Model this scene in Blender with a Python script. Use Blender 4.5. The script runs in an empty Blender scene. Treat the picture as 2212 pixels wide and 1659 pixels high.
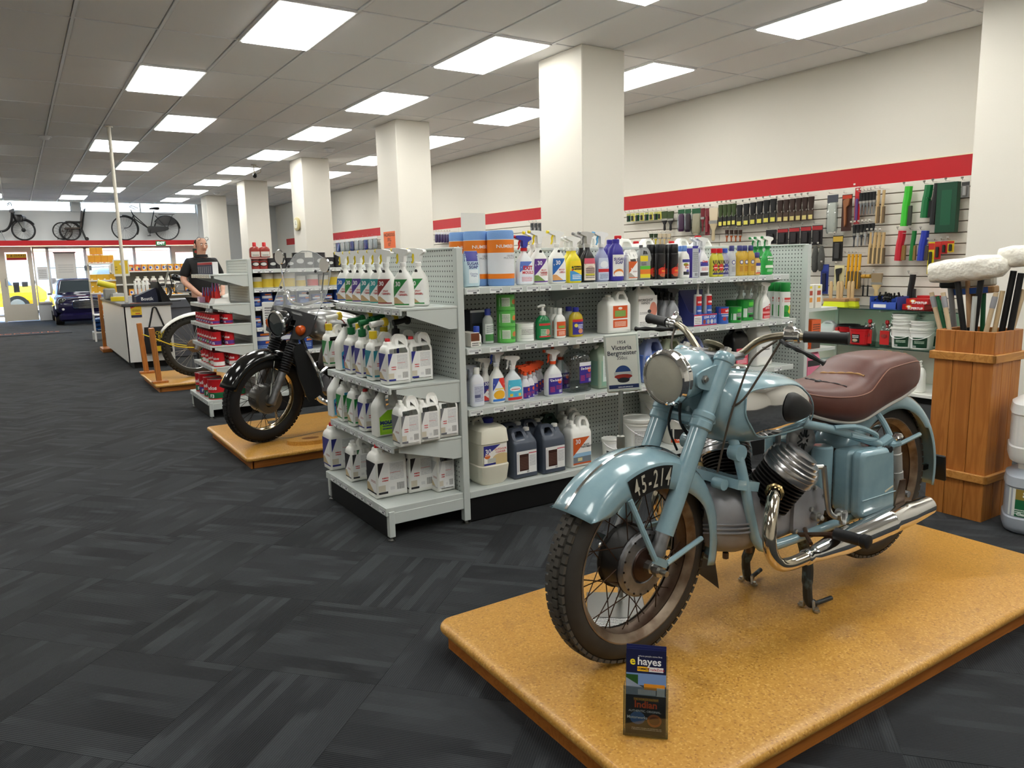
import bpy, math, random
from mathutils import Vector, Matrix, Euler
from math import sin, cos, pi, radians as rad, hypot, atan2
SC = bpy.context.scene
COL = SC.collection
RND = random.Random(7)
# ---------------------------------------------------------------- camera
FPX, YAW, PIT, ROL, CAMH = 1632.83, 0.574478817, -0.160112915, -0.0223097264, 1.3
_f = Vector((sin(YAW)*cos(PIT), cos(YAW)*cos(PIT), sin(PIT)))
_r = Vector((cos(YAW), -sin(YAW), 0))
_u = _r.cross(_f)
CR = cos(ROL)*_r + sin(ROL)*_u
CU = -sin(ROL)*_r + cos(ROL)*_u
CF = _f
cam_data = bpy.data.cameras.new('camera')
cam_data.sensor_fit = 'HORIZONTAL'
cam_data.sensor_width = 36.0
cam_data.lens = FPX/2212*36.0
cam_data.clip_start = 0.05
cam = bpy.data.objects.new('camera', cam_data)
cam.matrix_world = Matrix(((CR.x, CU.x, -CF.x, 0), (CR.y, CU.y, -CF.y, 0), (CR.z, CU.z, -CF.z, CAMH), (0, 0, 0, 1)))
COL.objects.link(cam)
SC.camera = cam
# ---------------------------------------------------------------- view, world, sun
SC.view_settings.view_transform = 'Standard'
SC.view_settings.look = 'None'
SC.view_settings.gamma = 1.0
SC.view_settings.use_curve_mapping = False
SC.view_settings.exposure = 0.55
PANEL_E = 9.0
CY = SC.cycles
CY.max_bounces = 6; CY.diffuse_bounces = 4; CY.glossy_bounces = 3; CY.transmission_bounces = 5; CY.transparent_max_bounces = 10
CY.caustics_reflective = False; CY.caustics_refractive = False; CY.sample_clamp_indirect = 6.0
W = bpy.data.worlds.new('world')
SC.world = W
W.use_nodes = True
wn = W.node_tree.nodes
bg = wn['Background']
sky = wn.new('ShaderNodeTexSky')
sky.sky_type = 'HOSEK_WILKIE'
sky.turbidity = 3.0
sky.sun_direction = (-0.5, -0.3, 0.8)
W.node_tree.links.new(sky.outputs[0], bg.inputs[0])
bg.inputs[1].default_value = 32.0
sun_d = bpy.data.lights.new('sun', 'SUN')
sun_d.energy = 36.0
sun_d.angle = rad(1.0)
sun_d.color = (1.0, 0.96, 0.9)
sun = bpy.data.objects.new('sun', sun_d)
sun.rotation_euler = Vector((-0.5, -0.3, 0.8)).to_track_quat('Z', 'Y').to_euler()
COL.objects.link(sun)
# ---------------------------------------------------------------- helpers: where a column of the shop meets a line
def sx(px, Y, z):
 k = (px-1106)/FPX
 a = CR - k*CF
 return -(a.y*Y + a.z*(z-CAMH))/a.x
def sy(px, X, z):
 k = (px-1106)/FPX
 a = CR - k*CF
 return -(a.x*X + a.z*(z-CAMH))/a.y
def wallpos(px, py, X):
 d = CF+CR*((px-1106)/FPX)-CU*((py-829.5)/FPX)
 return d.y*X/d.x, CAMH+d.z*X/d.x
# ---------------------------------------------------------------- materials
def lin(c):
 return tuple((v/255/12.92 if v/255 <= 0.04045 else ((v/255+0.055)/1.055)**2.4) for v in c)
MATS = {}
def mat(name, col=(200, 200, 200), rough=0.5, metal=0.0, spec=0.5, emit=None, es=0.0, trans=0.0, alpha=1.0, coat=0.0, bump=None, var=None, ior=1.45):
 """plain principled material; bump=(scale,strength,distance); var=(scale, rgb2, lo, hi) noise mottling"""
 if name in MATS: return MATS[name]
 m = bpy.data.materials.new(name); m.use_nodes = True
 nt = m.node_tree; p = nt.nodes['Principled BSDF']
 p.inputs['Base Color'].default_value = lin(col)+(1,)
 p.inputs['Roughness'].default_value = rough
 p.inputs['Metallic'].default_value = metal
 p.inputs['Specular IOR Level'].default_value = spec
 p.inputs['IOR'].default_value = ior
 if coat: p.inputs['Coat Weight'].default_value = coat; p.inputs['Coat Roughness'].default_value = 0.06
 if trans: p.inputs['Transmission Weight'].default_value = trans
 if alpha < 1: p.inputs['Alpha'].default_value = alpha
 if emit: p.inputs['Emission Color'].default_value = lin(emit)+(1,); p.inputs['Emission Strength'].default_value = es
 if bump or var:
  tc = nt.nodes.new('ShaderNodeTexCoord')
 if var:
  n = nt.nodes.new('ShaderNodeTexNoise'); n.inputs['Scale'].default_value = var[0]; n.inputs['Detail'].default_value = 5
  r = nt.nodes.new('ShaderNodeValToRGB')
  r.color_ramp.elements[0].position = var[2]; r.color_ramp.elements[1].position = var[3]
  r.color_ramp.elements[0].color = lin(var[1])+(1,); r.color_ramp.elements[1].color = lin(col)+(1,)
  nt.links.new(tc.outputs['Object'], n.inputs['Vector']); nt.links.new(n.outputs[0], r.inputs[0]); nt.links.new(r.outputs[0], p.inputs['Base Color'])
 if bump:
  n = nt.nodes.new('ShaderNodeTexNoise'); n.inputs['Scale'].default_value = bump[0]
  b = nt.nodes.new('ShaderNodeBump'); b.inputs['Strength'].default_value = bump[1]; b.inputs['Distance'].default_value = bump[2]
  nt.links.new(tc.outputs['Object'], n.inputs['Vector']); nt.links.new(n.outputs[0], b.inputs['Height']); nt.links.new(b.outputs[0], p.inputs['Normal'])
 MATS[name] = m
 return m
def pm(col, rough=0.4, **k):
 """plain colour material by value"""
 return mat('plain_%d_%d_%d_%d' % (*[int(c) for c in col], int(rough*100)), col, rough, **k)
class NT:
 """tiny node-graph helper"""
 def __init__(s, name, rough=0.5, spec=0.5, metal=0.0):
  s.m = bpy.data.materials.new(name); s.m.use_nodes = True; s.t = s.m.node_tree; s.p = s.t.nodes['Principled BSDF']
  s.p.inputs['Roughness'].default_value = rough; s.p.inputs['Specular IOR Level'].default_value = spec; s.p.inputs['Metallic'].default_value = metal
  MATS[name] = s.m
 def n(s, typ, ins=None, **kw):
  x = s.t.nodes.new('ShaderNode'+typ)
  for k, v in kw.items(): setattr(x, k, v)
  for k, v in (ins or {}).items(): s.put(x.inputs[k], v)
  return x
 def put(s, sock, v):
  if hasattr(v, 'is_output') or isinstance(v, bpy.types.NodeSocket): s.t.links.new(v, sock)
  elif isinstance(v, tuple) and len(v) == 3 and sock.type == 'RGBA': sock.default_value = lin(v)+(1,)
  else: sock.default_value = v
 def math(s, op, a, b=0.0, c=None):
  x = s.n('Math', {0: a, 1: b}, operation=op)
  if c is not None: s.put(x.inputs[2], c)
  return x.outputs[0]
 def mix(s, f, a, b):
  x = s.n('Mix', data_type='RGBA')
  s.put(x.inputs[0], f); s.put(x.inputs[6], a); s.put(x.inputs[7], b)
  return x.outputs[2]
 def coords(s, which='UV'):
  tc = s.n('TexCoord'); sp = s.n('SeparateXYZ', {0: tc.outputs[which]})
  return sp.outputs[0], sp.outputs[1], sp.outputs[2], tc.outputs[which]
 def rect(s, x, y, x0, y0, x1, y1):
  a = s.math('MULTIPLY', s.math('GREATER_THAN', x, x0), s.math('LESS_THAN', x, x1))
  b = s.math('MULTIPLY', s.math('GREATER_THAN', y, y0), s.math('LESS_THAN', y, y1))
  return s.math('MULTIPLY', a, b)
def label_mat(name, base, ops, rough=0.35):
 """printed label in UV space. ops: ('r',x0,y0,x1,y1,col) rectangle, ('h',a,b,c,col) half plane a*x+b*y>c,
 ('c',cx,cy,rx,ry,col) ellipse, ('t',x0,y0,x1,y1,rows,col) rows of small print, ('b',x0,y0,x1,y1,col) bar code"""
 if name in MATS: return MATS[name]
 g = NT(name, rough)
 x, y, _, vec = g.coords('UV')
 c = base
 for o in ops:
  k = o[0]
  if k == 'r': f = g.rect(x, y, *o[1:5])
  elif k == 'h': f = g.math('GREATER_THAN', g.math('ADD', g.math('MULTIPLY', x, o[1]), g.math('MULTIPLY', y, o[2])), o[3])
  elif k == 'c':
   dx = g.math('DIVIDE', g.math('SUBTRACT', x, o[1]), o[3]); dy = g.math('DIVIDE', g.math('SUBTRACT', y, o[2]), o[4])
   f = g.math('LESS_THAN', g.math('ADD', g.math('MULTIPLY', dx, dx), g.math('MULTIPLY', dy, dy)), 1.0)
  elif k in 'tb':
   a = g.rect(x, y, *o[1:5])
   n = g.n('TexNoise', {'Scale': 60.0 if k == 't' else 1.0}, noise_dimensions='2D')
   g.put(n.inputs['Vector'], vec)
   if k == 't':
    row = g.math('LESS_THAN', g.math('FRACT', g.math('MULTIPLY', g.math('SUBTRACT', y, o[2]), o[5]/(o[4]-o[2]))), 0.55)
    f = g.math('MULTIPLY', a, g.math('MULTIPLY', row, g.math('GREATER_THAN', n.outputs[0], 0.42)))
   else:
    w = g.n('TexNoise', {'Scale': 120.0, 'Detail': 0.0}, noise_dimensions='1D'); g.put(w.inputs['W'], x)
    f = g.math('MULTIPLY', a, g.math('GREATER_THAN', w.outputs[0], 0.5))
  elif k == 's':   # starburst sectors: cx, cy, count
   an = g.math('ARCTAN2', g.math('SUBTRACT', y, o[2]), g.math('SUBTRACT', x, o[1]))
   f = g.math('GREATER_THAN', g.math('SINE', g.math('MULTIPLY', an, float(o[3]))), 0.0)
  c = g.mix(f, c, o[-1])
 g.put(g.p.inputs['Base Color'], c)
 return g.m
# ---------------------------------------------------------------- mesh builder
class MB:
 def __init__(s): s.v = []; s.f = []; s.uv = {}
 def add(s, vs, fs):
  o = len(s.v); s.v += [tuple(p) for p in vs]; s.f += [tuple(i+o for i in f) for f in fs]; return o
 def box(s, c, d, M=None, b=0.0):
  x, y, z = d[0]/2, d[1]/2, d[2]/2
  if b <= 0:
   vs = [(sx_*x, sy_*y, sz*z) for sz in (-1, 1) for sy_ in (-1, 1) for sx_ in (-1, 1)]
   fs = [(0, 2, 3, 1), (4, 5, 7, 6), (0, 1, 5, 4), (2, 6, 7, 3), (0, 4, 6, 2), (1, 3, 7, 5)]
  else:
   b = min(b, x*.95, y*.95, z*.95); vs = []; fs = []
   for sz in (-1, 1):
    for sy_ in (-1, 1):
     for sx_ in (-1, 1):
      vs += [(sx_*x, sy_*(y-b), sz*(z-b)), (sx_*(x-b), sy_*y, sz*(z-b)), (sx_*(x-b), sy_*(y-b), sz*z)]
   I = lambda a, bb, cc, k: ((cc*2+bb)*2+a)*3+k
   for sgn in (0, 1):
    q = [I(sgn, 0, 0, 0), I(sgn, 1, 0, 0), I(sgn, 1, 1, 0), I(sgn, 0, 1, 0)]; fs.append(q if sgn else q[::-1])
    q = [I(0, sgn, 0, 1), I(0, sgn, 1, 1), I(1, sgn, 1, 1), I(1, sgn, 0, 1)]; fs.append(q if sgn else q[::-1])
    q = [I(0, 0, sgn, 2), I(1, 0, sgn, 2), I(1, 1, sgn, 2), I(0, 1, sgn, 2)]; fs.append(q if sgn else q[::-1])
   for a in (0, 1):
    for bb in (0, 1):
     q = [I(a, bb, 0, 0), I(a, bb, 0, 1), I(a, bb, 1, 1), I(a, bb, 1, 0)]; fs.append(q if (a+bb) % 2 == 0 else q[::-1])
     q = [I(a, 0, bb, 0), I(a, 0, bb, 2), I(a, 1, bb, 2), I(a, 1, bb, 0)]; fs.append(q if (a+bb) % 2 else q[::-1])
     q = [I(0, a, bb, 1), I(0, a, bb, 2), I(1, a, bb, 2), I(1, a, bb, 1)]; fs.append(q if (a+bb) % 2 == 0 else q[::-1])
     for cc in (0, 1):
      q = [I(a, bb, cc, 0), I(a, bb, cc, 1), I(a, bb, cc, 2)]; fs.append(q if (a+bb+cc) % 2 else q[::-1])
  R_ = M or Matrix.Identity(3)
  c = Vector(c)
  s.add([R_ @ Vector(v)+c for v in vs], fs); return s
 def tube(s, path, r, n=8, cap=True, closed=False):
  P = [Vector(p) for p in path]; N = len(P)
  rs = r if isinstance(r, (list, tuple)) else [r]*N
  up = None; rings = []
  for i in range(N):
   if closed: t = P[(i+1) % N]-P[i-1]
   else: t = P[min(i+1, N-1)]-P[max(i-1, 0)]
   t = t.normalized() if t.length > 1e-9 else Vector((0, 0, 1))
   if up is None:
    a = Vector((0, 0, 1)) if abs(t.z) < .9 else Vector((1, 0, 0)); up = (a-t*a.dot(t)).normalized()
   else:
    up = up-t*up.dot(t); up = up.normalized() if up.length > 1e-9 else t.orthogonal().normalized()
   w = t.cross(up)
   rings.append([P[i]+(up*cos(2*pi*k/n)+w*sin(2*pi*k/n))*rs[i] for k in range(n)])
  o = s.add([v for rg in rings for v in rg], [])
  for i in range(N if closed else N-1):
   j = (i+1) % N
   for k in range(n):
    k2 = (k+1) % n
    s.f.append((o+i*n+k, o+i*n+k2, o+j*n+k2, o+j*n+k))
  if cap and not closed:
   s.f.append(tuple(o+k for k in range(n))[::-1]); s.f.append(tuple(o+(N-1)*n+k for k in range(n)))
  return s
 def lathe(s, prof, n=20, M=None, a0=0.0, a1=2*pi, cap=True):
  """prof list of (r,z); spins about local z, then M (Matrix 4x4)"""
  full = abs(a1-a0-2*pi) < 1e-6
  m = n if full else n+1; o = len(s.v); M = M or Matrix.Identity(4)
  for r, z in prof:
   for k in range(m):
    a = a0+(a1-a0)*k/n
    s.v.append(tuple(M @ Vector((r*cos(a), r*sin(a), z))))
  for i in range(len(prof)-1):
   for k in range(n):
    k2 = (k+1) % m
    s.f.append((o+i*m+k, o+i*m+k2, o+(i+1)*m+k2, o+(i+1)*m+k))
  if full and cap:
   if prof[0][0] > 1e-6: s.f.append(tuple(o+k for k in range(m))[::-1])
   if prof[-1][0] > 1e-6: s.f.append(tuple(o+(len(prof)-1)*m+k for k in range(m)))
  return s
 def loft(s, secs, n=20, cap=True):
  """secs: (z, rx, ry, exponent, cx, cy) superellipse rings"""
  o = len(s.v)
  for sec in secs:
   z, rx, ry = sec[:3]; e = sec[3] if len(sec) > 3 else 2; cx = sec[4] if len(sec) > 4 else 0; cy = sec[5] if len(sec) > 5 else 0
   for k in range(n):
    a = 2*pi*k/n+pi/n; c_, s_ = cos(a), sin(a)
    d = (abs(c_)**e+abs(s_)**e)**(-1/e)
    s.v.append((cx+rx*d*c_, cy+ry*d*s_, z))
  for i in range(len(secs)-1):
   for k in range(n):
    k2 = (k+1) % n
    s.f.append((o+i*n+k, o+i*n+k2, o+(i+1)*n+k2, o+(i+1)*n+k))
  if cap:
   s.f.append(tuple(o+k for k in range(n))[::-1]); s.f.append(tuple(o+(len(secs)-1)*n+k for k in range(n)))
  return s
 def grid(s, pts, nu, nv, flip=False):
  """pts row-major nv rows of nu points, with uv 0..1"""
  o = s.add(pts, [])
  for j in range(nv-1):
   for i in range(nu-1):
    q = (o+j*nu+i, o+j*nu+i+1, o+(j+1)*nu+i+1, o+(j+1)*nu+i)
    s.f.append(q[::-1] if flip else q)
  for j in range(nv):
   for i in range(nu): s.uv[o+j*nu+i] = (i/(nu-1), j/(nv-1))
  return s
 def prism(s, poly, t, M=None):
  """closed 2D polygon (x,z) extruded t along y, centred"""
  n = len(poly); M = M or Matrix.Identity(4)
  vs = [M @ Vector((x, -t/2, z)) for x, z in poly]+[M @ Vector((x, t/2, z)) for x, z in poly]
  fs = [tuple(range(n)), tuple(range(2*n-1, n-1, -1))]+[(i, i+n, (i+1) % n+n, (i+1) % n) for i in range(n)]
  s.add(vs, fs); return s
 def mesh(s, name='m', smooth=None, xf=None):
  me = bpy.data.meshes.new(name)
  vs = [xf @ Vector(v) for v in s.v] if xf else s.v
  me.from_pydata(vs, [], s.f)
  me.validate()
  if s.uv:
   ul = me.uv_layers.new(name='UVMap')
   for lp in me.loops: ul.data[lp.index].uv = s.uv.get(lp.vertex_index, (0, 0))
  me.update()
  if smooth is not None:
   me.polygons.foreach_set('use_smooth', [True]*len(me.polygons))
   me.set_sharp_from_angle(angle=rad(smooth))
  return me
def lay(mb, *ops):
 for o in ops: getattr(mb, o[0])(*o[1:])
 return mb
def Tm(x, y, z): return Matrix.Translation((x, y, z))
def Rm(a, ax): return Matrix.Rotation(a, 4, ax)
# ---------------------------------------------------------------- objects
def O(name, me, m, parent=None, loc=(0, 0, 0), rot=None, smooth=35):
 if isinstance(me, MB): me = me.mesh(name, smooth)
 ob = bpy.data.objects.new(name, me)
 if m is not None:
  if isinstance(m, (list, tuple)):
   for q in m:
    if not me.materials.get(q.name): me.materials.append(q)
  elif len(me.materials) == 0: me.materials.append(m)
  elif me.materials[0] != m:
   ob.material_slots[0].link = 'OBJECT'; ob.material_slots[0].material = m
 COL.objects.link(ob)
 ob.location = loc
 if rot is not None: ob.rotation_euler = rot
 if parent is not None: ob.parent = parent
 return ob
def tag(o, label, cat, group=None):
 o['label'] = label; o['category'] = cat
 if group: o['group'] = group
 return o
def T(name, label, cat, loc=(0, 0, 0), rz=0.0, group=None, rot=None):
 e = bpy.data.objects.new(name, None); COL.objects.link(e)
 e.empty_display_size = 0.05
 e.location = loc; e.rotation_euler = rot if rot is not None else (0, 0, rz)
 return tag(e, label, cat, group)
def S(name, me, m, loc=(0, 0, 0), parent=None, smooth=None):
 o = O(name, me, m, parent, loc, smooth=smooth)
 if parent is None: o['kind'] = 'structure'
 return o
def stuff(o):
 o['kind'] = 'stuff'; return o
ORD = ['first', 'second', 'third', 'fourth', 'fifth', 'sixth', 'seventh', 'eighth', 'ninth', 'tenth', 'eleventh', 'twelfth', 'thirteenth', 'fourteenth', 'fifteenth', 'sixteenth', 'seventeenth', 'eighteenth', 'nineteenth', 'twentieth']
# ---------------------------------------------------------------- lettering (flat mesh text, cached)
_TX = {}
def curve_to_mesh(ob): return bpy.data.meshes.new_from_object(ob)
def text_mesh(body, size, bold=0.0, align='CENTER', shear=0.0, line=1.0):
 key = (body, round(size, 4), bold, align, shear, line)
 if key in _TX: return _TX[key]
 cu = bpy.data.curves.new('t', 'FONT'); cu.body = body; cu.size = size; cu.align_x = align; cu.align_y = 'CENTER'
 cu.offset = bold*size; cu.shear = shear; cu.space_line = line; cu.resolution_u = 2; cu.fill_mode = 'FRONT'
 ob = bpy.data.objects.new('t', cu)
 me = curve_to_mesh(ob)
 bpy.data.objects.remove(ob); bpy.data.curves.remove(cu)
 vs = [tuple(v.co) for v in me.vertices]; fs = [tuple(p.vertices) for p in me.polygons]
 bpy.data.meshes.remove(me)
 _TX[key] = (vs, fs)
 return _TX[key]
def text_mb(body, size, x=0, z=0, front=None, bold=0.0, sxk=1.0, y=0.0, shear=0.0, lift=0.0012, rotz=0.0, line=1.0):
 """text standing in the xz plane facing -y; front(x,z)->y wraps it on a surface"""
 vs, fs = text_mesh(body, size, bold, 'CENTER', shear, line)
 mb = MB(); out = []
 c, s_ = cos(rotz), sin(rotz)
 for vx, vy, _ in vs:
  vx *= sxk
  px, pz = x+vx*c-vy*s_, z+vx*s_+vy*c
  out.append((px, (front(px, pz) if front else y)-lift, pz))
 mb.add(out, fs)
 return mb
# ---------------------------------------------------------------- room materials
M_wall = mat('wall_paint', (226, 221, 210), 0.75, bump=(120, 0.12, 0.002))
M_ceil = mat('ceiling_tile_paint', (242, 240, 238), 0.9, bump=(250, 0.15, 0.001))
M_grid = mat('ceiling_grid_white', (236, 236, 236), 0.45)
M_red = mat('red_band', (190, 14, 28), 0.45)
M_white = mat('white_laminate', (232, 230, 224), 0.4)
M_slat = mat('slatwall_cream', (228, 222, 210), 0.5)
M_black = mat('black_satin', (14, 14, 15), 0.45)
M_gond = mat('gondola_grey', (196, 202, 198), 0.42)
M_chrome = mat('chrome', (225, 225, 225), 0.07, 1.0)
M_steel = mat('brushed_steel', (176, 176, 172), 0.3, 1.0)
M_alu = mat('dull_aluminium', (160, 160, 162), 0.42, 0.85, var=(14, (110, 110, 112), .35, .7))
M_diff = mat('panel_diffuser', (255, 255, 255), 0.6, emit=(255, 255, 250), es=PANEL_E)
M_wood = None
def wood(name, c1, c2, scale=9.0, axis=2, rough=0.4):
 g = NT(name, rough)
 x, y, z, vec = g.coords('Object')
 st = [8.0, 8.0, 8.0]; st[axis] = 0.7
 mp = g.n('Mapping', {'Vector': vec, 'Scale': tuple(st)})
 oi = g.n('ObjectInfo')
 ad = g.n('VectorMath', {0: mp.outputs[0], 1: oi.outputs['Random']}, operation='ADD')
 n = g.n('TexNoise', {'Vector': ad.outputs[0], 'Scale': scale, 'Detail': 4.0, 'Distortion': 0.6})
 w = g.math('ADD', g.math('MULTIPLY', g.math('SINE', g.math('MULTIPLY', n.outputs[0], 34.0)), 0.35), 0.5)
 col = g.mix(w, c1, c2)
 g.put(g.p.inputs['Base Color'], col)
 return g.m
M_rimu = wood('golden_timber', (164, 98, 40), (190, 124, 58), 2.2)
M_rimu_d = wood('orange_timber', (168, 96, 36), (190, 118, 52), 2.0, 0)
M_rimu_x = wood('timber_batten', (178, 118, 52), (206, 148, 76), 2.2, 0)
def particle_board():
 g = NT('varnished_particle_board', 0.32)
 x, y, z, vec = g.coords('Object')
 v = g.n('TexVoronoi', {'Vector': vec, 'Scale': 190.0}); n = g.n('TexNoise', {'Vector': vec, 'Scale': 7.0, 'Detail': 5.0})
 big = g.n('TexNoise', {'Vector': vec, 'Scale': 2.2, 'Detail': 3.0})
 sep = g.n('SeparateColor', {0: v.outputs['Color']})
 a = g.mix(sep.outputs[0], (186, 136, 56), (206, 158, 78))
 a = g.mix(g.math('MULTIPLY', g.math('GREATER_THAN', sep.outputs[1], 0.9), 0.6), a, (228, 184, 110))
 a = g.mix(g.math('MULTIPLY', g.math('GREATER_THAN', sep.outputs[2], 0.93), 0.55), a, (140, 92, 42))
 a = g.mix(g.math('MULTIPLY', big.outputs[0], 0.35), a, (190, 126, 44))
 a = g.mix(g.math('MULTIPLY', g.math('GREATER_THAN', n.outputs[0], 0.62), 0.15), a, (120, 76, 34))
 g.put(g.p.inputs['Base Color'], a)
 return g.m
M_chip = particle_board()
def carpet():
 g = NT('carpet_tile_fibre', 0.95, 0.15)
 geo = g.n('NewGeometry')
 rot = g.n('VectorRotate', {'Vector': geo.outputs['Position'], 'Angle': rad(-42)}, rotation_type='Z_AXIS')
 sp = g.n('SeparateXYZ', {0: rot.outputs[0]})
 u = g.math('MULTIPLY', sp.outputs[0], 2.0); v = g.math('MULTIPLY', sp.outputs[1], 2.0)
 fu, fv = g.math('FLOOR', u), g.math('FLOOR', v)
 par = g.math('GREATER_THAN', g.math('FRACT', g.math('MULTIPLY', g.math('ADD', fu, fv), 0.5)), 0.25)
 a = g.n('Mix', {0: par, 2: u, 3: v}, data_type='FLOAT').outputs[0]
 b = g.n('Mix', {0: par, 2: v, 3: u}, data_type='FLOAT').outputs[0]
 bar = g.math('FLOOR', g.math('MULTIPLY', a, 15.0))
 cv = g.n('CombineXYZ', {0: g.math('MULTIPLY', bar, 7.31), 1: g.math('MULTIPLY', b, 1.3), 2: g.math('ADD', g.math('MULTIPLY', fu, 3.7), g.math('MULTIPLY', fv, 5.1))})
 n = g.n('TexNoise', {'Vector': cv.outputs[0], 'Scale': 1.0, 'Detail': 1.0})
 wide = g.math('FLOOR', g.math('MULTIPLY', a, 5.0))
 cv2 = g.n('CombineXYZ', {0: g.math('MULTIPLY', wide, 3.3), 1: g.math('MULTIPLY', b, 0.8), 2: g.math('ADD', fu, g.math('MULTIPLY', fv, 2.3))})
 n2 = g.n('TexNoise', {'Vector': cv2.outputs[0], 'Scale': 1.0, 'Detail': 1.0})
 hi = g.n('ValToRGB', {0: n.outputs[0]}); hi.color_ramp.elements[0].position = .56; hi.color_ramp.elements[1].position = .64
 lo = g.n('ValToRGB', {0: n2.outputs[0]}); lo.color_ramp.elements[0].position = .36; lo.color_ramp.elements[1].position = .62
 c = g.mix(lo.outputs[0], (33, 35, 38), (52, 55, 58))
 c = g.mix(g.math('MULTIPLY', hi.outputs[0], 0.6), c, (70, 74, 77))
 rib = g.math('MULTIPLY', g.math('ADD', g.math('SINE', g.math('MULTIPLY', a, 2*pi*70)), 1.0), 0.5)
 c = g.mix(g.math('MULTIPLY', rib, 0.35), c, (30, 32, 35))
 fz = g.n('TexNoise', {'Vector': geo.outputs['Position'], 'Scale': 420.0, 'Detail': 2.0})
 c = g.mix(g.math('MULTIPLY', fz.outputs[0], 0.25), c, (26, 28, 30))
 g.put(g.p.inputs['Base Color'], c); g.p.inputs['Sheen Weight'].default_value = .07; g.p.inputs['Sheen Roughness'].default_value = .45
 bp = g.n('Bump', {'Height': g.math('ADD', rib, fz.outputs[0]), 'Strength': 0.4, 'Distance': 0.003})
 g.put(g.p.inputs['Normal'], bp.outputs[0])
 return g.m
M_carpet = carpet()
M_glass = None
def glass(name, tint=(235, 240, 240), refl=0.08):
 m = bpy.data.materials.new(name); m.use_nodes = True; nt = m.node_tree
 for n in list(nt.nodes): nt.nodes.remove(n)
 out = nt.nodes.new('ShaderNodeOutputMaterial'); mx = nt.nodes.new('ShaderNodeMixShader')
 tr = nt.nodes.new('ShaderNodeBsdfTransparent'); tr.inputs[0].default_value = lin(tint)+(1,)
 gl = nt.nodes.new('ShaderNodeBsdfGlossy'); gl.inputs['Roughness'].default_value = 0.02
 fr = nt.nodes.new('ShaderNodeLayerWeight'); fr.inputs[0].default_value = .5
 pw = nt.nodes.new('ShaderNodeMath'); pw.operation = 'POWER'; pw.inputs[1].default_value = 5.0
 ad = nt.nodes.new('ShaderNodeMath'); ad.operation = 'MULTIPLY_ADD'; ad.inputs[1].default_value = .7; ad.inputs[2].default_value = refl; ad.use_clamp = True
 nt.links.new(fr.outputs['Facing'], pw.inputs[0]); nt.links.new(pw.outputs[0], ad.inputs[0]); nt.links.new(ad.outputs[0], mx.inputs[0])
 nt.links.new(tr.outputs[0], mx.inputs[1]); nt.links.new(gl.outputs[0], mx.inputs[2]); nt.links.new(mx.outputs[0], out.inputs[0])
 MATS[name] = m; return m
M_glass = glass('window_glass')
M_clear = glass('clear_plastic', (225, 230, 230), 0.1)
M_shelfglass = glass('glass_shelf_green', (170, 205, 190), 0.1)
M_shelfedge = mat('glass_shelf_edge', (30, 60, 52), 0.1)
ZC, XR, YF, XL, YB = 3.17, 7.05, 24.4, -4.6, -3.2
# ---------------------------------------------------------------- floor with carpet tiles
floor = S('floor', MB().box(((XL+XR)/2, (YB+YF)/2, -0.05), (XR-XL+.4, YF-YB+.4, 0.1)), M_carpet)
tile_me = MB().box((0, 0, 0.0007), (0.4985, 0.4985, 0.0014)).mesh('carpet_tile'); tile_me.materials.append(M_carpet)
ca, sa = cos(rad(42)), sin(rad(42))
cand = []
for i in range(-40, 60):
 for j in range(-40, 60):
  a, b = (i+.5)*.5, (j+.5)*.5
  x, y = a*ca-b*sa, a*sa+b*ca
  if XL+.5 < x < XR-.5 and .4 < y < 20:
   w = Vector((x, y, -CAMH)); dz = w.dot(CF)
   if dz > .4 and -140 < 1106+FPX*w.dot(CR)/dz < 2350 and 829-FPX*w.dot(CU)/dz < 1800 and not (2.0 < x < 4.2 and 3.5 < y < 4.0):
    cand.append((dz, x, y))
cand.sort()
for d, x, y in cand[:290]:
 t = O('carpet_tile', tile_me, None, floor, (x, y, 0), (0, 0, rad(42)))
# ---------------------------------------------------------------- ceiling: slab, T-bar grid, tiles, light panels
ceiling = S('ceiling', MB().box(((XL+XR)/2, (YB+YF)/2, ZC+0.1), (XR-XL+.4, YF-YB+.4, 0.12)), M_ceil)
GX, GY, DX, DY = 1.17, 5.66, 0.6, 1.17
lights = {}
for j in (-6, -4, -2, 0, 2, 4, 6, 8, 10, 12, 14): lights[(4, j)] = 'middle row'
for j in (-6, -4, -2, 0, 2, 4, 6, 8, 10): lights[(7, j)] = 'row beside the red banded wall'
for j in (-8, -4, 0, 4, 8, 12): lights[(1, j)] = 'left rows'
for j in (-6, -2, 2, 6, 10, 14): lights[(0, j)] = 'left rows'
for j in (-5, -1, 3, 7, 11, 14): lights[(-3, j)] = 'far left row'
for j in (-5, -1, 3, 7, 11): lights[(-6, j)] = 'far left wall row'
tile_c = MB().box((0, 0, 0), (DX-.03, DY-.03, .014), b=.006).mesh('ceiling_tile'); tile_c.materials.append(M_ceil)
rest = MB()
columns_xy = [(4.64, 5.865+3.92*k) for k in range(-2, 5)]
for i in range(-10, 10):
 x0, x1 = max(GX+DX*i, XL), min(GX+DX*(i+1), XR)
 if x1-x0 < .05: continue
 for j in range(-8, 16):
  y0, y1 = max(GY+DY*j, YB), min(GY+DY*(j+1), YF)
  if y1-y0 < .05 or (i, j) in lights: continue
  full = x1-x0 > DX-.01 and y1-y0 > DY-.01
  cx, cy = (x0+x1)/2, (y0+y1)/2
  if full and -1.3 < cx < 7.1 and cy > 2.0 and cx > -.4-0*cy:
   O('ceiling_tile', tile_c, None, ceiling, (cx, cy, ZC+.018))
  else: rest.box((cx, cy, ZC+.018), (x1-x0-.03, y1-y0-.03, .014))
st = S('ceiling_tiles_beyond_view', rest, M_ceil, parent=ceiling); st['kind'] = 'stuff'
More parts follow.
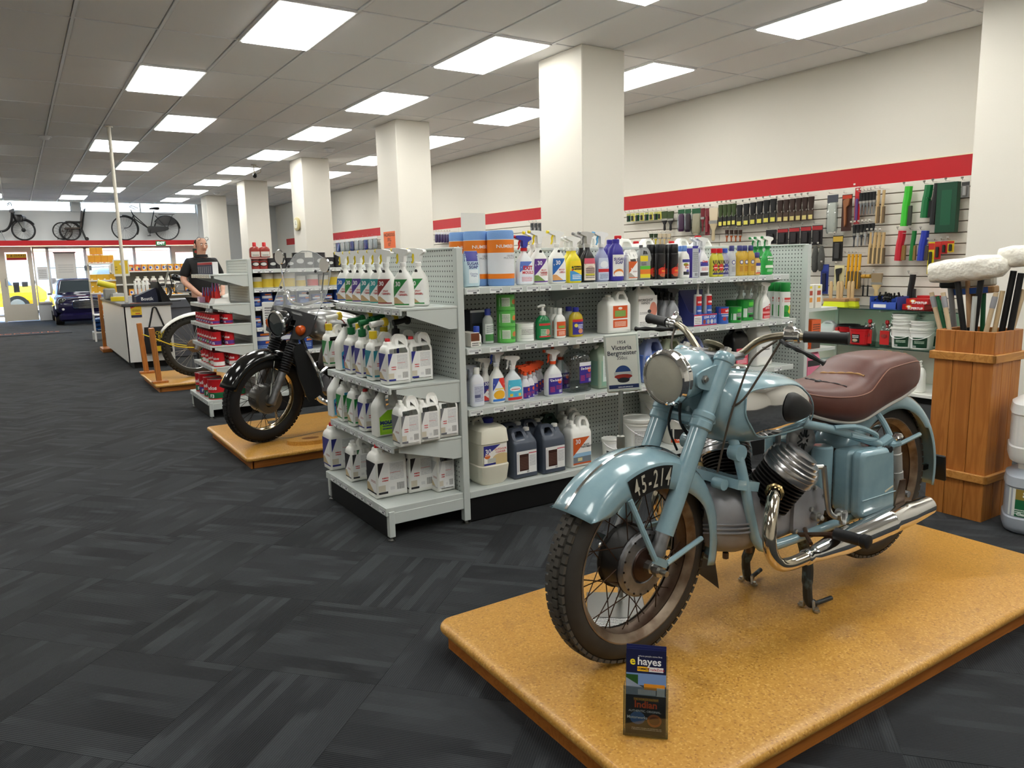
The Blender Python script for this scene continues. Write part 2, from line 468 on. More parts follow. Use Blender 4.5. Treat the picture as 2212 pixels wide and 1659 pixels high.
for i in range(-9, 10):
 x = GX+DX*i
 O('grid_bar', MB().box((x, (YB+YF)/2, ZC+.02), (.022, YF-YB, .03)), M_grid, ceiling)
for j in range(-7, 16):
 y = GY+DY*j
 O('cross_bar', MB().box(((XL+XR)/2, y, ZC+.021), (XR-XL, .018, .026)), M_grid, ceiling)
pan_f = MB()
for sgn in (-1, 1):
 pan_f.box((sgn*(DX/2-.016), 0, 0), (.02, DY-.012, .02)); pan_f.box((0, sgn*(DY/2-.016), 0), (DX-.05, .02, .02))
pan_f = pan_f.mesh('frame'); pan_d = MB().box((0, 0, -.011), (DX-.05, DY-.05, .016), None, .003).mesh('diffuser')  # diffuser hangs below its frame so the glowing sides brighten the ceiling
cnt = {}
for (i, j), row in sorted(lights.items(), key=lambda q: -q[0][1]):
 n = cnt[row] = cnt.get(row, 0)+1
 t = T('ceiling_light_panel', 'bright white ceiling light panel, %s from the street windows, %s' % (ORD[n-1], row), 'ceiling light', (GX+DX*(i+.5), GY+DY*(j+.5), ZC+.006), 0, 'recessed ceiling light panels')
 O('frame', pan_f, M_grid, t); O('diffuser', pan_d, M_diff, t)
# ---------------------------------------------------------------- walls, columns
def wallbox(name, x0, x1, y0, y1, z0, z1, m=None, parent=None):
 return S(name, MB().box(((x0+x1)/2, (y0+y1)/2, (z0+z1)/2), (x1-x0, y1-y0, z1-z0)), m or M_wall, parent=parent)
wall_right = wallbox('wall_right', XR, XR+.2, YB-.2, YF+.2, 0, ZC+.15)
wallbox('wall_left', XL-.2, XL, YB-.2, YF+.2, 0, ZC+.15)
wallbox('wall_back', XL-.2, XR+.2, YB-.2, YB, 0, ZC+.15)
wallbox('wall_pier', 6.34, XR, 1.2, 3.13, 0, ZC+.02)
for k in range(5):
 y = 5.865+3.92*k
 c = MB().box((4.64, y, ZC/2), (.5, .665, ZC+.02), b=.008)
 o = tag(O('column', c, M_wall), 'square cream painted column, %s from the blue motorcycle' % ORD[k], 'column', 'row of cream columns')
S('trim_1', MB().box((XR-.006, (3.13+23.3)/2, 2.045), (.012, 23.3-3.13, .18)), M_red)
S('trim_2', MB().box((XR-.008, (3.13+23.3)/2, 2.139), (.016, 23.3-3.13, .009)), mat('trim_cream', (236, 222, 190), .5))
# slatwall boards on the right wall, each board its own piece
slat = tag(O('slatwall', MB().box((XR-.005, (3.13+22)/2, 1.37), (.008, 22-3.13, 1.16)), mat('slat_groove', (120, 108, 92), .6)), 'cream slatwall with dark grooves under the red band on the long wall', 'slatwall')
sl_me = {}
for seg in range(6):
 y0 = 3.13+seg*3.145; y1 = y0+3.14
 for k in range(12):
  z1 = 1.953-.0972*k
  O('slat', MB().box((XR-.016, (y0+y1)/2, z1-.0445), (.024, y1-y0, .089), b=.004), M_slat, slat)
# ---------------------------------------------------------------- shop front
def fbox(mb, x0, x1, z0, z1, y0=YF-.06, y1=YF+.06): return mb.box(((x0+x1)/2, (y0+y1)/2, (z0+z1)/2), (x1-x0, y1-y0, z1-z0))
M_frontw = mat('front_paint', (214, 216, 216), .6)
M_frame = mat('door_frame_paint', (214, 206, 190), .5)
wf = MB()
fbox(wf, XL, 4.78, 2.14, 2.93, YF, YF+.15); fbox(wf, 4.75, XR, 0, ZC+.1, YF-.15, YF+.15)
fbox(wf, 1.515, 1.72, 2.93, ZC+.1, YF-.05, YF+.15); fbox(wf, XL, XL+.8, 2.93, ZC+.1, YF, YF+.15)
fbox(wf, .47, 2.95, 0, .46, YF, YF+.12); fbox(wf, XL, -1.6, 0, 2.0, YF, YF+.12); fbox(wf, 3.95, 4.78, 0, .5, YF, YF+.12)
S('wall_front', wf, M_frontw)
S('trim_3', fbox(MB(), XL, 4.75, 2.0, 2.138, YF-.42, YF-.39), M_red)
S('trim_4', fbox(MB(), XL, 4.75, 2.118, 2.136, YF-.39, YF), M_white)
for n, (x0, x1) in enumerate(((-4.0, 1.515), (1.72, 4.75))):
 w = O('window_%d' % (n+1), fbox(MB(), x0, x1, 2.93, ZC+.1, YF+.05, YF+.056), M_glass); w['kind'] = 'structure'
 fr = MB()
 for x in (x0+.015, (x0+x1)/2, x1-.015): fbox(fr, x-.015, x+.015, 2.93, ZC+.1, YF+.03, YF+.08)
 fbox(fr, x0, x1, 2.93, 2.95, YF+.03, YF+.08)
 O('window_frame', fr, M_frontw, w)
def doorleaf(n, x0, x1, pane, handle, loc=(0, 0, 0), rz=0):
 d = MB(); a, b, c, e = pane
 fbox(d, x0, a, 0.02, 1.97, YF-.03, YF+.02); fbox(d, b, x1, .02, 1.97, YF-.03, YF+.02)
 fbox(d, a, b, .02, c, YF-.03, YF+.02); fbox(d, a, b, e, 1.97, YF-.03, YF+.02)
 o = O('door_%d' % n, d, M_frame); o['kind'] = 'structure'
 O('pane', fbox(MB(), a, b, c, e, YF-.006, YF), M_glass, o)
 O('door_handle', MB().tube([(handle, YF-.03, .95), (handle, YF-.08, .97), (handle, YF-.08, 1.13), (handle, YF-.03, 1.15)], .012), M_steel, o)
 hg = MB()
 for z in (.2, 1.0, 1.8): fbox(hg, x1-.02, x1+.012, z, z+.09, YF-.045, YF-.028)
 O('hinge', hg, M_steel, o)
 return o
door1 = doorleaf(1, -.27, .455, (-.155, .352, .465, 1.845), -.2)
door2 = doorleaf(2, 3.95, 4.7, (4.05, 4.6, .5, 1.8), 4.02)
zst = MB(); fbox(zst, -.12, .33, 1.70, 1.80, YF-.0075, YF-.0068)
yel = O('door_decal', zst, pm((240, 196, 40), .5), door1)
tx = text_mb('EERING & C', .085, 0, 0); tx.v = [(-v[0]+.105, YF-.0085, v[2]+1.752) for v in tx.v]
O('decal_lettering', tx, pm((90, 40, 30), .5), yel)
O('door_decal', fbox(MB(), -.12, .33, 1.64, 1.70, YF-.0075, YF-.0068), pm((180, 34, 34), .5), door1)
# frames and panes of the display windows
wn_x = [(.47, .82), (.82, 1.72), (1.72, 2.62), (2.62, 2.96), (2.96, 3.95)]
for n, (x0, x1) in enumerate(wn_x):
 w = O('window_%d' % (n+3), fbox(MB(), x0+.03, x1-.03, .49, 1.93, YF+.04, YF+.046), M_glass); w['kind'] = 'structure'
 fr = MB()
 fbox(fr, x0, x0+.035, .46, 2.0, YF, YF+.07); fbox(fr, x1-.035, x1, .46, 2.0, YF, YF+.07); fbox(fr, x0, x1, .46, .5, YF-.03, YF+.1); fbox(fr, x0, x1, 1.93, 2.0, YF, YF+.07)
 if n in (1, 2, 3): fbox(fr, x0, x1, 1.40, 1.425, YF+.01, YF+.06)
 O('window_frame', fr, M_frontw if n else M_frame, w)
# door jamb on the left, open leaf beyond the frame
jm = MB(); fbox(jm, -1.6, -1.2, 0, 2.0); fbox(jm, -.33, -.27, 0, 2.0); fbox(jm, -1.6, 4.75, 1.97, 2.0, YF-.02, YF+.08)
S('trim_5', jm, M_frame)
# ---------------------------------------------------------------- street outside
S('street_ground', MB().box((2, YF+15.15, -.08), (60, 30, .1)), mat('asphalt_pavement', (150, 150, 148), .9, var=(3, (120, 120, 120), .3, .7)))
bl = T('street_building', 'pale building with yellow and red sign band across the street', 'building', (2, YF+16, 0))
O('facade', MB().box((0, 1, 3), (40, 2, 6)), pm((225, 225, 222), .8), bl)
O('sign_band', MB().box((0, -.05, 2.6), (40, .12, .7)), pm((226, 206, 140), .6), bl)
O('red_band', MB().box((0, -.05, 2.05), (40, .1, .35)), pm((200, 130, 120), .6), bl)
for k in range(8):
 w = O('shop_window', MB().box((-14+4*k, -.02, 1.0), (3.2, .08, 1.5)), pm((150, 160, 170), .3), bl)
vh = T('yellow_van', 'yellow car parked in the street outside the glazed door', 'car', (-1.3, YF+4.2, -.03))
lay(b := MB(), ('box', (0, 0, .62), (4.2, 1.7, .62), None, .2))
O('body', b, pm((244, 190, 24), .3), vh)
O('cabin', MB().loft([(.9, 1.25, .78, 4), (1.35, .95, .68, 4), (1.42, .8, .6, 4)], 20), pm((244, 190, 24), .3), vh)
O('windows', MB().loft([(.95, 1.27, .7, 4), (1.3, 1.0, .66, 4)], 20), pm((40, 46, 54), .1), vh)
for x in (-1.3, 1.3):
 for y in (-.78, .78):
  w = O('wheel', MB().lathe([(.05, -.09), (.3, -.09), (.32, -.05), (.32, .05), (.3, .09), (.05, .09)], 24, Tm(x, y, .34) @ Rm(pi/2, 'X')), M_black, vh)
  O('hub', MB().lathe([(.0, -.1), (.18, -.095), (.2, -.09), (.2, .09), (.18, .095), (0, .1)], 16, Tm(x, y, .34) @ Rm(pi/2, 'X')), M_steel, w)
c2 = T('street_car', 'pale car parked in the street behind the display windows', 'car', (3.2, YF+5.5, -.03))
O('body', MB().box((0, 0, .62), (4.2, 1.7, .6), None, .2), pm((200, 206, 212), .3), c2)
O('cabin', MB().loft([(.85, 1.3, .78, 4), (1.35, .95, .68, 4), (1.42, .8, .6, 4)], 20), pm((70, 80, 92), .15), c2)
for x in (-1.3, 1.3):
 for y in (-.78, .78):
  O('wheel', MB().lathe([(.05, -.09), (.3, -.09), (.32, -.05), (.32, .05), (.3, .09), (.05, .09)], 20, Tm(x, y, .34) @ Rm(pi/2, 'X')), M_black, c2)
# ================================================================= display platforms
def platform(x0, x1, y0, y1, top, label, scratch=False, rnd=.06):
 t = T('display_platform', label, 'platform', ((x0+x1)/2, (y0+y1)/2, 0))
 w, d = (x1-x0)/2, (y1-y0)/2
 def ring(inset, z):
  out = []; r = max(rnd-inset, .01); W_, D_ = w-inset, d-inset
  for cx, cy, a in ((W_-r, D_-r, 0), (-W_+r, D_-r, 90), (-W_+r, -D_+r, 180), (W_-r, -D_+r, 270)):
   for k in range(7): out.append((cx+r*cos(rad(a+15*k)), cy+r*sin(rad(a+15*k)), z))
  return out
 mb = MB(); n = 28
 prof = [(.012, top-.03), (.003, top-.026), (0, top-.018), (.0015, top-.009), (.006, top-.003), (.013, top)]
 for k, (i, z) in enumerate(prof): mb.v += ring(i, z)
 for k in range(len(prof)-1):
  for i in range(n): mb.f.append((k*n+i, k*n+(i+1) % n, (k+1)*n+(i+1) % n, (k+1)*n+i))
 mb.f.append(tuple(range((len(prof)-1)*n, len(prof)*n))); mb.f.append(tuple(range(n))[::-1])
 O('top_board', mb, M_chip, t, smooth=40)
 for a, (bx, by) in (((0, -d+.045), (2*w-.09, .02)), ((0, d-.045), (2*w-.09, .02)), ((-w+.045, 0), (.02, 2*d-.07)), ((w-.045, 0), (.02, 2*d-.07))):
  O('plinth_board', MB().box((a[0], a[1], (top-.03)/2), (bx, by, top-.03)), M_rimu_d, t)
 return t
ZP = 0.1
plat_blue = platform(1.075, 3.282, 1.085, 2.185, ZP, 'varnished particle board platform under the blue motorcycle')
# ================================================================= shared wheel builder
def arc(c, r, a0, a1, n, y=0.0): return [(c[0]+r*cos(a0+(a1-a0)*k/n), y, c[1]+r*sin(a0+(a1-a0)*k/n)) for k in range(n+1)]
def wheel(parent, pre, loc, R, sec, rim_r, m_tyre, m_rim, m_spoke, m_hub, nsp=36, hub_r=.04, hub_w=.07, tread='road', rim_w=.03, spoke_r=.0018, m_tread=None, m_band=None):
 ry = sec*1.02
 MW = Rm(pi/2, 'X')
 prof = []
 for k in range(13):
  a = -pi*.80+2*pi*.80*k/12
  prof.append((R-sec+sec*cos(a)*1.0, ry*sin(a)))
 prof = [(rim_r+.004, -rim_w*.9)]+prof+[(rim_r+.004, rim_w*.9)]
 ty = O(pre+'wheel', MB().lathe(prof, 64, MW, cap=False), m_tyre, parent, loc)
 ty['label'] = 'black rubber tyre with spoked rim'
 tb = MB()
 if tread == 'road':
  n = 66
  for row, (off, wd) in enumerate(((-.55, .30), (-.17, .30), (.17, .30), (.55, .30))):
   for k in range(n):
    a = 2*pi*(k+.5*(row % 2))/n; da = 2*pi/n*.37
    c = off*ry; hw = wd*ry*.55; rr = R-sec+math.sqrt(max(sec*sec*(1-(off*.96)**2), 0))
    p = []
    for s_ in (-1, 1):
     for t_ in (-1, 1):
      for h in (-.004, .0055): p.append(((rr+h)*cos(a+s_*da), c+t_*hw, (rr+h)*sin(a+s_*da)))
    tb.add(p, [(1, 3, 7, 5), (0, 1, 5, 4), (2, 6, 7, 3), (0, 2, 3, 1), (4, 5, 7, 6)])
 elif tread == 'knob':
  n = 48
  for row, off in enumerate((-.85, -.42, 0, .42, .85)):
   for k in range(n):
    a = 2*pi*(k+.5*(row % 2))/n; da = 2*pi/n*.30
    c = off*ry; hw = .15*ry; rr = R-sec+math.sqrt(max(sec*sec*(1-(off*.93)**2), 0))
    p = []
    for s_ in (-1, 1):
     for t_ in (-1, 1):
      for h in (-.006, .013): p.append(((rr+h)*cos(a+s_*da), (c+t_*hw)*(1+.0*h), (rr+h)*sin(a+s_*da)))
    tb.add(p, [(1, 3, 7, 5), (0, 1, 5, 4), (2, 6, 7, 3), (0, 2, 3, 1), (4, 5, 7, 6)])
 if tb.v:
  o = O('tread', tb, m_tread or m_tyre, ty, smooth=None); o['kind'] = 'stuff'
 rp = [(rim_r-.012, -.3*rim_w), (rim_r-.006, -.75*rim_w), (rim_r+.008, -rim_w), (rim_r+.014, -1.15*rim_w), (rim_r+.006, -.9*rim_w), (rim_r+.002, -.4*rim_w), (rim_r+.002, .4*rim_w), (rim_r+.006, .9*rim_w), (rim_r+.014, 1.15*rim_w), (rim_r+.008, rim_w), (rim_r-.006, .75*rim_w), (rim_r-.012, .3*rim_w), (rim_r-.012, -.3*rim_w)]
 O('rim', MB().lathe(rp, 56, MW, cap=False), m_rim, ty)
 if m_band:
  for q in (-1, 1): O('rim_flange', MB().lathe([(rim_r-.008, q*.028), (rim_r-.002, q*.036), (rim_r+.012, q*.0475), (rim_r+.016, q*.047), (rim_r+.014, q*.04)], 56, MW, cap=False), m_band, ty)
 O('hub', MB().lathe([(.008, -hub_w-.02), (.014, -hub_w-.02), (.016, -hub_w), (hub_r, -hub_w+.004), (hub_r*1.04, -hub_w+.012), (hub_r*.96, -hub_w+.018), (hub_r*.96, hub_w-.018), (hub_r*1.04, hub_w-.012), (hub_r, hub_w-.004), (.016, hub_w), (.014, hub_w+.02), (.008, hub_w+.02)], 32, MW), m_hub, ty)
 for k in range(nsp):
  a = 2*pi*k/nsp; sd = 1 if k % 2 else -1; la = a+(.42 if (k//2) % 2 else -.42)
  p0 = Vector((hub_r*.98*cos(la), sd*(hub_w-.014), hub_r*.98*sin(la))); p1 = Vector(((rim_r-.008)*cos(a), sd*.006, (rim_r-.008)*sin(a)))
  O('spoke', MB().tube([p0, p1], spoke_r, 5), m_spoke, ty)
 return ty
def fender(mb, c, r, hw, a0, a1, inner, n=28, y0=0.0):
 """valanced mudguard: crown radius r, side edge radius inner(a) at +-hw"""
 rows = []
 for k in range(n+1):
  a = a0+(a1-a0)*k/n; ri = inner(a); row = []
  for j in range(13):
   t = -1+2*j/12
   if abs(t) < .55:
    th = t/.55*pi/2*.92; rr = r-.035*(1-cos(th)); y = hw*.96*sin(th)
   else:
    q = (abs(t)-.55)/.45; r1 = r-.035*(1-cos(pi/2*.92)); rr = r1+(ri-r1)*q; y = math.copysign(hw*(.955+.045*min(1, q*3)), t)
   row.append((c[0]+rr*cos(a), y0+y, c[1]+rr*sin(a)))
  rows += row
 o = len(mb.v)
 mb.grid(rows, 13, n+1)
 mb.uv = {}
 return mb
def solidify(ob, th):
 md = ob.modifiers.new('sheet', 'SOLIDIFY'); md.thickness = th; md.offset = 0
 return ob
LX = Matrix(((0, 0, 1, 0), (1, 0, 0, 0), (0, 1, 0, 0), (0, 0, 0, 1)))   # loft axis z -> x, rx -> y, ry -> z
class XLoft:
 """body lofted along x: sections (x, half width, half height, exponent, centre z)"""
 def __init__(s, secs): s.s = secs
 def mesh(s, n=32, sub=4):
  ss = [s.at(s.s[i][0]+(s.s[i+1][0]-s.s[i][0])*k/sub) for i in range(len(s.s)-1) for k in range(sub)]+[s.s[-1]]
  mb = MB().loft([(x, w, h, e, 0, cz) for x, w, h, e, cz in ss], n)
  mb.v = [tuple(LX @ Vector(v)) for v in mb.v]
  return mb
 def at(s, x):
  q = s.s
  if x <= q[0][0]: return q[0]
  for i in range(len(q)-1):
   if x <= q[i+1][0]:
    t = (x-q[i][0])/(q[i+1][0]-q[i][0])
    p0, p1, p2, p3 = q[max(i-1, 0)], q[i], q[i+1], q[min(i+2, len(q)-1)]
    out = [x]
    for k in range(1, 5):
     m1 = (p2[k]-p0[k])/max(p2[0]-p0[0], 1e-6)*(p2[0]-p1[0]); m2 = (p3[k]-p1[k])/max(p3[0]-p1[0], 1e-6)*(p2[0]-p1[0])
     out.append((2*t**3-3*t*t+1)*p1[k]+(t**3-2*t*t+t)*m1+(-2*t**3+3*t*t)*p2[k]+(t**3-t*t)*m2)
    return tuple(out)
  return q[-1]
 def side(s, x, z):
  _, w, h, e, cz = s.at(x); u = min(abs((z-cz)/h), .999)
  return w*(1-u**e)**(1/e)
def side_patch(xl, poly, lift, sgn=-1, rings=6, dome=0.0):
 """polygon in (x,z) laid on the side of an XLoft"""
 cx = sum(p[0] for p in poly)/len(poly); cz = sum(p[1] for p in poly)/len(poly); n = len(poly)
 mb = MB()
 for k in range(rings+1):
  t = 1-k/rings
  for x, z in poly:
   px, pz = cx+(x-cx)*t, cz+(z-cz)*t
   e = lift+dome*math.sqrt(max(1-t**4, 0))
   mb.v.append((px, sgn*(xl.side(px, pz)+e), pz))
 for k in range(rings):
  for i in range(n):
   f = (k*n+i, k*n+(i+1) % n, (k+1)*n+(i+1) % n, (k+1)*n+i); mb.f.append(f if sgn < 0 else f[::-1])
 return mb
def round_poly(pts, r=.25, n=4):
 out = []; N = len(pts)
 for i in range(N):
  p0, p1, p2 = Vector(pts[i-1]), Vector(pts[i]), Vector(pts[(i+1) % N])
  a, b = p1+(p0-p1)*r, p1+(p2-p1)*r
  for k in range(n+1):
   t = k/n; out.append(tuple(a*(1-t)**2+p1*2*t*(1-t)+b*t*t))
 return out
def smooth_path(pts, n=6):
 P = [Vector(p) for p in pts]; out = []
 for i in range(len(P)-1):
  p0, p1, p2, p3 = P[max(i-1, 0)], P[i], P[i+1], P[min(i+2, len(P)-1)]
  for k in range(n):
   t = k/n
   out.append(.5*((2*p1)+(-p0+p2)*t+(2*p0-5*p1+4*p2-p3)*t*t+(-p0+3*p1-3*p2+p3)*t**3))
 return out+[P[-1]]
def along(p, q):
 """matrix taking local z to direction p->q, origin p"""
 d = Vector(q)-Vector(p)
 return Matrix.Translation(p) @ d.to_track_quat('Z', 'Y').to_matrix().to_4x4()
# ================================================================= the pale blue motorcycle
M_blue = mat('pale_blue_enamel', (138, 167, 176), .22, coat=.6, var=(18, (129, 159, 169), .3, .6))
M_rubber = mat('old_rubber', (58, 55, 51), .7, var=(10, (44, 41, 38), .3, .7))
M_rust = mat('brown_rim_paint', (112, 96, 80), .45, .55, var=(9, (74, 50, 36), .35, .65))
M_tread = mat('tread_rubber', (74, 70, 64), .7)
M_band = mat('worn_rim_flange', (142, 126, 108), .4, .5, var=(16, (104, 84, 66), .35, .6))
M_spoke = mat('rusty_spoke', (66, 48, 38), .5, .7)
M_dark = mat('dark_metal', (40, 36, 33), .45, .7)
M_seat = mat('brown_leatherette', (98, 58, 48), .42, bump=(160, .15, .001), var=(6, (84, 46, 38), .35, .65))
M_blk = mat('black_rubber', (20, 20, 22), .5)
M_piping = mat('grey_beading', (196, 192, 184), .4)
M_lens = mat('headlamp_lens', (228, 222, 202), .1, alpha=.5, bump=(70, .3, .004))
M_drum = mat('drum_black', (34, 31, 29), .5, .3)
M_castalu = mat('cast_alloy', (160, 160, 164), .42, .15, var=(7, (134, 133, 136), .3, .65))
M_pol = mat('polished_alloy', (186, 184, 184), .24, .95)
bk = T('motorcycle', 'vintage pale blue motorcycle with brown seat and plate 45-214', 'motorcycle', (1.46, 1.63, ZP+.004))
def P(name, mb, m, parent=bk, **k): return O(name, mb, m, parent, **k)
fw = wheel(bk, 'front_', (0, 0, .31), .31, .048, .23, M_rubber, M_rust, M_spoke, M_drum, 36, .098, .05, m_tread=M_tread, m_band=M_band)
MWX = Rm(pi/2, 'X')
P('brake_cover', MB().lathe([(.0, .056), (.05, .058), (.054, .052), (.058, .056), (.092, .056), (.1, .05), (.1, .04), (0, .04)], 40, MWX), M_alu, fw)
P('hub_plate', MB().lathe([(0, .066), (.02, .066), (.05, .06), (.053, .055), (0, .055)], 28, MWX), mat('dark_bronze', (58, 40, 32), .35, .6), fw)
rv = MB()
for k in range(18):
 a = 2*pi*k/18; rv.lathe([(.0035, 0), (.003, .003), (0, .004)], 6, Tm(.09*cos(a), -.056, .09*sin(a)) @ MWX)
stuff(P('rivets', rv, M_dark, fw))
P('axle', MB().lathe([(.009, -.13), (.009, .14)], 12, MWX).lathe([(.019, .06), (.019, .085), (.014, .088), (.016, .1), (.02, .102), (.02, .115), (.012, .118)], 8, MWX), M_steel, fw)
rw = wheel(bk, 'rear_', (1.25, 0, .335), .31, .048, .23, M_rubber, M_rust, M_spoke, M_drum, 36, .09, .06, m_tread=M_tread, m_band=M_band)
# front mudguard
def inn(a):
 d = math.degrees(a)
 if d > 112: return .256+.062*min(1, max(0, (d-126)/16))**2
 if d > 68: return .236
 if d > 30: return .236+.03*(68-d)/38
 return .266
fo = solidify(P('front_mudguard', fender(MB(), (0, .31), .338, .084, rad(142), rad(-14), inn, 44), M_blue), .003)
P('chrome_strip', MB().tube([(.3405*cos(rad(a)), 0, .31+.3405*sin(rad(a))) for a in range(141, 28, -4)], .006, 6), M_chrome, fo)
P('rubber_flap', MB().grid([((.345-.012*j/3+.02*i*(j/3))*1.0+(.0 if i == 0 else .0)-.03*(1-j/3)+.03*i, y, .245-.11*i+.01*j/3) for i in (0, 1) for j, y in enumerate((-.07, -.025, .025, .07))], 4, 2), M_blk, fo)
# number plate on the left side of the guard
pp = MB(); rows = []
for j, rr in enumerate((.237, .262, .285, .306)):
 for k in range(15): rows.append((rr*cos(rad(112-36*k/14)), -.0855-.001*(3-j), .31+rr*sin(rad(112-36*k/14))))
npl = P('number_plate', pp.grid(rows, 15, 4, True), M_black, fo)
for ch, a in zip('45-214', (107.5, 101.5, 96.2, 91.2, 85.6, 79.8)):
 tm = text_mb(ch, .074, 0, 0, bold=.012, sxk=.56); ph = rad(a-90)
 tm.v = [(.271*cos(rad(a))+v[0]*cos(ph)-v[2]*sin(ph), -.0915, .31+.271*sin(rad(a))+v[0]*sin(ph)+v[2]*cos(ph)) for v in tm.v]
 P('plate_character', tm, mat('plate_silver', (188, 184, 170), .5), npl)
for sgn in (-1, 1):
 st = MB()
 st.tube([(-.105, sgn*.086, .54), (-.035, sgn*.125, .357)], .0085).tube([(.012, sgn*.125, .333), (.22, sgn*.085, .345)], .0085)
 st.box((-.012, sgn*.125, .345), (.062, .008, .022), Matrix.Rotation(.5, 3, 'Y'))
 P('mudguard_stay', st, M_blue, fo)
# forks
for sgn, nm in ((-1, 'left'), (1, 'right')):
 y = sgn*.078
 f = P('fork_leg', MB().tube([(.055, y, .40), (.098, y, .487), (.207, y, .714)], [.028, .028, .0285], 20), M_blue)
 P('fork_upper_tube', MB().lathe([(.028, .0), (.028, .175), (.032, .178), (.033, .19), (.03, .2), (.026, .206)], 20, along((.215, y, .728), (.307, y, .905))), M_blue, f)
 P('fork_slider', MB().lathe([(.021, 0), (.024, .01), (.0225, .03), (.021, .15)], 18, along((.02, y, .335), (.105, y, .51))), M_alu, f)
 P('yoke_clamp', MB().lathe([(.03, -.03), (.035, -.025), (.035, -.006), (.032, -.002), (.032, .002), (.035, .006), (.035, .02), (.03, .025)], 20, along((.21, y, .72), (.305, y, .899))), M_blue, f)
 P('fork_nut', MB().lathe([(.024, 0), (.024, .01), (.012, .012), (.012, .022)], 6, along((.308, y, .908), (.32, y, .93))), M_steel, f)
 ear = MB().prism(round_poly([(.165, .865), (.17, .822), (.26, .80), (.30, .868), (.26, .885)], .3), .008, Tm(0, sgn*.082, 0))
 P('lamp_ear', ear, M_blue, f)
 P('ear_bolt', MB().lathe([(.012, 0), (.012, .008), (.007, .009), (.007, .014)], 6, along((.198, sgn*.085, .847), (.198, sgn*.2, .847))), M_steel, f)
P('lower_yoke', MB().box((.225, 0, .715), (.05, .2, .028), None, .006), M_blue)
P('upper_yoke', MB().box((.335, 0, .9), (.075, .21, .02), None, .006), M_alu)
P('steering_head', MB().tube([(.25, 0, .68), (.335, 0, .9)], .03, 16), M_blue)
P('steering_knob', MB().lathe([(.012, 0), (.012, .012), (.032, .016), (.034, .026), (.03, .03), (0, .032)], 16, along((.34, 0, .905), (.352, 0, .93))), mat('olive_knob', (110, 104, 84), .4, .4))
# headlamp
HL = along((.128, 0, .845), (.128-.1, 0, .838))
hd = P('headlamp', MB().lathe([(.0, -.185), (.03, -.182), (.055, -.165), (.07, -.135), (.077, -.09), (.079, -.04), (.079, -.012)], 40, HL), M_blue)
P('rim', MB().lathe([(.081, -.03), (.084, -.022), (.082, -.014), (.085, -.006), (.082, .002), (.08, .01), (.075, .013), (.073, .006)], 44, HL), M_chrome, hd)
P('reflector', MB().lathe([(.0, -.06), (.03, -.05), (.055, -.028), (.074, .004)], 32, HL), mat('reflector', (238, 234, 220), .1, 1.0), hd)
P('lens', MB().lathe([(.075, .004), (.06, .014), (.035, .021), (0, .024)], 36, HL), M_lens, hd)
P('speedometer', MB().lathe([(.03, 0), (.03, .006), (.026, .009), (0, .01)], 24, along((.235, 0, .915), (.25, 0, .97))), M_chrome, hd)
# bars
L_bar = smooth_path([(.36, 0, .905), (.365, -.05, .893), (.378, -.085, .905), (.388, -.135, .948), (.41, -.19, .967), (.43, -.25, .969), (.462, -.355, .972)])
R_bar = [Vector((p.x, -p.y, p.z)) for p in L_bar]
hb = P('handlebar', MB().tube(R_bar[::-1]+L_bar[1:], .0115, 12), mat('worn_chrome', (170, 163, 145), .28, .9, var=(14, (110, 100, 82), .3, .6)))
for sgn in (-1, 1):
 P('grip', MB().lathe([(.012, 0), (.0175, .002), (.0165, .01), (.0165, .115), (.0185, .118), (.0185, .124), (.012, .126)], 18, along((.432, sgn*.255, .9695), (.464, sgn*.36, .972))), M_blk, hb)
 cl = MB().lathe([(.016, 0), (.02, .004), (.02, .03), (.022, .032), (.022, .044), (.017, .048)], 18, along((.42, sgn*.2, .9675), (.434, sgn*.255, .97)))
 cl.box((.425, sgn*.215, .985), (.03, .035, .025), None, .008).lathe([(.008, 0), (.008, .012), (.005, .016), (0, .017)], 10, Tm(.425, sgn*.215, .995))
 P('control_clamp', cl, M_chrome, hb)
 lv = smooth_path([(.405, sgn*.2, .955), (.392, sgn*.225, .948), (.385, sgn*.26, .94), (.388, sgn*.3, .926), (.397, sgn*.345, .905)], 5) if sgn < 0 else smooth_path([(.405, .2, .955), (.39, .24, .95), (.38, .3, .948), (.385, .36, .942)], 5)
 P('lever', MB().tube(lv, [.007+.0016*sin(i*1.3) for i in range(len(lv)-1)]+[.009], 8), M_black, hb)
for pts in ([(.40, -.2, .95), (.36, -.17, .86), (.30, -.14, .77), (.27, -.06, .735)], [(.40, -.19, .955), (.34, -.15, .90), (.30, -.135, .80), (.27, -.125, .70), (.245, -.115, .56)], [(.40, .2, .955), (.33, .15, .90), (.27, .06, .78)]):
 P('control_cable', MB().tube(smooth_path(pts), .0035, 6), mat('cable_brown', (66, 56, 46), .6), hb)
wr = MB()
for i, (a, b_) in enumerate([((.18, -.02, .78), (.24, -.03, .63)), ((.2, .02, .78), (.23, .03, .6)), ((.22, 0, .8), (.28, .0, .62))]):
 wr.tube(smooth_path([a, ((a[0]+b_[0])/2-.03, a[1]+.01*i, (a[2]+b_[2])/2), b_]), .004, 6)
stuff(P('wiring', wr, M_black, hd))
# the front end is turned a few degrees to the left on its steering axis
AX = (Vector((.335, 0, .9))-Vector((.25, 0, .68))).normalized()
SM = Tm(.335, 0, .9) @ Matrix.Rotation(.09, 4, AX) @ Tm(-.335, 0, -.9)
for o in [q for q in bk.children if q.name.split('.')[0] in ('front_wheel', 'front_mudguard', 'fork_leg', 'lower_yoke', 'upper_yoke', 'headlamp', 'steering_knob', 'handlebar')]:
 o.matrix_basis = SM @ o.matrix_basis
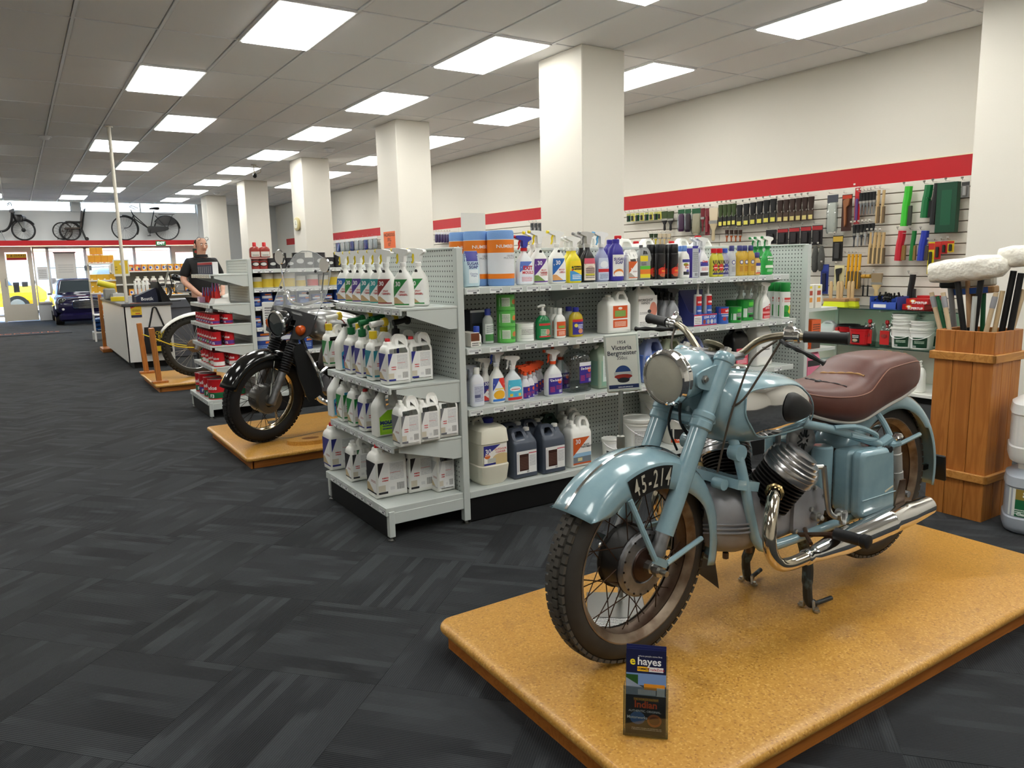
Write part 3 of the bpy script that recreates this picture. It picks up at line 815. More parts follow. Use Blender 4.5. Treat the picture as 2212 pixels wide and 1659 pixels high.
# tank
TK = XLoft([(.243, .03, .03, 2.2, .765), (.252, .075, .06, 2.3, .762), (.275, .108, .085, 2.5, .755), (.32, .132, .105, 2.7, .738), (.38, .145, .114, 2.8, .73), (.45, .15, .115, 2.9, .725), (.53, .147, .11, 2.9, .72), (.61, .139, .101, 2.8, .714), (.67, .126, .088, 2.7, .702), (.712, .105, .064, 2.5, .684), (.73, .075, .038, 2.3, .674), (.736, .03, .015, 2, .672)])
tk = P('fuel_tank', TK.mesh(40, 5), M_blue)
chp = round_poly([(.345, .80), (.60, .795), (.69, .73), (.72, .66), (.69, .635), (.41, .637), (.335, .72)], .32, 5)
pad = round_poly([(.498, .738), (.525, .773), (.575, .77), (.675, .715), (.682, .695), (.63, .675), (.53, .675), (.5, .70)], .4, 4)
for sgn in (-1, 1):
 c = P('chrome_panel', side_patch(TK, chp, .0025, sgn), M_chrome, tk)
 P('panel_beading', MB().tube([(x, sgn*(TK.side(x, z)+.003), z) for x, z in chp], .0028, 6, closed=True), M_blue, tk)
 P('knee_pad', side_patch(TK, pad, .004, sgn, 8, .014), M_blk, tk)
P('filler_cap', MB().lathe([(.034, 0), (.04, .004), (.041, .009), (.036, .014), (.012, .017), (0, .017)], 28, Tm(.455, 0, .838)), M_chrome, tk)
# seat
ST = XLoft([(.672, .02, .015, 2.2, .745), (.685, .06, .035, 2.4, .735), (.72, .1, .052, 2.6, .716), (.79, .126, .064, 2.8, .698), (.87, .137, .074, 2.8, .686), (.94, .14, .081, 2.9, .682), (1.0, .138, .087, 3.0, .688), (1.05, .135, .096, 3.2, .706), (1.1, .132, .1, 3.5, .724), (1.16, .129, .096, 3.7, .734), (1.24, .124, .09, 3.7, .742), (1.31, .115, .08, 3.5, .748), (1.37, .1, .066, 3.2, .748), (1.4, .07, .046, 2.6, .746), (1.412, .03, .02, 2.2, .744)])
se = P('seat', ST.mesh(44, 5), M_seat)
for sgn in (-1, 1):
 bd = []; sm = []
 for k in range(33):
  x = .70+.68*k/32; _, w, h, e, cz = ST.at(x); zb = cz-h*.80; bd.append((x, sgn*(ST.side(x, zb)+.002), zb))
  zs = cz+h*(.42 if x < 1.0 else .42+.2*min(1, (x-1)/.12)); sm.append((x, sgn*(ST.side(x, zs)+.001), zs))
 P('seat_beading', MB().tube(bd, .007, 8), M_piping, se); P('seat_seam', MB().tube(sm, .0022, 6), mat('seam_tan', (140, 96, 78), .5), se)
def seat_top(x, y):
 _, w, h, e, cz = ST.at(x); u = min(abs(y/w), .999); return cz+h*(1-u**e)**(1/e)
for pts, wd, m in (([(.84, -.02), (.86, -.03), (.87, .015), (.885, .05)], .006, M_black), ([(.86, -.03), (.88, -.07), (.90, -.105)], .0035, M_black), ([(.985, .06), (.99, .02), (1.0, -.02), (1.01, -.06), (1.015, -.095)], .005, mat('frayed_foam', (176, 138, 92), .9)), ([(1.335, .06), (1.35, .02), (1.36, -.02), (1.365, -.05)], .004, mat('frayed_foam', (176, 138, 92), .9))):
 q = smooth_path([(x, y, seat_top(x, y)) for x, y in pts], 4)
 q = [(p.x, p.y, seat_top(p.x, p.y)) for p in q]
 P('seat_tear', MB().tube(q, [wd*(.4+.6*abs(sin(i*2.1))) for i in range(len(q))], 6), m, se)
# rear mudguard, lamp plate
rf = solidify(P('rear_mudguard', fender(MB(), (1.25, .335), .352, .08, rad(150), rad(-12), lambda a: .285 if a > rad(40) else .30, 40), M_blue), .003)
P('plate_bracket', MB().box((1.655, 0, .32), (.012, .15, .11), Matrix.Rotation(-.15, 3, 'Y'), .004).box((1.61, -.03, .33), (.09, .012, .02)), M_black, rf)
for y in (-.05, 0, .05): P('bracket_screw', MB().lathe([(.004, 0), (.003, .003), (0, .003)], 6, Tm(1.647, y, .36) @ Rm(-pi/2, 'Y')), mat('brass', (190, 150, 70), .3, .9), rf)
for sgn in (-1, 1): P('rear_stay', MB().tube([(1.13, sgn*.14, .5), (1.42, sgn*.084, .5)], .009), M_blue, rf)
P('seat_strut', MB().tube(smooth_path([(1.09, -.09, .645), (1.105, -.12, .60), (1.115, -.145, .55)]), .01).tube(smooth_path([(1.09, .09, .645), (1.105, .12, .60), (1.115, .145, .55)]), .01), M_blue, rf)
# frame
fr = MB()
for sgn in (-1, 1):
 fr.tube(smooth_path([(.285, sgn*.03, .70), (.345, sgn*.075, .655), (.362, sgn*.11, .55), (.40, sgn*.122, .38), (.43, sgn*.125, .30), (.49, sgn*.128, .272), (.70, sgn*.135, .277), (.93, sgn*.14, .288), (1.12, sgn*.13, .31)]), .0165, 12)
 fr.tube(smooth_path([(.28, sgn*.03, .74), (.5, sgn*.06, .69), (.70, sgn*.105, .64), (.86, sgn*.125, .595), (1.06, sgn*.14, .525)]), .0155, 12)
 fr.tube([(.93, sgn*.135, .29), (1.26, sgn*.105, .335)], .0165, 12)
 fr.tube([(1.06, sgn*.14, .525), (1.10, sgn*.15, .545)], .018, 10)
 fr.tube(smooth_path([(.80, sgn*.13, .62), (.90, sgn*.15, .612), (1.0, sgn*.155, .575), (1.0, sgn*.15, .555), (.88, sgn*.14, .585)]), .009, 8)
 fr.lathe([(.026, -.018), (.028, 0), (.026, .018)], 14, Tm(.352, sgn*.1, .60) @ Rm(pi/2, 'X'))
 fr.lathe([(.02, 0), (.02, .022), (.011, .024), (.011, .034)], 14, Tm(.352, sgn*.11, .60) @ Rm(-sgn*-pi/2, 'X'))
fr.box((.375, 0, .495), (.1, .26, .03), Matrix.Rotation(.25, 3, 'Y'))
fr.tube([(.30, -.06, .505), (.30, -.10, .505)], .018, 12)
P('frame', fr, M_blue)
# rear suspension
for sgn in (-1, 1):
 y = sgn*.15
 s_ = P('rear_shock', MB().lathe([(.024, 0), (.026, .01), (.026, .13), (.0235, .132), (.0235, .2), (.021, .203), (.021, .25)], 20, along((1.173, y, .285), (1.132, y, .545))), mat('shock_grey', (168, 166, 160), .4, .4))
 P('shock_cap', MB().lathe([(.028, 0), (.03, .006), (.026, .014), (.012, .018), (0, .02)], 18, along((1.133, y, .54), (1.128, y, .57))), M_chrome, s_)
 P('shock_shroud', MB().box((1.118, sgn*.15, .522), (.06, .05, .03), None, .01), M_blue, s_)
 P('shock_foot', MB().lathe([(.022, -.03), (.025, -.02), (.022, .02)], 14, along((1.173, y, .285), (1.132, y, .545))).lathe([(.012, 0), (.012, .04)], 10, Tm(1.18, y, .33) @ Rm(pi/2, 'X')), M_alu, s_)
# side boxes
def bev(name, mb, m, parent=bk, w=.014, seg=3):
 o = P(name, mb, m, parent); md = o.modifiers.new('round', 'BEVEL'); md.width = w; md.segments = seg; md.limit_method = 'ANGLE'; md.angle_limit = rad(40); return o
def rbox_side(x0, x1, z0, z1, y0, y1, r=.03):
 poly = round_poly([(x0, z1-.012), (x1-.02, z1-.02), (x1+.005, z0), (x0+.004, z0)], .12, 3)
 return MB().prism(poly, abs(y1-y0), Tm(0, (y0+y1)/2, 0))
for sgn in (-1, 1):
 tb = bev('toolbox', rbox_side(.862, 1.06, .305, .545, sgn*.085, sgn*.155), M_blue)
 bev('lid', rbox_side(.858, 1.066, .30, .55, sgn*.158, sgn*.205), M_blue, tb)
 P('lid_rib', MB().tube([(.862, sgn*.2065, .37), (1.06, sgn*.2065, .37)], .0022, 6), M_blue, tb)
 P('lid_knob', MB().lathe([(.012, 0), (.012, .02), (.008, .022), (.008, .03)], 10, Tm(1.02, sgn*.205, .525) @ Rm(-sgn*-pi/2, 'X')), M_black, tb)
 P('lid_transfer', MB().box((1.02, sgn*.2062, .385), (.05, .001, .006), Matrix.Rotation(-.25, 3, 'Y')), mat('transfer_cream', (214, 206, 180), .5), tb)
 P('air_canister', MB().lathe([(.03, 0), (.036, .004), (.036, .22), (.03, .226)], 18, Tm(.82, sgn*.075, .32)), M_blue)
P('horn', MB().lathe([(.05, -.02), (.052, 0), (.044, .006), (.02, .008), (0, .004)], 28, along((.735, -.055, .575), (.70, -.16, .585))), M_alu)
hs = MB()
for k in range(6):
 a = 2*pi*k/6+.3
 for q in (-.006, .006): hs.box((.7305+.024*cos(a)+q*sin(a), -.0665, .576+.024*sin(a)-q*cos(a)), (.024, .003, .005), Matrix.Rotation(-a, 3, 'Y'))
stuff(P('horn_slots', hs, M_black))
# engine
en = P('engine', MB().loft([(0, .02, .03, 2.3), (.012, .07, .075, 2.4), (.05, .105, .11, 2.5), (.10, .12, .122, 2.6), (.15, .122, .122, 2.8), (.16, .118, .118, 2.8)], 40).mesh('engine', 40, Matrix.Translation((.295, 0, .367)) @ LX), M_castalu)
en['label'] = 'grey cast alloy crankcase with V emblem'
P('gearbox', MB().loft([(0, .112, .112, 3.5), (.12, .12, .105, 4), (.22, .118, .1, 4), (.30, .1, .095, 4), (.34, .07, .08, 3.5)], 36).mesh('gearbox', 40, Matrix.Translation((.44, 0, .362)) @ LX), M_castalu, en)
P('gear_cover', MB().prism(round_poly([(.60, .43), (.70, .445), (.77, .40), (.76, .31), (.66, .27), (.595, .29)], .35), .03, Tm(0, -.118, 0)), M_castalu, en)
bo = MB()
for x, z in ((.615, .42), (.70, .432), (.755, .395), (.745, .315), (.665, .285), (.607, .30), (.53, .44), (.685, .36)): bo.lathe([(.008, 0), (.008, .007), (.004, .009), (0, .009)], 6, Tm(x, -.134 if x > .59 else -.118, z) @ MWX)
bo.lathe([(.016, 0), (.016, .02), (.009, .022), (.009, .034), (0, .034)], 12, Tm(.70, -.134, .335) @ MWX)
stuff(P('cover_bolts', bo, M_steel, en))
em = MB()
for q in (-.014, 0, .014):
 em.tube([Vector((.412-.1245*abs(cos(t))**1.0, -.127*sin(t), .355+q-abs(cos(t))**8*.012)) for t in [rad(a) for a in range(-100, 101, 8)]], .0035, 6)
stuff(P('trim_ribs', em, M_castalu, en))
P('v_emblem', MB().prism([(.0, .03), (.012, .03), (.022, -.012), (.032, .03), (.044, .03), (.022, -.035)], .006, Tm(.292, -.005, .352) @ Rm(-pi/2, 'Z') @ Tm(-.022, 0, 0)), M_castalu, en)
stuff(P('sump_bolts', MB().lathe([(.01, 0), (.01, .02)], 6, Tm(.37, -.05, .235)).lathe([(.012, 0), (.012, .02)], 6, Tm(.47, -.06, .235)), M_rust, en))
for sgn in (-1, 1):
 A, B_ = Vector((.52, sgn*.07, .405)), Vector((.585, sgn*.155, .56)); CM = along(A, B_); Lc = (B_-A).length
 cy = MB()
 for k in range(9):
  z = .012+.0125*k; cy.lathe([(.06, z-.003), (.082, z-.0022), (.082, z+.0022), (.06, z+.003)], 30, CM)
 cy.lathe([(.06, 0), (.06, .13)], 24, CM)
 c = P('cylinder', cy, M_dark, en)
 hp = [(.086, .118), (.09, .122), (.09, .134), (.088, .14)]
 for k in range(5):
  z_ = k/4; r_ = .0905*math.sqrt(max(1-(.80*z_)**2, 0)); hp += [(r_-.0009, .1405+.054*z_), (r_, .142+.054*z_), (r_*.992, .15+.054*z_)]
 hp += [(.04, .206), (.02, .2095), (0, .2105)]
 P('cylinder_head', MB().lathe(hp, 40, CM), M_pol, c)
 P('exhaust_collar', MB().lathe([(.026, 0), (.03, .004), (.03, .018), (.024, .022)], 8, along((.475, sgn*.15, .465), (.425, sgn*.185, .468))), mat('gold_chrome', (196, 170, 120), .2, 1.0), c)
 ex = smooth_path([(.455, sgn*.165, .467), (.41, sgn*.195, .46), (.365, sgn*.222, .425), (.345, sgn*.235, .375), (.35, sgn*.24, .32), (.385, sgn*.24, .277), (.44, sgn*.24, .262), (.52, sgn*.24, .264)], 8)
 e = P('exhaust_pipe', MB().tube(ex, .0205, 18), mat('blued_chrome', (206, 196, 178), .1, 1.0))
 P('silencer', MB().lathe([(.021, 0), (.025, .004), (.025, .02), (.023, .024), (.026, .05), (.04, .17), (.0425, .2), (.0425, .44), (.0435, .442), (.0435, .46), (.0425, .462), (.0425, .56), (.034, .7), (.031, .70), (.029, .6)], 32, along((.515, sgn*.24, .264), (1.24, sgn*.24, .296))), M_chrome, e)
 P('silencer_bracket', MB().prism([(1.10, .40), (1.13, .40), (1.13, .27), (1.06, .25), (1.05, .27)], .006, Tm(0, sgn*.2, 0)).lathe([(.009, 0), (.009, .05)], 8, Tm(1.125, sgn*.16, .385) @ Rm(-sgn*-pi/2, 'X')), M_rust, e)
 P('footpeg', MB().lathe([(.014, 0), (.0205, .002), (.019, .01), (.019, .09), (.0225, .094), (.0225, .112), (.016, .115)], 18, along((.652, sgn*.25, .316), (.654, sgn*.36, .32))), M_blk)
 P('footpeg_arm', MB().tube([(.62, sgn*.135, .285), (.652, sgn*.255, .315)], .008, 8), M_rust)
kl = MB().tube(smooth_path([(.62, -.13, .512), (.69, -.17, .512)], 3), .008, 8).tube(smooth_path([(.69, -.172, .515), (.70, -.178, .43), (.715, -.182, .36), (.74, -.19, .335)]), .009, 8)
kl.lathe([(.02, -.01), (.022, 0), (.02, .016)], 14, Tm(.765, -.19, .34) @ MWX).lathe([(.012, -.02), (.013, .02)], 10, Tm(.765, -.2, .33))
P('kick_starter', kl, M_steel)
P('gear_lever', MB().tube(smooth_path([(.65, -.14, .30), (.62, -.17, .29), (.60, -.2, .278)]), .007, 8), M_rust)
P('fuel_tap', MB().tube([(.60, -.06, .64), (.60, -.06, .585)], .009, 8).lathe([(.016, 0), (.016, .03)], 10, Tm(.60, -.06, .555)), M_alu)
P('carburettor', MB().lathe([(.03, 0), (.03, .06), (.02, .07)], 14, Tm(.64, -.05, .48)), M_castalu)
for sgn in (-1, 1):
 cs = MB().tube(smooth_path([(.66, sgn*.12, .27), (.70, sgn*.12, .16), (.69, sgn*.13, .09), (.70, sgn*.13, .03), (.725, sgn*.135, .014), (.80, sgn*.15, .02)]), [.019]*12+[.016]*6+[.015]*7+[.008]*6, 10)
 P('stand_leg', cs, mat('worn_black_blue', (48, 52, 54), .5, .3, var=(30, (90, 110, 116), .3, .45)))
for sgn in (-1, 1):
 cp = MB().tube([(.703, sgn*.13-.035, .004), (.703, sgn*.13-.02, .006), (.703, sgn*.13-.017, .03), (.703, sgn*.13, .036), (.703, sgn*.13+.017, .03), (.703, sgn*.13+.02, .006), (.703, sgn*.13+.035, .004)], .006, 8)
 for q in (-.03, .03): cp.lathe([(.012, 0), (.012, .006), (.007, .008), (.007, .014)], 6, Tm(.703, sgn*.13+q, .0))
 P('stand_clamp', cp, M_steel)
# brochure holder and brochures, info sign on its stand
ang = atan2(1.261-1.192, 1.34-1.271)
bh = T('brochure_holder', 'small clear brochure holder at the front of the blue motorcycle platform', 'holder', (1.228, 1.306, ZP), -pi/4)
tl = Matrix.Rotation(-.16, 4, 'X')
O('back_plate', MB().box((0, .012, .1), (.106, .002, .2), None).mesh('bp', None, tl), M_clear, bh)
O('front_pocket', MB().box((0, -.018, .065), (.112, .002, .125), None).box((-.055, -.003, .065), (.002, .03, .125)).box((.055, -.003, .065), (.002, .03, .125)).box((0, -.003, .003), (.112, .03, .003)).mesh('fp', None, tl), M_clear, bh)
def brochure_mat():
 return label_mat('brochure_print', (20, 26, 62), [('r', 0, .0, 1, .48, (34, 28, 26)), ('r', 0, .45, 1, .72, (120, 150, 200)), ('r', 0, .45, .3, .70, (40, 84, 34)), ('r', .3, .47, 1, .58, (60, 66, 72)), ('h', -.25, -1, -.66, (150, 160, 176)), ('r', 0, 0, 1, .46, (30, 26, 28)), ('r', 0, .72, 1, 1, (20, 26, 66)), ('r', .45, .53, .97, .60, (232, 150, 40)), ('r', .3, .47, .75, .53, (216, 216, 220)), ('r', .77, .46, .97, .56, (226, 226, 228)), ('r', .28, .745, .56, .80, (246, 190, 30)), ('r', .57, .745, .93, .80, (240, 240, 240)), ('r', .2, .395, .82, .43, (150, 96, 30)), ('c', .3, .19, .19, .075, (70, 110, 170)), ('c', .72, .17, .18, .075, (176, 90, 36)), ('c', .72, .17, .13, .05, (120, 56, 24)), ('t', .15, .05, .9, .085, 2, (180, 180, 180))])
br_me = MB().grid([(x, 0, z) for z in (0, .215) for x in (-.05, .05)], 2, 2).mesh('brochure')
for k in range(3):
 b = tag(O('brochure', MB().box((0, .0008, .1075), (.1, .0014, .215)).mesh('b'), pm((34, 40, 90), .4)), ['front motorworks brochure with yellow and white lettering in the holder', 'middle brochure in the holder on the blue motorcycle platform', 'back brochure in the holder on the blue motorcycle platform'][k], 'brochure', 'brochures in the holder')
 M_ = Matrix.Translation((1.228, 1.306, ZP+.006)) @ Rm(-pi/4, 'Z') @ tl @ Tm(0, -.012+.006*k, .004*k)
 b.matrix_world = M_
 if k == 0:
  f = O('print', br_me, brochure_mat(), b, (0, -.0004, 0))
  for body, sz, x, z, col, bold in (('e', .03, -.034, .185, (250, 226, 40), .02), ('hayes', .027, .008, .185, (245, 245, 245), .02), ('Indian', .024, 0, .075, (226, 84, 30), .03), ('where people come first', .006, .01, .199, (230, 230, 230), 0), ('AUTHENTIC. ORIGINAL.', .0075, -.002, .0585, (240, 240, 240), .01), ('Motorworks', .01, -.021, .042, (240, 240, 240), .02), ('TradeZone', .009, .025, .166, (200, 30, 40), .01), ('HAMMER', .008, -.008, .166, (30, 30, 30), .01), ('THE WORLDS FASTEST', .006, 0, .0885, (240, 200, 60), 0)):
   O('lettering', text_mb(body, sz, x, z, y=-.0008, bold=bold, lift=0), pm(col, .5), b)
sg = T('info_sign', 'white framed sign reading 1954 Victoria Bergmeister 350cc on a metal pole', 'sign', (1.69, 1.93, ZP), rad(-38))
O('base_plate', MB().box((-.02, -.05, .004), (.2, .2, .008), None, .003), M_steel, sg)
O('pole', MB().lathe([(.02, 0), (.018, .008), (.0095, .014), (.0095, .55), (.014, .56), (.014, .6), (.008, .605), (.008, .76)], 14), mat('sign_pole_grey', (150, 150, 142), .4, .5), sg)
sgm = Tm(.012, 0, .76) @ Matrix.Rotation(rad(-4), 4, 'Y') @ Tm(0, 0, -.76)
O('frame', MB().box((0, 0, .855), (.116, .012, .2), None, .005).mesh('fr', None, sgm), mat('sign_frame', (196, 202, 192), .35), sg)
sf = O('sign_face', MB().grid([tuple(sgm @ Vector((x, -.0068, z))) for z in (.766, .945) for x in (-.05, .05)], 2, 2), label_mat('sign_print', (226, 224, 212), [('r', 0, 0.01, 1, .085, (36, 48, 92)), ('c', .5, .29, .27, .16, (40, 66, 120)), ('r', .2, .26, .8, .33, (196, 196, 190)), ('c', .5, .24, .3, .045, (150, 40, 30)), ('c', .5, .17, .2, .05, (40, 40, 44)), ('t', .3, .03, .8, .06, 1, (220, 220, 220))]), sg)
for body, sz, z, bold in (('1954', .016, .925, 0), ('Victoria', .022, .907, .015), ('Bergmeister', .021, .889, .015), ('350cc', .016, .872, 0)):
 tm = text_mb(body, sz, 0, z, y=-.0074, lift=0, bold=bold, sxk=.95); tm.v = [tuple(sgm @ Vector(v)) for v in tm.v]
 O('lettering', tm, pm((30, 32, 48), .5), sg)
cdn = T('info_card', 'white printed card lying on the blue motorcycle platform behind the front wheel', 'card', (1.56, 1.84, ZP+.001), rad(-28))
O('card', MB().box((0, 0, .002), (.15, .17, .003)), pm((235, 235, 230), .5), cdn)
O('print', MB().grid([(x, y, .0042) for y in (-.08, .08) for x in (-.07, .07)], 2, 2), label_mat('card_print', (235, 235, 230), [('t', .1, .15, .9, .7, 8, (60, 60, 60)), ('r', .3, .8, .7, .86, (30, 30, 40))]), cdn)
# ================================================================= shop goods: builders (front faces -y, origin at the base centre)
class Prod:
 def __init__(s, name, cat): s.name, s.cat, s.parts = name, cat, []
 def add(s, name, mb, m, sub=None, smooth=40, stuff=False):
  me = mb.mesh(name, smooth) if isinstance(mb, MB) else mb
  if len(me.materials) == 0: me.materials.append(m)
  s.parts.append((name, me, m, sub, stuff)); return len(s.parts)-1
 def place(s, label, loc, rz=0.0, group=None, name=None, rot=None):
  t = T(name or s.name, label, s.cat, loc, rz, group, rot)
  obs = []
  for nm, me, m, sub, sf in s.parts:
   o = O(nm, me, m, t if sub is None else obs[sub]); obs.append(o)
   if sf: o['kind'] = 'stuff'
  return t
class Body:
 """bottle lofted along z with a findable front surface"""
 def __init__(s, secs): s.s = secs
 def mb(s, n=24): return MB().loft(s.s, n)
 def at(s, z):
  q = s.s
  if z <= q[0][0]: return q[0]
  for a, b in zip(q, q[1:]):
   if z <= b[0]:
    t = (z-a[0])/max(b[0]-a[0], 1e-9); return tuple(a[i]+(b[i]-a[i])*t for i in range(min(len(a), len(b))))
  return q[-1]
 def front(s, x, z):
  r = s.at(z); e = r[3] if len(r) > 3 else 2; cx = r[4] if len(r) > 4 else 0
  u = min(abs((x-cx)/r[1]), .995)
  return -r[2]*(1-u**e)**(1/e)
 def label(s, z0, z1, f=.85, nx=9, nz=6, lift=.0006, back=False, x0=None, x1=None):
  pts = []
  for j in range(nz):
   z = z0+(z1-z0)*j/(nz-1); r = s.at(z); cx = r[4] if len(r) > 4 else 0
   a = (cx-r[1]*f) if x0 is None else x0; b = (cx+r[1]*f) if x1 is None else x1
   for i in range(nx):
    x = a+(b-a)*i/(nx-1); y = s.front(x, z)-lift
    pts.append((x, y, z) if not back else (-x, -y, z))
  return MB().grid(pts, nx, nz)
def addtext(p, body, items, sub, front=None, y=0):
 for b, sz, x, z, col, bold in items:
  p.add('lettering', text_mb(b, sz, x, z, front, bold, y=y, lift=.0014, line=.85), pm(col, .5), sub, None)
_PC = {}
def cached(fn):
 def w(*a, **k):
  key = (fn.__name__, repr(a), repr(sorted(k.items())))
  if key not in _PC: _PC[key] = fn(*a, **k)
  return _PC[key]
 return w
WHT = (236, 236, 230)
HOLO = {'w': None}
def lab30(col, pic=(190, 150, 110)):
 return label_mat('label30_%d_%d_%d_%d' % (*col, pic[0]), (240, 240, 238), [('h', -.72, 1, .28, col), ('r', .0, .0, 1, .3, pic), ('h', .5, 1, .42, (240, 240, 238)), ('h', -.72, 1, .28, col), ('r', 0, 0, 1, .05, col), ('t', .45, .36, .95, .44, 2, (150, 40, 40))])
def labtop(col, base, band=None, art=None):
 ops = [('r', 0, .72, 1, 1, col), ('t', .12, .1, .88, .34, 4, (90, 90, 90))]
 if band: ops.append(('r', 0, .0, 1, .1, band))
 if art: ops.append(('c', .5, .22, .3, .16, art))
 return label_mat('labtop_%s_%s_%s_%s' % (col, base, band, art), base, ops)
LAB_BACK = label_mat('label_back', (238, 238, 236), [('t', .1, .36, .9, .95, 14, (120, 120, 124)), ('b', .55, .08, .9, .28, (20, 20, 20)), ('r', .1, .1, .45, .2, (214, 214, 214))])
@cached
def trigger(body=WHT, head=(238, 238, 234), lever=(238, 238, 234), lab=None, h=.275, w=.1, d=.055, clear=False, text=(), dot=False, tag_=None, collar=None):
 p = Prod('spray_bottle', 'spray bottle')
 W, D = w/2, d/2; hb = h*.66
 B = Body([(0, W*.86, D*.86, 3), (.004, W*.96, D*.96, 3), (.01, W, D, 3.2), (hb*.55, W, D, 3.2), (hb*.75, W*.86, D*.96, 3), (hb*.88, W*.55, D*.75, 2.6), (hb*.95, W*.36, D*.56, 2.2), (hb, .0135, .0135, 2), (hb+.012, .013, .013, 2)])
 bm = M_clear if clear == 1 else pm(body, .3)
 b = p.add('bottle', B.mb(), bm)
 if clear: p.add('liquid', Body([(.003, W*.9, D*.9, 3), (.01, W*.96, D*.95, 3.2), (hb*.5, W*.96, D*.95, 3.2)]).mb(), pm(body, .2), b)
 z = hb+.008; m = pm(head, .4); k_ = min(1, max(.58, w/.085)); K = lambda x: x*k_
 hd = MB().lathe([(K(.0155), 0), (K(.0165), .003), (K(.0165), .018), (K(.013), .021)], 14, Tm(0, 0, z))
 hd.prism(round_poly([(K(-.052), h-.012), (K(-.05), h), (K(-.01), h), (K(.038), h-.008), (K(.042), h-.02), (K(.018), h-.034), (K(.014), z+.02), (K(-.012), z+.02), (K(-.014), h-.026), (K(-.03), h-.022)], .15, 2), K(.026))
 hq = p.add('trigger_head', hd, m)
 p.add('trigger_lever', MB().tube(smooth_path([(K(-.022), 0, h-.022), (K(-.03), 0, h-K(.04)), (K(-.028), 0, h-K(.055)), (K(-.036), 0, h-K(.07))], 3), [K(.006)]*4+[K(.005)]*4+[K(.0045)]*2, 6), pm(lever, .4), hq)
 p.add('nozzle', MB().lathe([(K(.008), 0), (K(.008), .01), (.004, .011), (0, .011)], 10, Tm(K(-.052), 0, h-.007) @ Rm(-pi/2, 'Y')), pm(lever, .4), hq)
 if collar: p.add('collar', MB().lathe([(.018, 0), (.018, .016)], 14, Tm(0, 0, z-.002)), pm(collar, .4), hq)
 if lab is not None:
  l = p.add('label', B.label(hb*.06, hb*.72, .86), lab, b)
  addtext(p, B, text, b, B.front)
 if dot: p.add('lock_sticker', MB().lathe([(0, .0), (.009, .0)], 14, Tm(0, B.front(0, hb*.93)-.003, hb*.92) @ Rm(pi/2, 'X') @ Rm(pi, 'X'), cap=False), label_mat('lock_dot', (30, 30, 30), [('r', 0, 0, 1, 1, (60, 70, 30))]), b)
 return p
def curve_slab(outer, hole, t, b):
 cu = bpy.data.curves.new('c', 'CURVE'); cu.dimensions = '2D'; cu.fill_mode = 'BOTH'; cu.extrude = max(t/2-b, .0005); cu.bevel_depth = b; cu.bevel_resolution = 2; cu.offset = -b
 for pts in [outer]+([hole] if hole else []):
  sp = cu.splines.new('POLY'); sp.points.add(len(pts)-1); sp.use_cyclic_u = True
  for q, (x, y) in zip(sp.points, pts): q.co = (x, y, 0, 1)
 ob = bpy.data.objects.new('c', cu)
 me = curve_to_mesh(ob)
 mb = MB(); mb.add([(v.co.x, -v.co.z, v.co.y) for v in me.vertices], [tuple(p.vertices) for p in me.polygons])
 bpy.data.objects.remove(ob); bpy.data.curves.remove(cu); bpy.data.meshes.remove(me)
 # weld
 key = {}; remap = []; nv = []
 for v in mb.v:
  k = tuple(round(c, 5) for c in v)
  if k not in key: key[k] = len(nv); nv.append(v)
  remap.append(key[k])
 mb.v = nv; fs = []
 for f in mb.f:
  g = []
  for i in f:
   r = remap[i]
   if not g or g[-1] != r: g.append(r)
  if len(g) > 2 and g[0] == g[-1]: g.pop()
  if len(set(g)) > 2: fs.append(tuple(g))
 mb.f = fs
 return mb
JUG = dict(
 side=([(0, .01), (.02, 0), (.98, 0), (1, .01), (1, .70), (.94, .76), (.92, .93), (.85, .985), (.60, .985), (.48, .90), (.43, .80), (.36, .79), (.35, .86), (.13, .86), (.12, .79), (.05, .76), (0, .70)], [(.57, .80), (.84, .80), (.82, .90), (.77, .925), (.64, .925), (.59, .89)], (.24, .86), .13),
 jerry=([(0, .01), (.02, 0), (.98, 0), (1, .01), (1, .72), (.93, .79), (.88, .82), (.86, .90), (.66, .90), (.64, .83), (.60, .84), (.56, .92), (.50, .985), (.12, .985), (.05, .93), (.03, .80), (0, .72)], [(.13, .80), (.46, .80), (.52, .85), (.47, .92), (.17, .92), (.12, .87)], (.76, .90), .15),
 top=([(0, .01), (.02, 0), (.98, 0), (1, .01), (1, .78), (.94, .84), (.80, .92), (.72, .985), (.30, .985), (.20, .92), (.06, .84), (0, .78)], [(.36, .87), (.64, .87), (.68, .90), (.62, .94), (.38, .94), (.32, .90)], (.16, .865), .11),
 slope=([(0, .01), (.02, 0), (.98, 0), (1, .01), (1, .60), (.97, .70), (.93, .90), (.86, .96), (.60, .96), (.52, .985), (.34, .985), (.33, .90), (.22, .82), (.05, .66), (0, .58)], [(.46, .56), (.84, .60), (.84, .83), (.78, .88), (.56, .88), (.44, .76)], (.43, .98), .16))
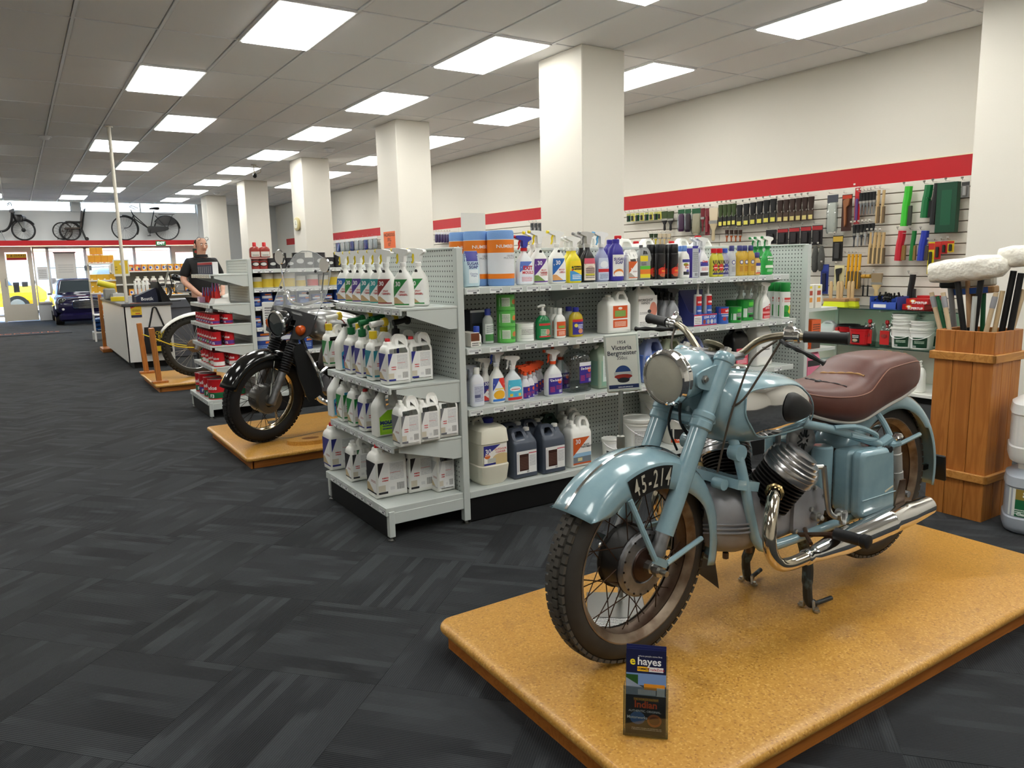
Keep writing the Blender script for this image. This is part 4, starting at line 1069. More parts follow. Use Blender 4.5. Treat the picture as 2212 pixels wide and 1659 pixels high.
@cached
def jug(kind='side', w=.16, d=.10, h=.27, col=WHT, cap=(200, 30, 36), lab=None, text=(), back=False, mirror=False, bev=.016, lz=(.08, .62), clear=0, rough=.32, lx=.86, level=None, wrap=None):
 p = Prod('jug', 'jug')
 o, hl, (cx, cz), cr = JUG[kind]
 f = -1 if mirror else 1
 sc = lambda q: round_poly([((x-.5)*w*f, z*h) for x, z in (q if f > 0 else q[::-1])], .22, 2)
 mb = curve_slab(sc(o), sc(hl), d, bev)
 if clear: m = mat('cloudy_plastic_%d_%d_%d' % col, col, .25, trans=.25)
 else: m = pm(col, rough)
 mb.v = [(x, y*(1 if z < .66*h else 1-.62*min(1, (z-.66*h)/(.26*h))), z) for x, y, z in mb.v]
 b = p.add('container', mb, m, smooth=50)
 if level: p.add('liquid_band', MB().box((0, 0, h*.34), (w*1.004, d*1.006, h*.66), None, bev).mesh('liq', 40), pm(level, .3), b)
 X = (cx-.5)*w*f; r = cr*w*.72
 p.add('cap', MB().lathe([(r, 0), (r*1.06, .002), (r*1.06, h*.075), (r*.9, h*.085), (0, h*.085)], 18, Tm(X, 0, cz*h-.006)), pm(cap, .4), b)
 y = -d/2-.0008-(.003*d if level else 0)
 if lab is not None:
  p.add('label', MB().grid([(x, y, z) for z in (lz[0]*h, lz[1]*h) for x in (-w/2*lx, w/2*lx)], 2, 2), lab, b)
  addtext(p, None, text, b, None, y-.0001)
 if wrap:
  z0, z1, x0, x1 = h*.08, h*.63, -w/2+bev*.5, w/2-bev*.6
  p.add('wrap_label', MB().grid([(x, y, z) for z in (z0, z1) for x in (x0, x1)], 2, 2), label_mat('wrap_%d_%d_%d' % wrap, (238, 238, 236), [('r', 0, 0, .36, 1, (234, 234, 232)), ('r', 0, .08, .25, .28, (206, 198, 180)), ('h', -2.2, 1, .52, wrap), ('r', 0, 0, .33, .07, wrap), ('t', .14, .40, .36, .56, 2, (196, 40, 44)), ('t', .42, .42, .92, .96, 13, (186, 186, 190)), ('r', .42, .64, .8, .655, (206, 110, 110)), ('b', .66, .08, .92, .3, (24, 24, 26)), ('r', .42, .1, .58, .2, (220, 220, 220))]), b)
  k = p.add('front_label', MB().grid([(-w/2-.0008, yy, z) for z in (z0, z1) for yy in (d/2-bev*.5, -d/2+bev*.5)], 2, 2), lab30(wrap, (200, 180, 140)), b)
 return p
@cached
def tincan(r=.05, h=.12, col=(190, 30, 36), band=None, bandh=.3, lid=(150, 150, 148), text=(), mk=None, handle=False):
 p = Prod('tin', 'tin')
 pr = [(r*.97, 0), (r*1.015, .002), (r*1.015, .006), (r, .008), (r, h-.008), (r*1.015, h-.006), (r*1.015, h-.001), (r*.95, h), (r*.93, h-.005)]
 b = p.add('can', MB().lathe(pr, 28), pm(col, .3))
 p.add('lid', MB().lathe([(r*.93, h-.005), (r*.80, h-.004), (r*.78, h-.001), (r*.70, h-.003), (0, h-.003)], 24), mat('tin_lid_%d' % lid[0], lid, .3, .8), b)
 B = Body([(0, r, r, 2), (h, r, r, 2)])
 if mk: p.add('label', B.label(.01, h-.01, .97, 13, 2), mk, b)
 elif band: p.add('label_band', MB().lathe([(r*1.004, .009), (r*1.006, .01), (r*1.006, h*bandh), (r*1.004, h*bandh+.001)], 28, cap=False), pm(band, .35), b)
 addtext(p, None, text, b, lambda x, z: -math.sqrt(max(r*r-x*x, 1e-6)))
 if handle: p.add('handle', MB().tube([(r*cos(a), -.01, h*.8-.35*r*sin(a)) for a in [pi*k/10 for k in range(11)]], .002, 5), M_steel, b)
 return p
@cached
def aerosol(r=.032, h=.22, col=(30, 30, 30), cap=(30, 30, 30), mk=None, text=()):
 p = Prod('aerosol_can', 'aerosol can')
 b = p.add('can', MB().lathe([(r*.95, 0), (r*1.02, .002), (r, .006), (r, h*.72), (r*.9, h*.76)], 22), pm(col, .25))
 p.add('cap', MB().lathe([(r*.96, h*.74), (r*.98, h*.75), (r*.95, h*.97), (r*.85, h), (0, h)], 22), pm(cap, .35), b)
 if mk: p.add('label', Body([(0, r, r, 2), (h, r, r, 2)]).label(.008, h*.71, .98, 13, 2), mk, b)
 addtext(p, None, text, b, lambda x, z: -math.sqrt(max(r*r-x*x, 1e-6)))
 return p
@cached
def flask(w=.075, d=.045, h=.2, col=WHT, cap=(240, 240, 236), lab=None, text=(), pump=False, shoulder=.8, capr=.016, caph=.03, rough=.3, waist=0.0, e=2.8, clear=False, lz=(.08, .7)):
 p = Prod('bottle', 'bottle')
 W, D = w/2, d/2; hs = h*shoulder
 B = Body([(0, W*.85, D*.85, e), (.004, W*.97, D*.97, e), (.01, W, D, e), (hs*.4, W*(1-waist), D, e), (hs*.72, W, D, e), (hs*.87, W*.88, D*.9, 2.4), (hs*.96, W*.55, D*.62, 2.2), (hs, capr*.9, capr*.9, 2), (hs+.004, capr*.85, capr*.85, 2)])
 m = mat('tinted_%d_%d_%d' % col, col, .2, trans=.4) if clear else pm(col, rough)
 b = p.add('bottle', B.mb(), m)
 if pump:
  c = p.add('pump', MB().lathe([(capr*1.1, 0), (capr*1.1, .018), (capr*.5, .022), (capr*.4, .045)], 14, Tm(0, 0, hs)).tube([(.012, 0, hs+.048), (-.01, 0, hs+.05), (-.035, 0, hs+.044)], [.009, .008, .005], 8), pm(cap, .4), b)
 else: p.add('cap', MB().lathe([(capr, 0), (capr, caph), (capr*.85, caph+.003), (0, caph+.003)], 16, Tm(0, 0, hs)), pm(cap, .4), b)
 if lab is not None:
  p.add('label', B.label(h*lz[0], hs*lz[1], .84), lab, b); addtext(p, B, text, b, B.front)
 return p
@cached
def bucket(r=.12, h=.24, col=WHT, mk=None, text=(), bail=(235, 235, 235), lid=True, taper=.9, lidcol=None):
 p = Prod('bucket', 'bucket')
 rb = r*taper
 b = p.add('pail', MB().lathe([(rb*.96, 0), (rb, .004), (r*.98, h*.8), (r*1.03, h*.805), (r*1.03, h*.83), (r, h*.835), (r, h*.9)], 32), pm(col, .35))
 if lid: p.add('lid', MB().lathe([(r*1.05, h*.88), (r*1.08, h*.9), (r*1.08, h*.985), (r*1.04, h), (r*.96, h), (r*.94, h*.97), (0, h*.97)], 32), pm(lidcol or col, .35), b)
 else: p.add('rim', MB().lathe([(r*1.0, h*.9), (r*1.06, h*.91), (r*1.06, h*.99), (r*.98, h), (r*.95, h*.5), (0, h*.5)], 32, cap=False), pm(lidcol or col, .35), b)
 if bail: p.add('handle', MB().tube([((r*1.05)*cos(a), -(r*1.05)*abs(sin(a))*.98-.002, h*.82-h*.34*sin(a)) for a in [pi*k/16 for k in range(17)]], .0032, 6), pm(bail, .4), b)
 B = Body([(0, rb, rb, 2), (h*.8, r*.98, r*.98, 2)])
 if mk: p.add('label', B.label(h*.05, h*.74, .93, 15, 3), mk, b)
 addtext(p, None, text, b, B.front)
 return p
@cached
def carton(w=.08, d=.05, h=.12, col=(230, 230, 226), mk=None, side=None, text=(), name='carton', cat='carton', b_=.0015):
 p = Prod(name, cat)
 b = p.add('box', MB().box((0, 0, h/2), (w, d, h), None, b_), pm(col, .45), smooth=None)
 if mk: p.add('print', MB().grid([(x, -d/2-.0006, z) for z in (.002, h-.002) for x in (-w/2+.001, w/2-.001)], 2, 2), mk, b)
 if side: p.add('side_print', MB().grid([(-w/2-.0006, y, z) for z in (.002, h-.002) for y in (d/2-.001, -d/2+.001)], 2, 2), side, b)
 addtext(p, None, text, b, None, -d/2-.0008)
 return p
@cached
def towel_roll(r, h):
 p = Prod('towel_roll', 'cloth roll')
 b = p.add('roll', MB().lathe([(r*.95, 0), (r, .01), (r, h-.012), (r*.93, h), (r*.3, h-.002), (r*.28, h-.03)], 32), mat('blue_wipe_cloth', (120, 160, 214), .8, bump=(300, .5, .002)))
 p.add('wrapper', MB().lathe([(r*1.006, h*.13), (r*1.006, h*.84)], 32, cap=False), pm((226, 228, 232), .3), b)
 p.add('orange_band', MB().lathe([(r*1.01, h*.60), (r*1.01, h*.83)], 32, cap=False), pm((238, 130, 36), .35), b)
 p.add('orange_band', MB().lathe([(r*1.01, h*.13), (r*1.01, h*.22)], 32, cap=False), pm((238, 130, 36), .35), b)
 addtext(p, None, [('NUMBER 8', .023, 0, h*.71, (246, 240, 232), .015), ('100-PIECE\nMULTICLOTHS', .013, .02, h*.52, (90, 94, 104), 0)], b, lambda x, z: -math.sqrt(max(r*r*1.02-x*x, 1e-6)))
 return p
# ================================================================= shelving gondolas
def pegboard(name, ax):
 g = NT(name, .45)
 x, y, z, vec = g.coords('Object')
 a = x if ax == 'x' else y
 def d(q): return g.math('SUBTRACT', g.math('FRACT', g.math('MULTIPLY', q, 40.0)), .5)
 da, dz = d(a), d(z)
 r = g.math('ADD', g.math('MULTIPLY', da, da), g.math('MULTIPLY', dz, dz))
 g.put(g.p.inputs['Base Color'], g.mix(g.math('LESS_THAN', r, .028), (198, 204, 200), (40, 44, 46)))
 return g.m
M_pegx, M_pegy = pegboard('pegboard_long', 'x'), pegboard('pegboard_end', 'y')
M_ticket = label_mat('price_ticket_print', (238, 240, 240), [('t', .05, .45, .95, .95, 2, (110, 114, 120)), ('r', .5, .08, .78, .36, (60, 62, 68)), ('r', .85, .5, .95, .85, (120, 124, 130))])
tk_x = MB().grid([(x, 0, z) for z in (0, .024) for x in (-.036, .036)], 2, 2).mesh('price_ticket'); tk_x.materials.append(M_ticket)
tk_y = MB().grid([(0, -y, z) for z in (0, .024) for y in (-.036, .036)], 2, 2).mesh('price_ticket'); tk_y.materials.append(M_ticket)
def gondola(name, label, x0, x1, y0, y1, H, ends, mains, deck, enddeck, endx, rnd, backs=()):
 """x0: outer face of the near end panel, x1 far end; ends: [(z, front x)], mains: [(z, x right end)]"""
 g = T(name, label, 'shelving unit', (x0, y0, 0))
 L = lambda x, y, z: (x-x0, y-y0, z)
 yc = (y0+y1)/2
 def box(nm, a, b, m=M_gond, par=g, bv=.002):
  c = [(p+q)/2 for p, q in zip(a, b)]; d = [q-p for p, q in zip(a, b)]
  return O(nm, MB().box((0, 0, 0), d, None, bv), m, par, L(*c), smooth=None)
 for X in (x0, x1):
  box('end_panel', (X+.008, y0+.03, .13), (X+.028, y1-.03, H-.004), M_pegy)
  for Y in (y0, y1-.035):
   u = box('upright', (X, Y, .02), (X+.036, Y+.035, H))
   O('foot', MB().lathe([(.02, 0), (.02, .006), (.008, .008), (.008, .03)], 14), M_steel, u, (0, 0, -(H+.02)/2))
 box('top_rail', (x0, y0+.02, H-.006), (x0+.036, y1-.02, H+.004)); box('top_rail', (x1, y0+.02, H-.006), (x1+.036, y1-.02, H+.004))
 box('back_panel', (x0+.03, yc-.012, deck), (x1, yc+.012, H-.01), M_pegx)
 box('top_rail', (x0+.03, yc-.02, H-.012), (x1, yc+.02, H+.004))
 n = max(2, round((x1-x0)/.95))
 for k in range(1, n): box('bay_upright', (x0+(x1-x0)*k/n-.014, yc-.03, deck), (x0+(x1-x0)*k/n+.014, yc-.011, H))
 box('base_deck', (x0+.036, y0, deck-.035), (x1, y1, deck)); box('kick_panel', (x0+.036, y0+.012, .006), (x1, y0+.02, deck-.03), M_black)
 box('kick_panel', (x0+.036, y1-.02, .006), (x1, y1-.012, deck-.03), M_black)
 def shelf(z, xa, xb, ya, yb, front, bracket):
  s = box('shelf', (xa, ya, z-.012), (xb, yb, z))
  o = s.location
  off = Vector(((xa+xb)/2, (ya+yb)/2, z-.006))
  def sub(nm, mb, m): return O(nm, mb, m, s, smooth=None)
  if front == '-y':
   sub('shelf_lip', MB().box(((xa+xb)/2-off.x, ya-.001-off.y, z-.016-off.z), (xb-xa, .012, .034), None, .002), M_gond)
   x = xa+.045
   while x < xb-.05:
    O('price_ticket', tk_x, None, s, (x-off.x, ya-.008-off.y, z-.03-off.z)); x += .078+rnd.random()*.07
   if bracket:
    for X in ([xa+.01] if not bracket == 2 else [])+[xa+(xb-xa)*k/n for k in range(1, n)]+[xb-.01]:
     sub('bracket', brk(X-off.x, ya-off.y, yb-off.y, z-off.z, 'y'), M_gond)
  else:
   sub('shelf_lip', MB().box((xa-.001-off.x, 0, z-.016-off.z), (.012, yb-ya, .034), None, .002), M_gond)
   y = ya+.045
   while y < yb-.04:
    O('price_ticket', tk_y, None, s, (xa-.008-off.x, y-off.y, z-.03-off.z)); y += .08+rnd.random()*.06
   for Y in (ya+.004, yb-.004): sub('bracket', brk(Y-off.y, xa-off.x, xb-off.x, z-off.z, 'x'), M_gond)
  return s
 for z, fx in ends: shelf(z, fx, x0+.006, y0+.006, y1-.006, '-x', 1)
 for z, xr in mains: shelf(z, x0+.038, xr, y0, yc-.012, '-y', 1)
 for z in backs: box('shelf', (x0+.038, yc+.012, z-.012), (x1-.005, y1, z))
 # end base
 e = box('end_deck', (endx, y0+.006, enddeck-.03), (x0, y1-.006, enddeck))
 O('shelf_lip', MB().box((0, 0, 0), (.012, y1-y0-.012, .04), None, .002), M_gond, e, ((endx-.001)-(endx+x0)/2, 0, -.006), smooth=None)
 y = y0+.05
 while y < y1-.04:
  O('price_ticket', tk_y, None, e, (endx-.009-(endx+x0)/2, y-yc, -.018)); y += .085+rnd.random()*.07
 box('kick_panel', (endx+.012, y0+.03, .008), (endx+.02, y1-.03, enddeck-.03), M_black)
 for Y in (y0, y1-.03):
  lg = box('end_leg', (endx+.004, Y, .022), (endx+.034, Y+.03, enddeck-.02))
  O('foot', MB().lathe([(.018, 0), (.018, .006), (.008, .008), (.008, .03)], 14), M_steel, lg, (0, 0, -(enddeck)/2))
  box('end_rail', (endx+.01, Y+.004, enddeck-.085), (x0, Y+.024, enddeck-.028))
 return g
def brk(c, a, b, z, ax):
 pts = [(a+.03, z-.012), (b, z-.012), (b, z-.11), (b-.05, z-.11), (a+.03, z-.034)]
 mb = MB(); n = 5
 vs = []
 for q in (-.0015, .0015):
  for u, w in pts: vs.append((c+q, u, w) if ax == 'y' else (u, c+q, w))
 mb.add(vs, [tuple(range(n)), tuple(range(2*n-1, n-1, -1))]+[(i, i+n, (i+1) % n+n, (i+1) % n) for i in range(n)])
 return mb
S1, S2, S3, SB = 1.181, .889, .583, .165
g1 = gondola('shelving_gondola', 'grey pegboard shelving unit of cleaning products behind the blue motorcycle', 1.765, 4.43, 3.19, 4.03, 1.372,
 [(1.098, 1.47), (.738, 1.40), (.458, 1.40)], [(S1, 4.235), (S2, 4.32), (S3, 4.31)], SB, .168, 1.355, random.Random(3), (1.18, .85, .5))
YS = 3.21   # front edge of the long shelves
def row(items, z, y):
 """items: (prod, px at base centre, depth from shelf edge, label, group, rz)"""
 for it in items:
  pr, px, dep, lb = it[:4]; gp = it[4] if len(it) > 4 else None; rz = it[5] if len(it) > 5 else 0
  pr.place(lb, (sx(px, y+dep, z), y+dep, z+.001), rz, gp)
RED, NAVY, GRN, ORG, YEL, BLK, PUR = (200, 30, 38), (38, 44, 120), (30, 130, 66), (222, 92, 34), (240, 214, 30), (22, 22, 24), (62, 44, 140)
T30 = lambda w, a, hb: (('30', w*.30, -w*.12, hb*.60, (245, 245, 245), .02),)+tuple((a_, w*.11, w*.12, hb*.40-i*w*.12, (190, 36, 40), .02) for i, a_ in enumerate(a))
def spray30(col, words, pic=(190, 160, 120)): return trigger(WHT, (240, 240, 236), YEL, lab30(col, pic), .275, .1, .058, text=T30(.1, words, .18), dot=True)
# ---- top shelf
wipes = Prod('wipes_pack', 'wipes')
wb = Body([(0, .042, .01, 3), (.006, .043, .024, 3), (.03, .044, .03, 3), (.1, .043, .028, 3), (.14, .04, .018, 2.6), (.165, .04, .006, 3), (.175, .036, .002, 3)])
q = wipes.add('pouch', wb.mb(), pm((196, 220, 230), .3)); wipes.add('top_band', wb.label(.125, .174, .97), pm((50, 48, 140), .35), q); wipes.add('print', wb.label(.02, .085, .6), pm((226, 236, 240), .35), q)
addtext(wipes, wb, [('SUGAR\nSOAP', .02, 0, .105, (40, 44, 120), .03), ('Cleaning\nWipes', .012, 0, .06, (70, 90, 150), 0)], q, wb.front)
CLR = label_mat('clr_lab', (244, 214, 40), [('r', 0, 0, 1, .5, (70, 150, 210)), ('h', .3, 1, .58, (246, 216, 40)), ('r', .1, .62, .22, .72, (40, 120, 60)), ('r', .1, .5, .22, .6, (220, 60, 40)), ('t', .3, .55, .95, .8, 2, (30, 30, 30)), ('t', .15, .1, .9, .35, 3, (240, 240, 240))])
INOX = label_mat('blk_lab', (226, 214, 200), [('r', 0, .75, 1, 1, (210, 90, 110)), ('c', .5, .45, .4, .2, (200, 170, 160)), ('t', .1, .1, .9, .6, 6, (60, 60, 60)), ('r', .1, .22, .9, .3, (196, 190, 60))])
OVS = label_mat('ovenshine_lab', (196, 206, 226), [('r', 0, .35, 1, .5, (200, 40, 50)), ('c', .5, .7, .38, .16, (230, 234, 240)), ('t', .1, .05, .9, .3, 4, (80, 90, 130))])
SOAP = label_mat('soap_lab', (232, 232, 228), [('c', .5, .2, .45, .18, (226, 130, 60)), ('c', .5, .16, .4, .12, (240, 234, 226)), ('r', 0, 0, 1, .06, (60, 56, 150))])
BBQ = label_mat('bbq_lab', (24, 22, 24), [('h', .35, -1, -.35, (214, 50, 30)), ('r', 0, 0, 1, .14, (40, 36, 34)), ('c', .45, .12, .3, .08, (190, 96, 60)), ('t', .3, .26, .95, .34, 2, (240, 200, 60))])
OVP = label_mat('ovenplus_lab', (238, 238, 236), [('r', 0, .82, 1, 1, (60, 60, 150)), ('c', .4, .68, .3, .1, (150, 180, 40)), ('r', .1, .05, .9, .25, (40, 40, 46)), ('c', .65, .3, .2, .08, (90, 80, 170))])
POL = lambda c1, c2: label_mat('polish_%d' % c2[0], c1, [('s', .5, .5, 11, (30, 28, 34)), ('c', .5, .5, .4, .24, c2), ('r', 0, 0, 1, .12, (50, 44, 110)), ('t', .2, .45, .8, .55, 1, (240, 240, 240))])
GOLD = label_mat('gold_lab', (196, 156, 50), [('c', .5, .75, .32, .14, (60, 60, 130)), ('c', .5, .75, .22, .09, (220, 220, 220)), ('t', .2, .15, .8, .5, 4, (150, 80, 30))])
SILV = label_mat('silver_lab', (180, 182, 184), [('c', .5, .75, .32, .14, (60, 60, 130)), ('c', .5, .75, .22, .09, (220, 220, 220)), ('t', .2, .15, .8, .5, 4, (120, 120, 124))])
SGR = label_mat('sgreen_lab', (34, 150, 60), [('r', 0, .32, 1, .48, (230, 236, 220)), ('h', -.2, 1, .46, (34, 150, 60)), ('t', .15, .1, .85, .25, 3, (200, 230, 200))])
OILOFF = label_mat('grey_jerry_lab', (150, 152, 150), [('r', 0, .72, .75, .95, (236, 210, 40)), ('r', 0, .38, 1, .52, (90, 190, 60)), ('r', 0, .18, 1, .38, (226, 120, 40)), ('r', 0, .02, 1, .18, (230, 210, 50)), ('t', .1, .55, .6, .7, 2, (60, 60, 60))])
OR30 = lab30((214, 96, 40), (170, 160, 150))
mould = trigger((232, 236, 238), (60, 70, 170), (200, 30, 40), label_mat('exit_lab', (226, 232, 242), [('h', -.5, 1, .5, (90, 120, 200)), ('r', .1, .38, .95, .58, (236, 240, 246)), ('t', .1, .08, .9, .3, 4, (200, 90, 100))]), .25, .095, .055, text=(('EXIT', .028, .004, .085, (190, 26, 40), .04), ('MOULD', .02, .006, .062, (200, 50, 60), .03)), collar=(190, 30, 40))
cl_y = trigger((236, 218, 30), (236, 236, 232), (236, 236, 232), CLR, .245, .09, .055, text=(('BATHROOM\n& KITCHEN', .013, .008, .078, (30, 30, 34), .03),))
cl_b = trigger((26, 24, 26), (190, 188, 184), (120, 118, 116), INOX, .27, .09, .055)
cl_o = trigger((150, 156, 190), (236, 236, 236), (90, 170, 220), OVS, .27, .085, .055)
soap = flask(.095, .06, .235, (58, 50, 150), (58, 50, 150), SOAP, (('SUGAR\nSOAP', .022, 0, .11, (44, 44, 130), .03),), shoulder=.88, capr=.02, caph=.02)
roll = towel_roll(.068, .275)
row([(roll, 1001, .30, 'blue and orange towel roll beside the end panel, partly hidden', 'towel rolls'), (roll, 1032, .19, 'blue and orange towel roll behind the sugar soap wipes', 'towel rolls'), (roll, 1083, .08, 'blue and orange towel roll in front beside the mould spray', 'towel rolls'), (wipes, 1018, .035, 'pale blue sugar soap wipes pouch at the left end of the top shelf'),
 (mould, 1133, .05, 'mould spray with red collar and blue head next to the towel roll'),
 (spray30((92, 50, 140), ('MULTI', 'SURFACE', 'CLEANER'), (120, 150, 80)), 1164, .05, 'white spray bottle with purple label on the long top shelf'),
 (spray30((92, 50, 140), ('MULTI', 'SURFACE', 'CLEANER'), (120, 150, 80)), 1152, .15, 'white purple label spray bottle standing behind its twin'),
 (spray30((30, 100, 180), ('MOULD', 'OFF'), (220, 160, 100)), 1203, .05, 'white spray bottle with blue diagonal label on the long top shelf'),
 (cl_y, 1239, .05, 'yellow bathroom and kitchen spray bottle in front'), (cl_y, 1229, .15, 'yellow bathroom spray bottle standing behind the front one'),
 (cl_b, 1269, .05, 'black spray bottle with pinkish label in front'), (cl_b, 1256, .15, 'black spray bottle standing behind the front black one'),
 (cl_o, 1299, .05, 'clear blue spray bottle with blue tag on its trigger'), (soap, 1330, .045, 'indigo sugar soap bottle in front with slanted neck'), (soap, 1318, .14, 'indigo sugar soap bottle behind the front one'),
 (jug('side', .075, .06, .17, WHT, WHT, OR30, T30(.075, (), .1)[:1]), 1360, .04, 'small white jug with orange label on the long top shelf'), (jug('side', .075, .06, .17, WHT, WHT, OR30), 1352, .12, 'small white jug hidden behind the orange label jug'),
 (jug('slope', .09, .06, .19, (140, 142, 142), (90, 90, 92), OILOFF, lz=(.05, .75)), 1386, .04, 'grey handled bottle with yellow and green label')], S1, YS)
row([(aerosol(.031, .2, (26, 24, 26), (20, 20, 22), BBQ, (('BBQ', .024, .002, .075, (24, 22, 22), .03),)), px, dp, 'black and red barbecue cleaner can, %s of the group' % nm, 'barbecue cleaner cans') for px, dp, nm in ((1407, .1, 'leftmost behind'), (1425, .04, 'middle front'), (1441, .11, 'middle behind'), (1453, .04, 'rightmost front'))], S1, YS)
row([(flask(.07, .045, .19, WHT, (90, 130, 200), OVP, (('Oven\nPlus', .017, 0, .07, (200, 40, 50), .03),), shoulder=.83), 1477, .04, 'white oven cleaner bottle with pale blue cap, front'), (flask(.07, .045, .19, WHT, (90, 130, 200), OVP, (('Oven\nPlus', .017, 0, .07, (200, 40, 50), .03),), shoulder=.83), 1470, .11, 'white oven cleaner bottle with pale blue cap, behind'),
 (carton(.055, .05, .175, (70, 56, 150), label_mat('silvbox', (180, 184, 190), [('t', .1, .2, .9, .9, 10, (110, 114, 120)), ('b', .4, .05, .85, .15, (30, 30, 30))])), 1495, .06, 'silver and purple oven cleaner carton'),
 (trigger((236, 236, 236), (226, 228, 226), (226, 228, 226), label_mat('ovn2', (236, 236, 238), [('r', 0, .55, 1, .8, (60, 56, 150)), ('r', 0, 0, 1, .2, (50, 48, 54)), ('t', .1, .3, .9, .5, 3, (200, 40, 50))]), .24, .08, .05, text=(('Oven', .02, 0, .095, (200, 40, 46), .03),)), 1516, .05, 'white oven spray bottle with purple band'),
 (trigger((236, 236, 236), (226, 228, 226), (226, 228, 226), None, .24, .08, .05), 1504, .15, 'white trigger spray bottle at the back beside the purple carton'),
 (carton(.055, .05, .19, (58, 50, 146)), 1508, .11, 'dark purple carton behind the oven spray')], S1, YS)
row([(flask(.055, .035, .17, (196, 190, 60), RED, POL((190, 176, 50), (200, 50, 40)), shoulder=.85, e=4, capr=.018, caph=.024), 1541, .05, 'brass polish tin with red cap, first'), (flask(.055, .035, .17, (196, 190, 60), RED, POL((190, 176, 50), (200, 50, 40)), shoulder=.85, e=4, capr=.018, caph=.024), 1553, .05, 'brass polish tin with red cap, second'),
 (flask(.055, .035, .17, (170, 170, 190), (60, 90, 190), POL((180, 180, 200), (60, 56, 140)), shoulder=.85, e=4, capr=.018, caph=.024), 1564, .05, 'silver polish tin with blue cap'),
 (flask(.065, .04, .18, (190, 192, 194), (40, 44, 110), SILV, shoulder=.86, waist=.14), 1579, .05, 'silver coloured cleanser bottle with navy cap'),
 (flask(.065, .04, .18, (200, 164, 60), (40, 44, 110), GOLD, shoulder=.86, waist=.14), 1596, .05, 'gold cleanser bottle with navy cap, leftmost', 'gold cleanser bottles'), (flask(.065, .04, .18, (200, 164, 60), (40, 44, 110), GOLD, shoulder=.86, waist=.14), 1607, .06, 'gold cleanser bottle with navy cap, middle', 'gold cleanser bottles'), (flask(.065, .04, .18, (200, 164, 60), (40, 44, 110), GOLD, shoulder=.86, waist=.14), 1620, .045, 'gold cleanser bottle with navy cap, rightmost', 'gold cleanser bottles'),
 (flask(.05, .035, .13, (206, 170, 96), (60, 60, 130), labtop((60, 60, 140), (236, 226, 200), (200, 60, 50)), shoulder=.85), 1634, .04, 'small gold and white bottle beside the green spray'),
 (trigger((40, 160, 70), WHT, GRN, SGR, .245, .085, .05, 2, text=(('simple\ngreen', .021, 0, .105, (240, 246, 240), .03),), collar=GRN), 1656, .045, 'green all purpose spray bottle in front at the right end'),
 (trigger((40, 160, 70), WHT, GRN, SGR, .245, .085, .05, 2, text=(('simple\ngreen', .021, 0, .105, (240, 246, 240), .03),), collar=GRN), 1641, .14, 'green all purpose spray bottle behind, middle one'),
 (trigger((40, 160, 70), WHT, GRN, SGR, .245, .085, .05, 2, text=(('simple\ngreen', .021, 0, .105, (240, 246, 240), .03),), collar=GRN), 1630, .2, 'green all purpose spray bottle at the very back')], S1, YS)
bj = jug('side', .19, .12, .255, WHT, RED)
bj2 = jug('slope', .19, .12, .26, WHT, RED)
for i, (px, kd, nm) in enumerate(((1338, bj2, 'leftmost'), (1386, bj, 'second from left'), (1462, bj, 'third from left'), (1510, bj2, 'rightmost'))):
 kd.place('white jug with red cap on the far side behind the pegboard, %s' % nm, (sx(px, 3.78, 1.4), 3.78, 1.181), 0, 'white jugs on the far side of the shelving')
for px, nm in ((1262, 'left'), (1285, 'right')):
 trigger().place('white trigger head bottle on the far side behind the black sprays, %s' % nm, (sx(px, 3.75, 1.4), 3.75, 1.181), 0, 'white spray bottles on the far side')
# ---- second shelf
box_dk = carton(.09, .07, .17, (46, 48, 56), label_mat('dkbox', (46, 48, 56), [('r', .1, .6, .9, .95, (70, 74, 84)), ('r', 0, .93, 1, 1, (220, 220, 220))]))
tray = carton(.05, .12, .07, (226, 220, 210), label_mat('traylab', (226, 222, 214), [('r', 0, .4, 1, 1, (110, 60, 36)), ('t', .1, .05, .9, .35, 2, (40, 40, 40))]))
tubg = tincan(.048, .082, (90, 180, 80), None, .3, (236, 240, 234), mk=label_mat('tubg', (106, 190, 90), [('r', .0, .2, .45, .9, (220, 232, 214)), ('t', .05, .25, .42, .85, 6, (120, 140, 110)), ('c', .75, .55, .16, .22, (210, 120, 60)), ('r', .5, .12, 1, .35, (60, 140, 60))]))
tubw = tincan(.05, .095, (236, 238, 234), None, .3, (238, 240, 236), mk=label_mat('tubw', (236, 238, 234), [('t', .1, .35, .9, .75, 4, (110, 120, 110)), ('r', 0, .78, 1, .82, (200, 204, 200)), ('r', 0, .06, 1, .1, (200, 204, 200))]))
pumpg = flask(.085, .05, .165, (30, 150, 84), WHT, label_mat('pumpg', (26, 130, 74), [('r', 0, .8, 1, .95, (200, 50, 50)), ('c', .7, .35, .2, .2, (210, 140, 120)), ('t', .1, .1, .6, .6, 5, (200, 230, 210)), ('r', 0, 0, 1, .1, (200, 50, 50))]), pump=True, clear=True, shoulder=.78)
flip = flask(.07, .042, .16, WHT, WHT, label_mat('fliplab', (214, 90, 44), [('r', .15, .55, .85, .72, (130, 170, 80)), ('r', 0, .42, 1, .46, (240, 240, 240)), ('t', .15, .08, .85, .36, 4, (244, 220, 200))]), shoulder=.8, capr=.014)
yell = flask(.085, .05, .16, (226, 200, 50), (44, 50, 150), label_mat('yellab', (56, 50, 140), [('r', 0, .84, 1, 1, (210, 50, 50)), ('c', .28, .6, .16, .12, (226, 214, 90)), ('c', .7, .22, .22, .16, (214, 140, 110)), ('t', .45, .4, .95, .7, 3, (220, 220, 240))]), shoulder=.84, clear=True, capr=.018, caph=.022)
yel2 = flask(.085, .05, .16, (220, 226, 220), (44, 50, 150), None, shoulder=.84, clear=True, capr=.018, caph=.022)
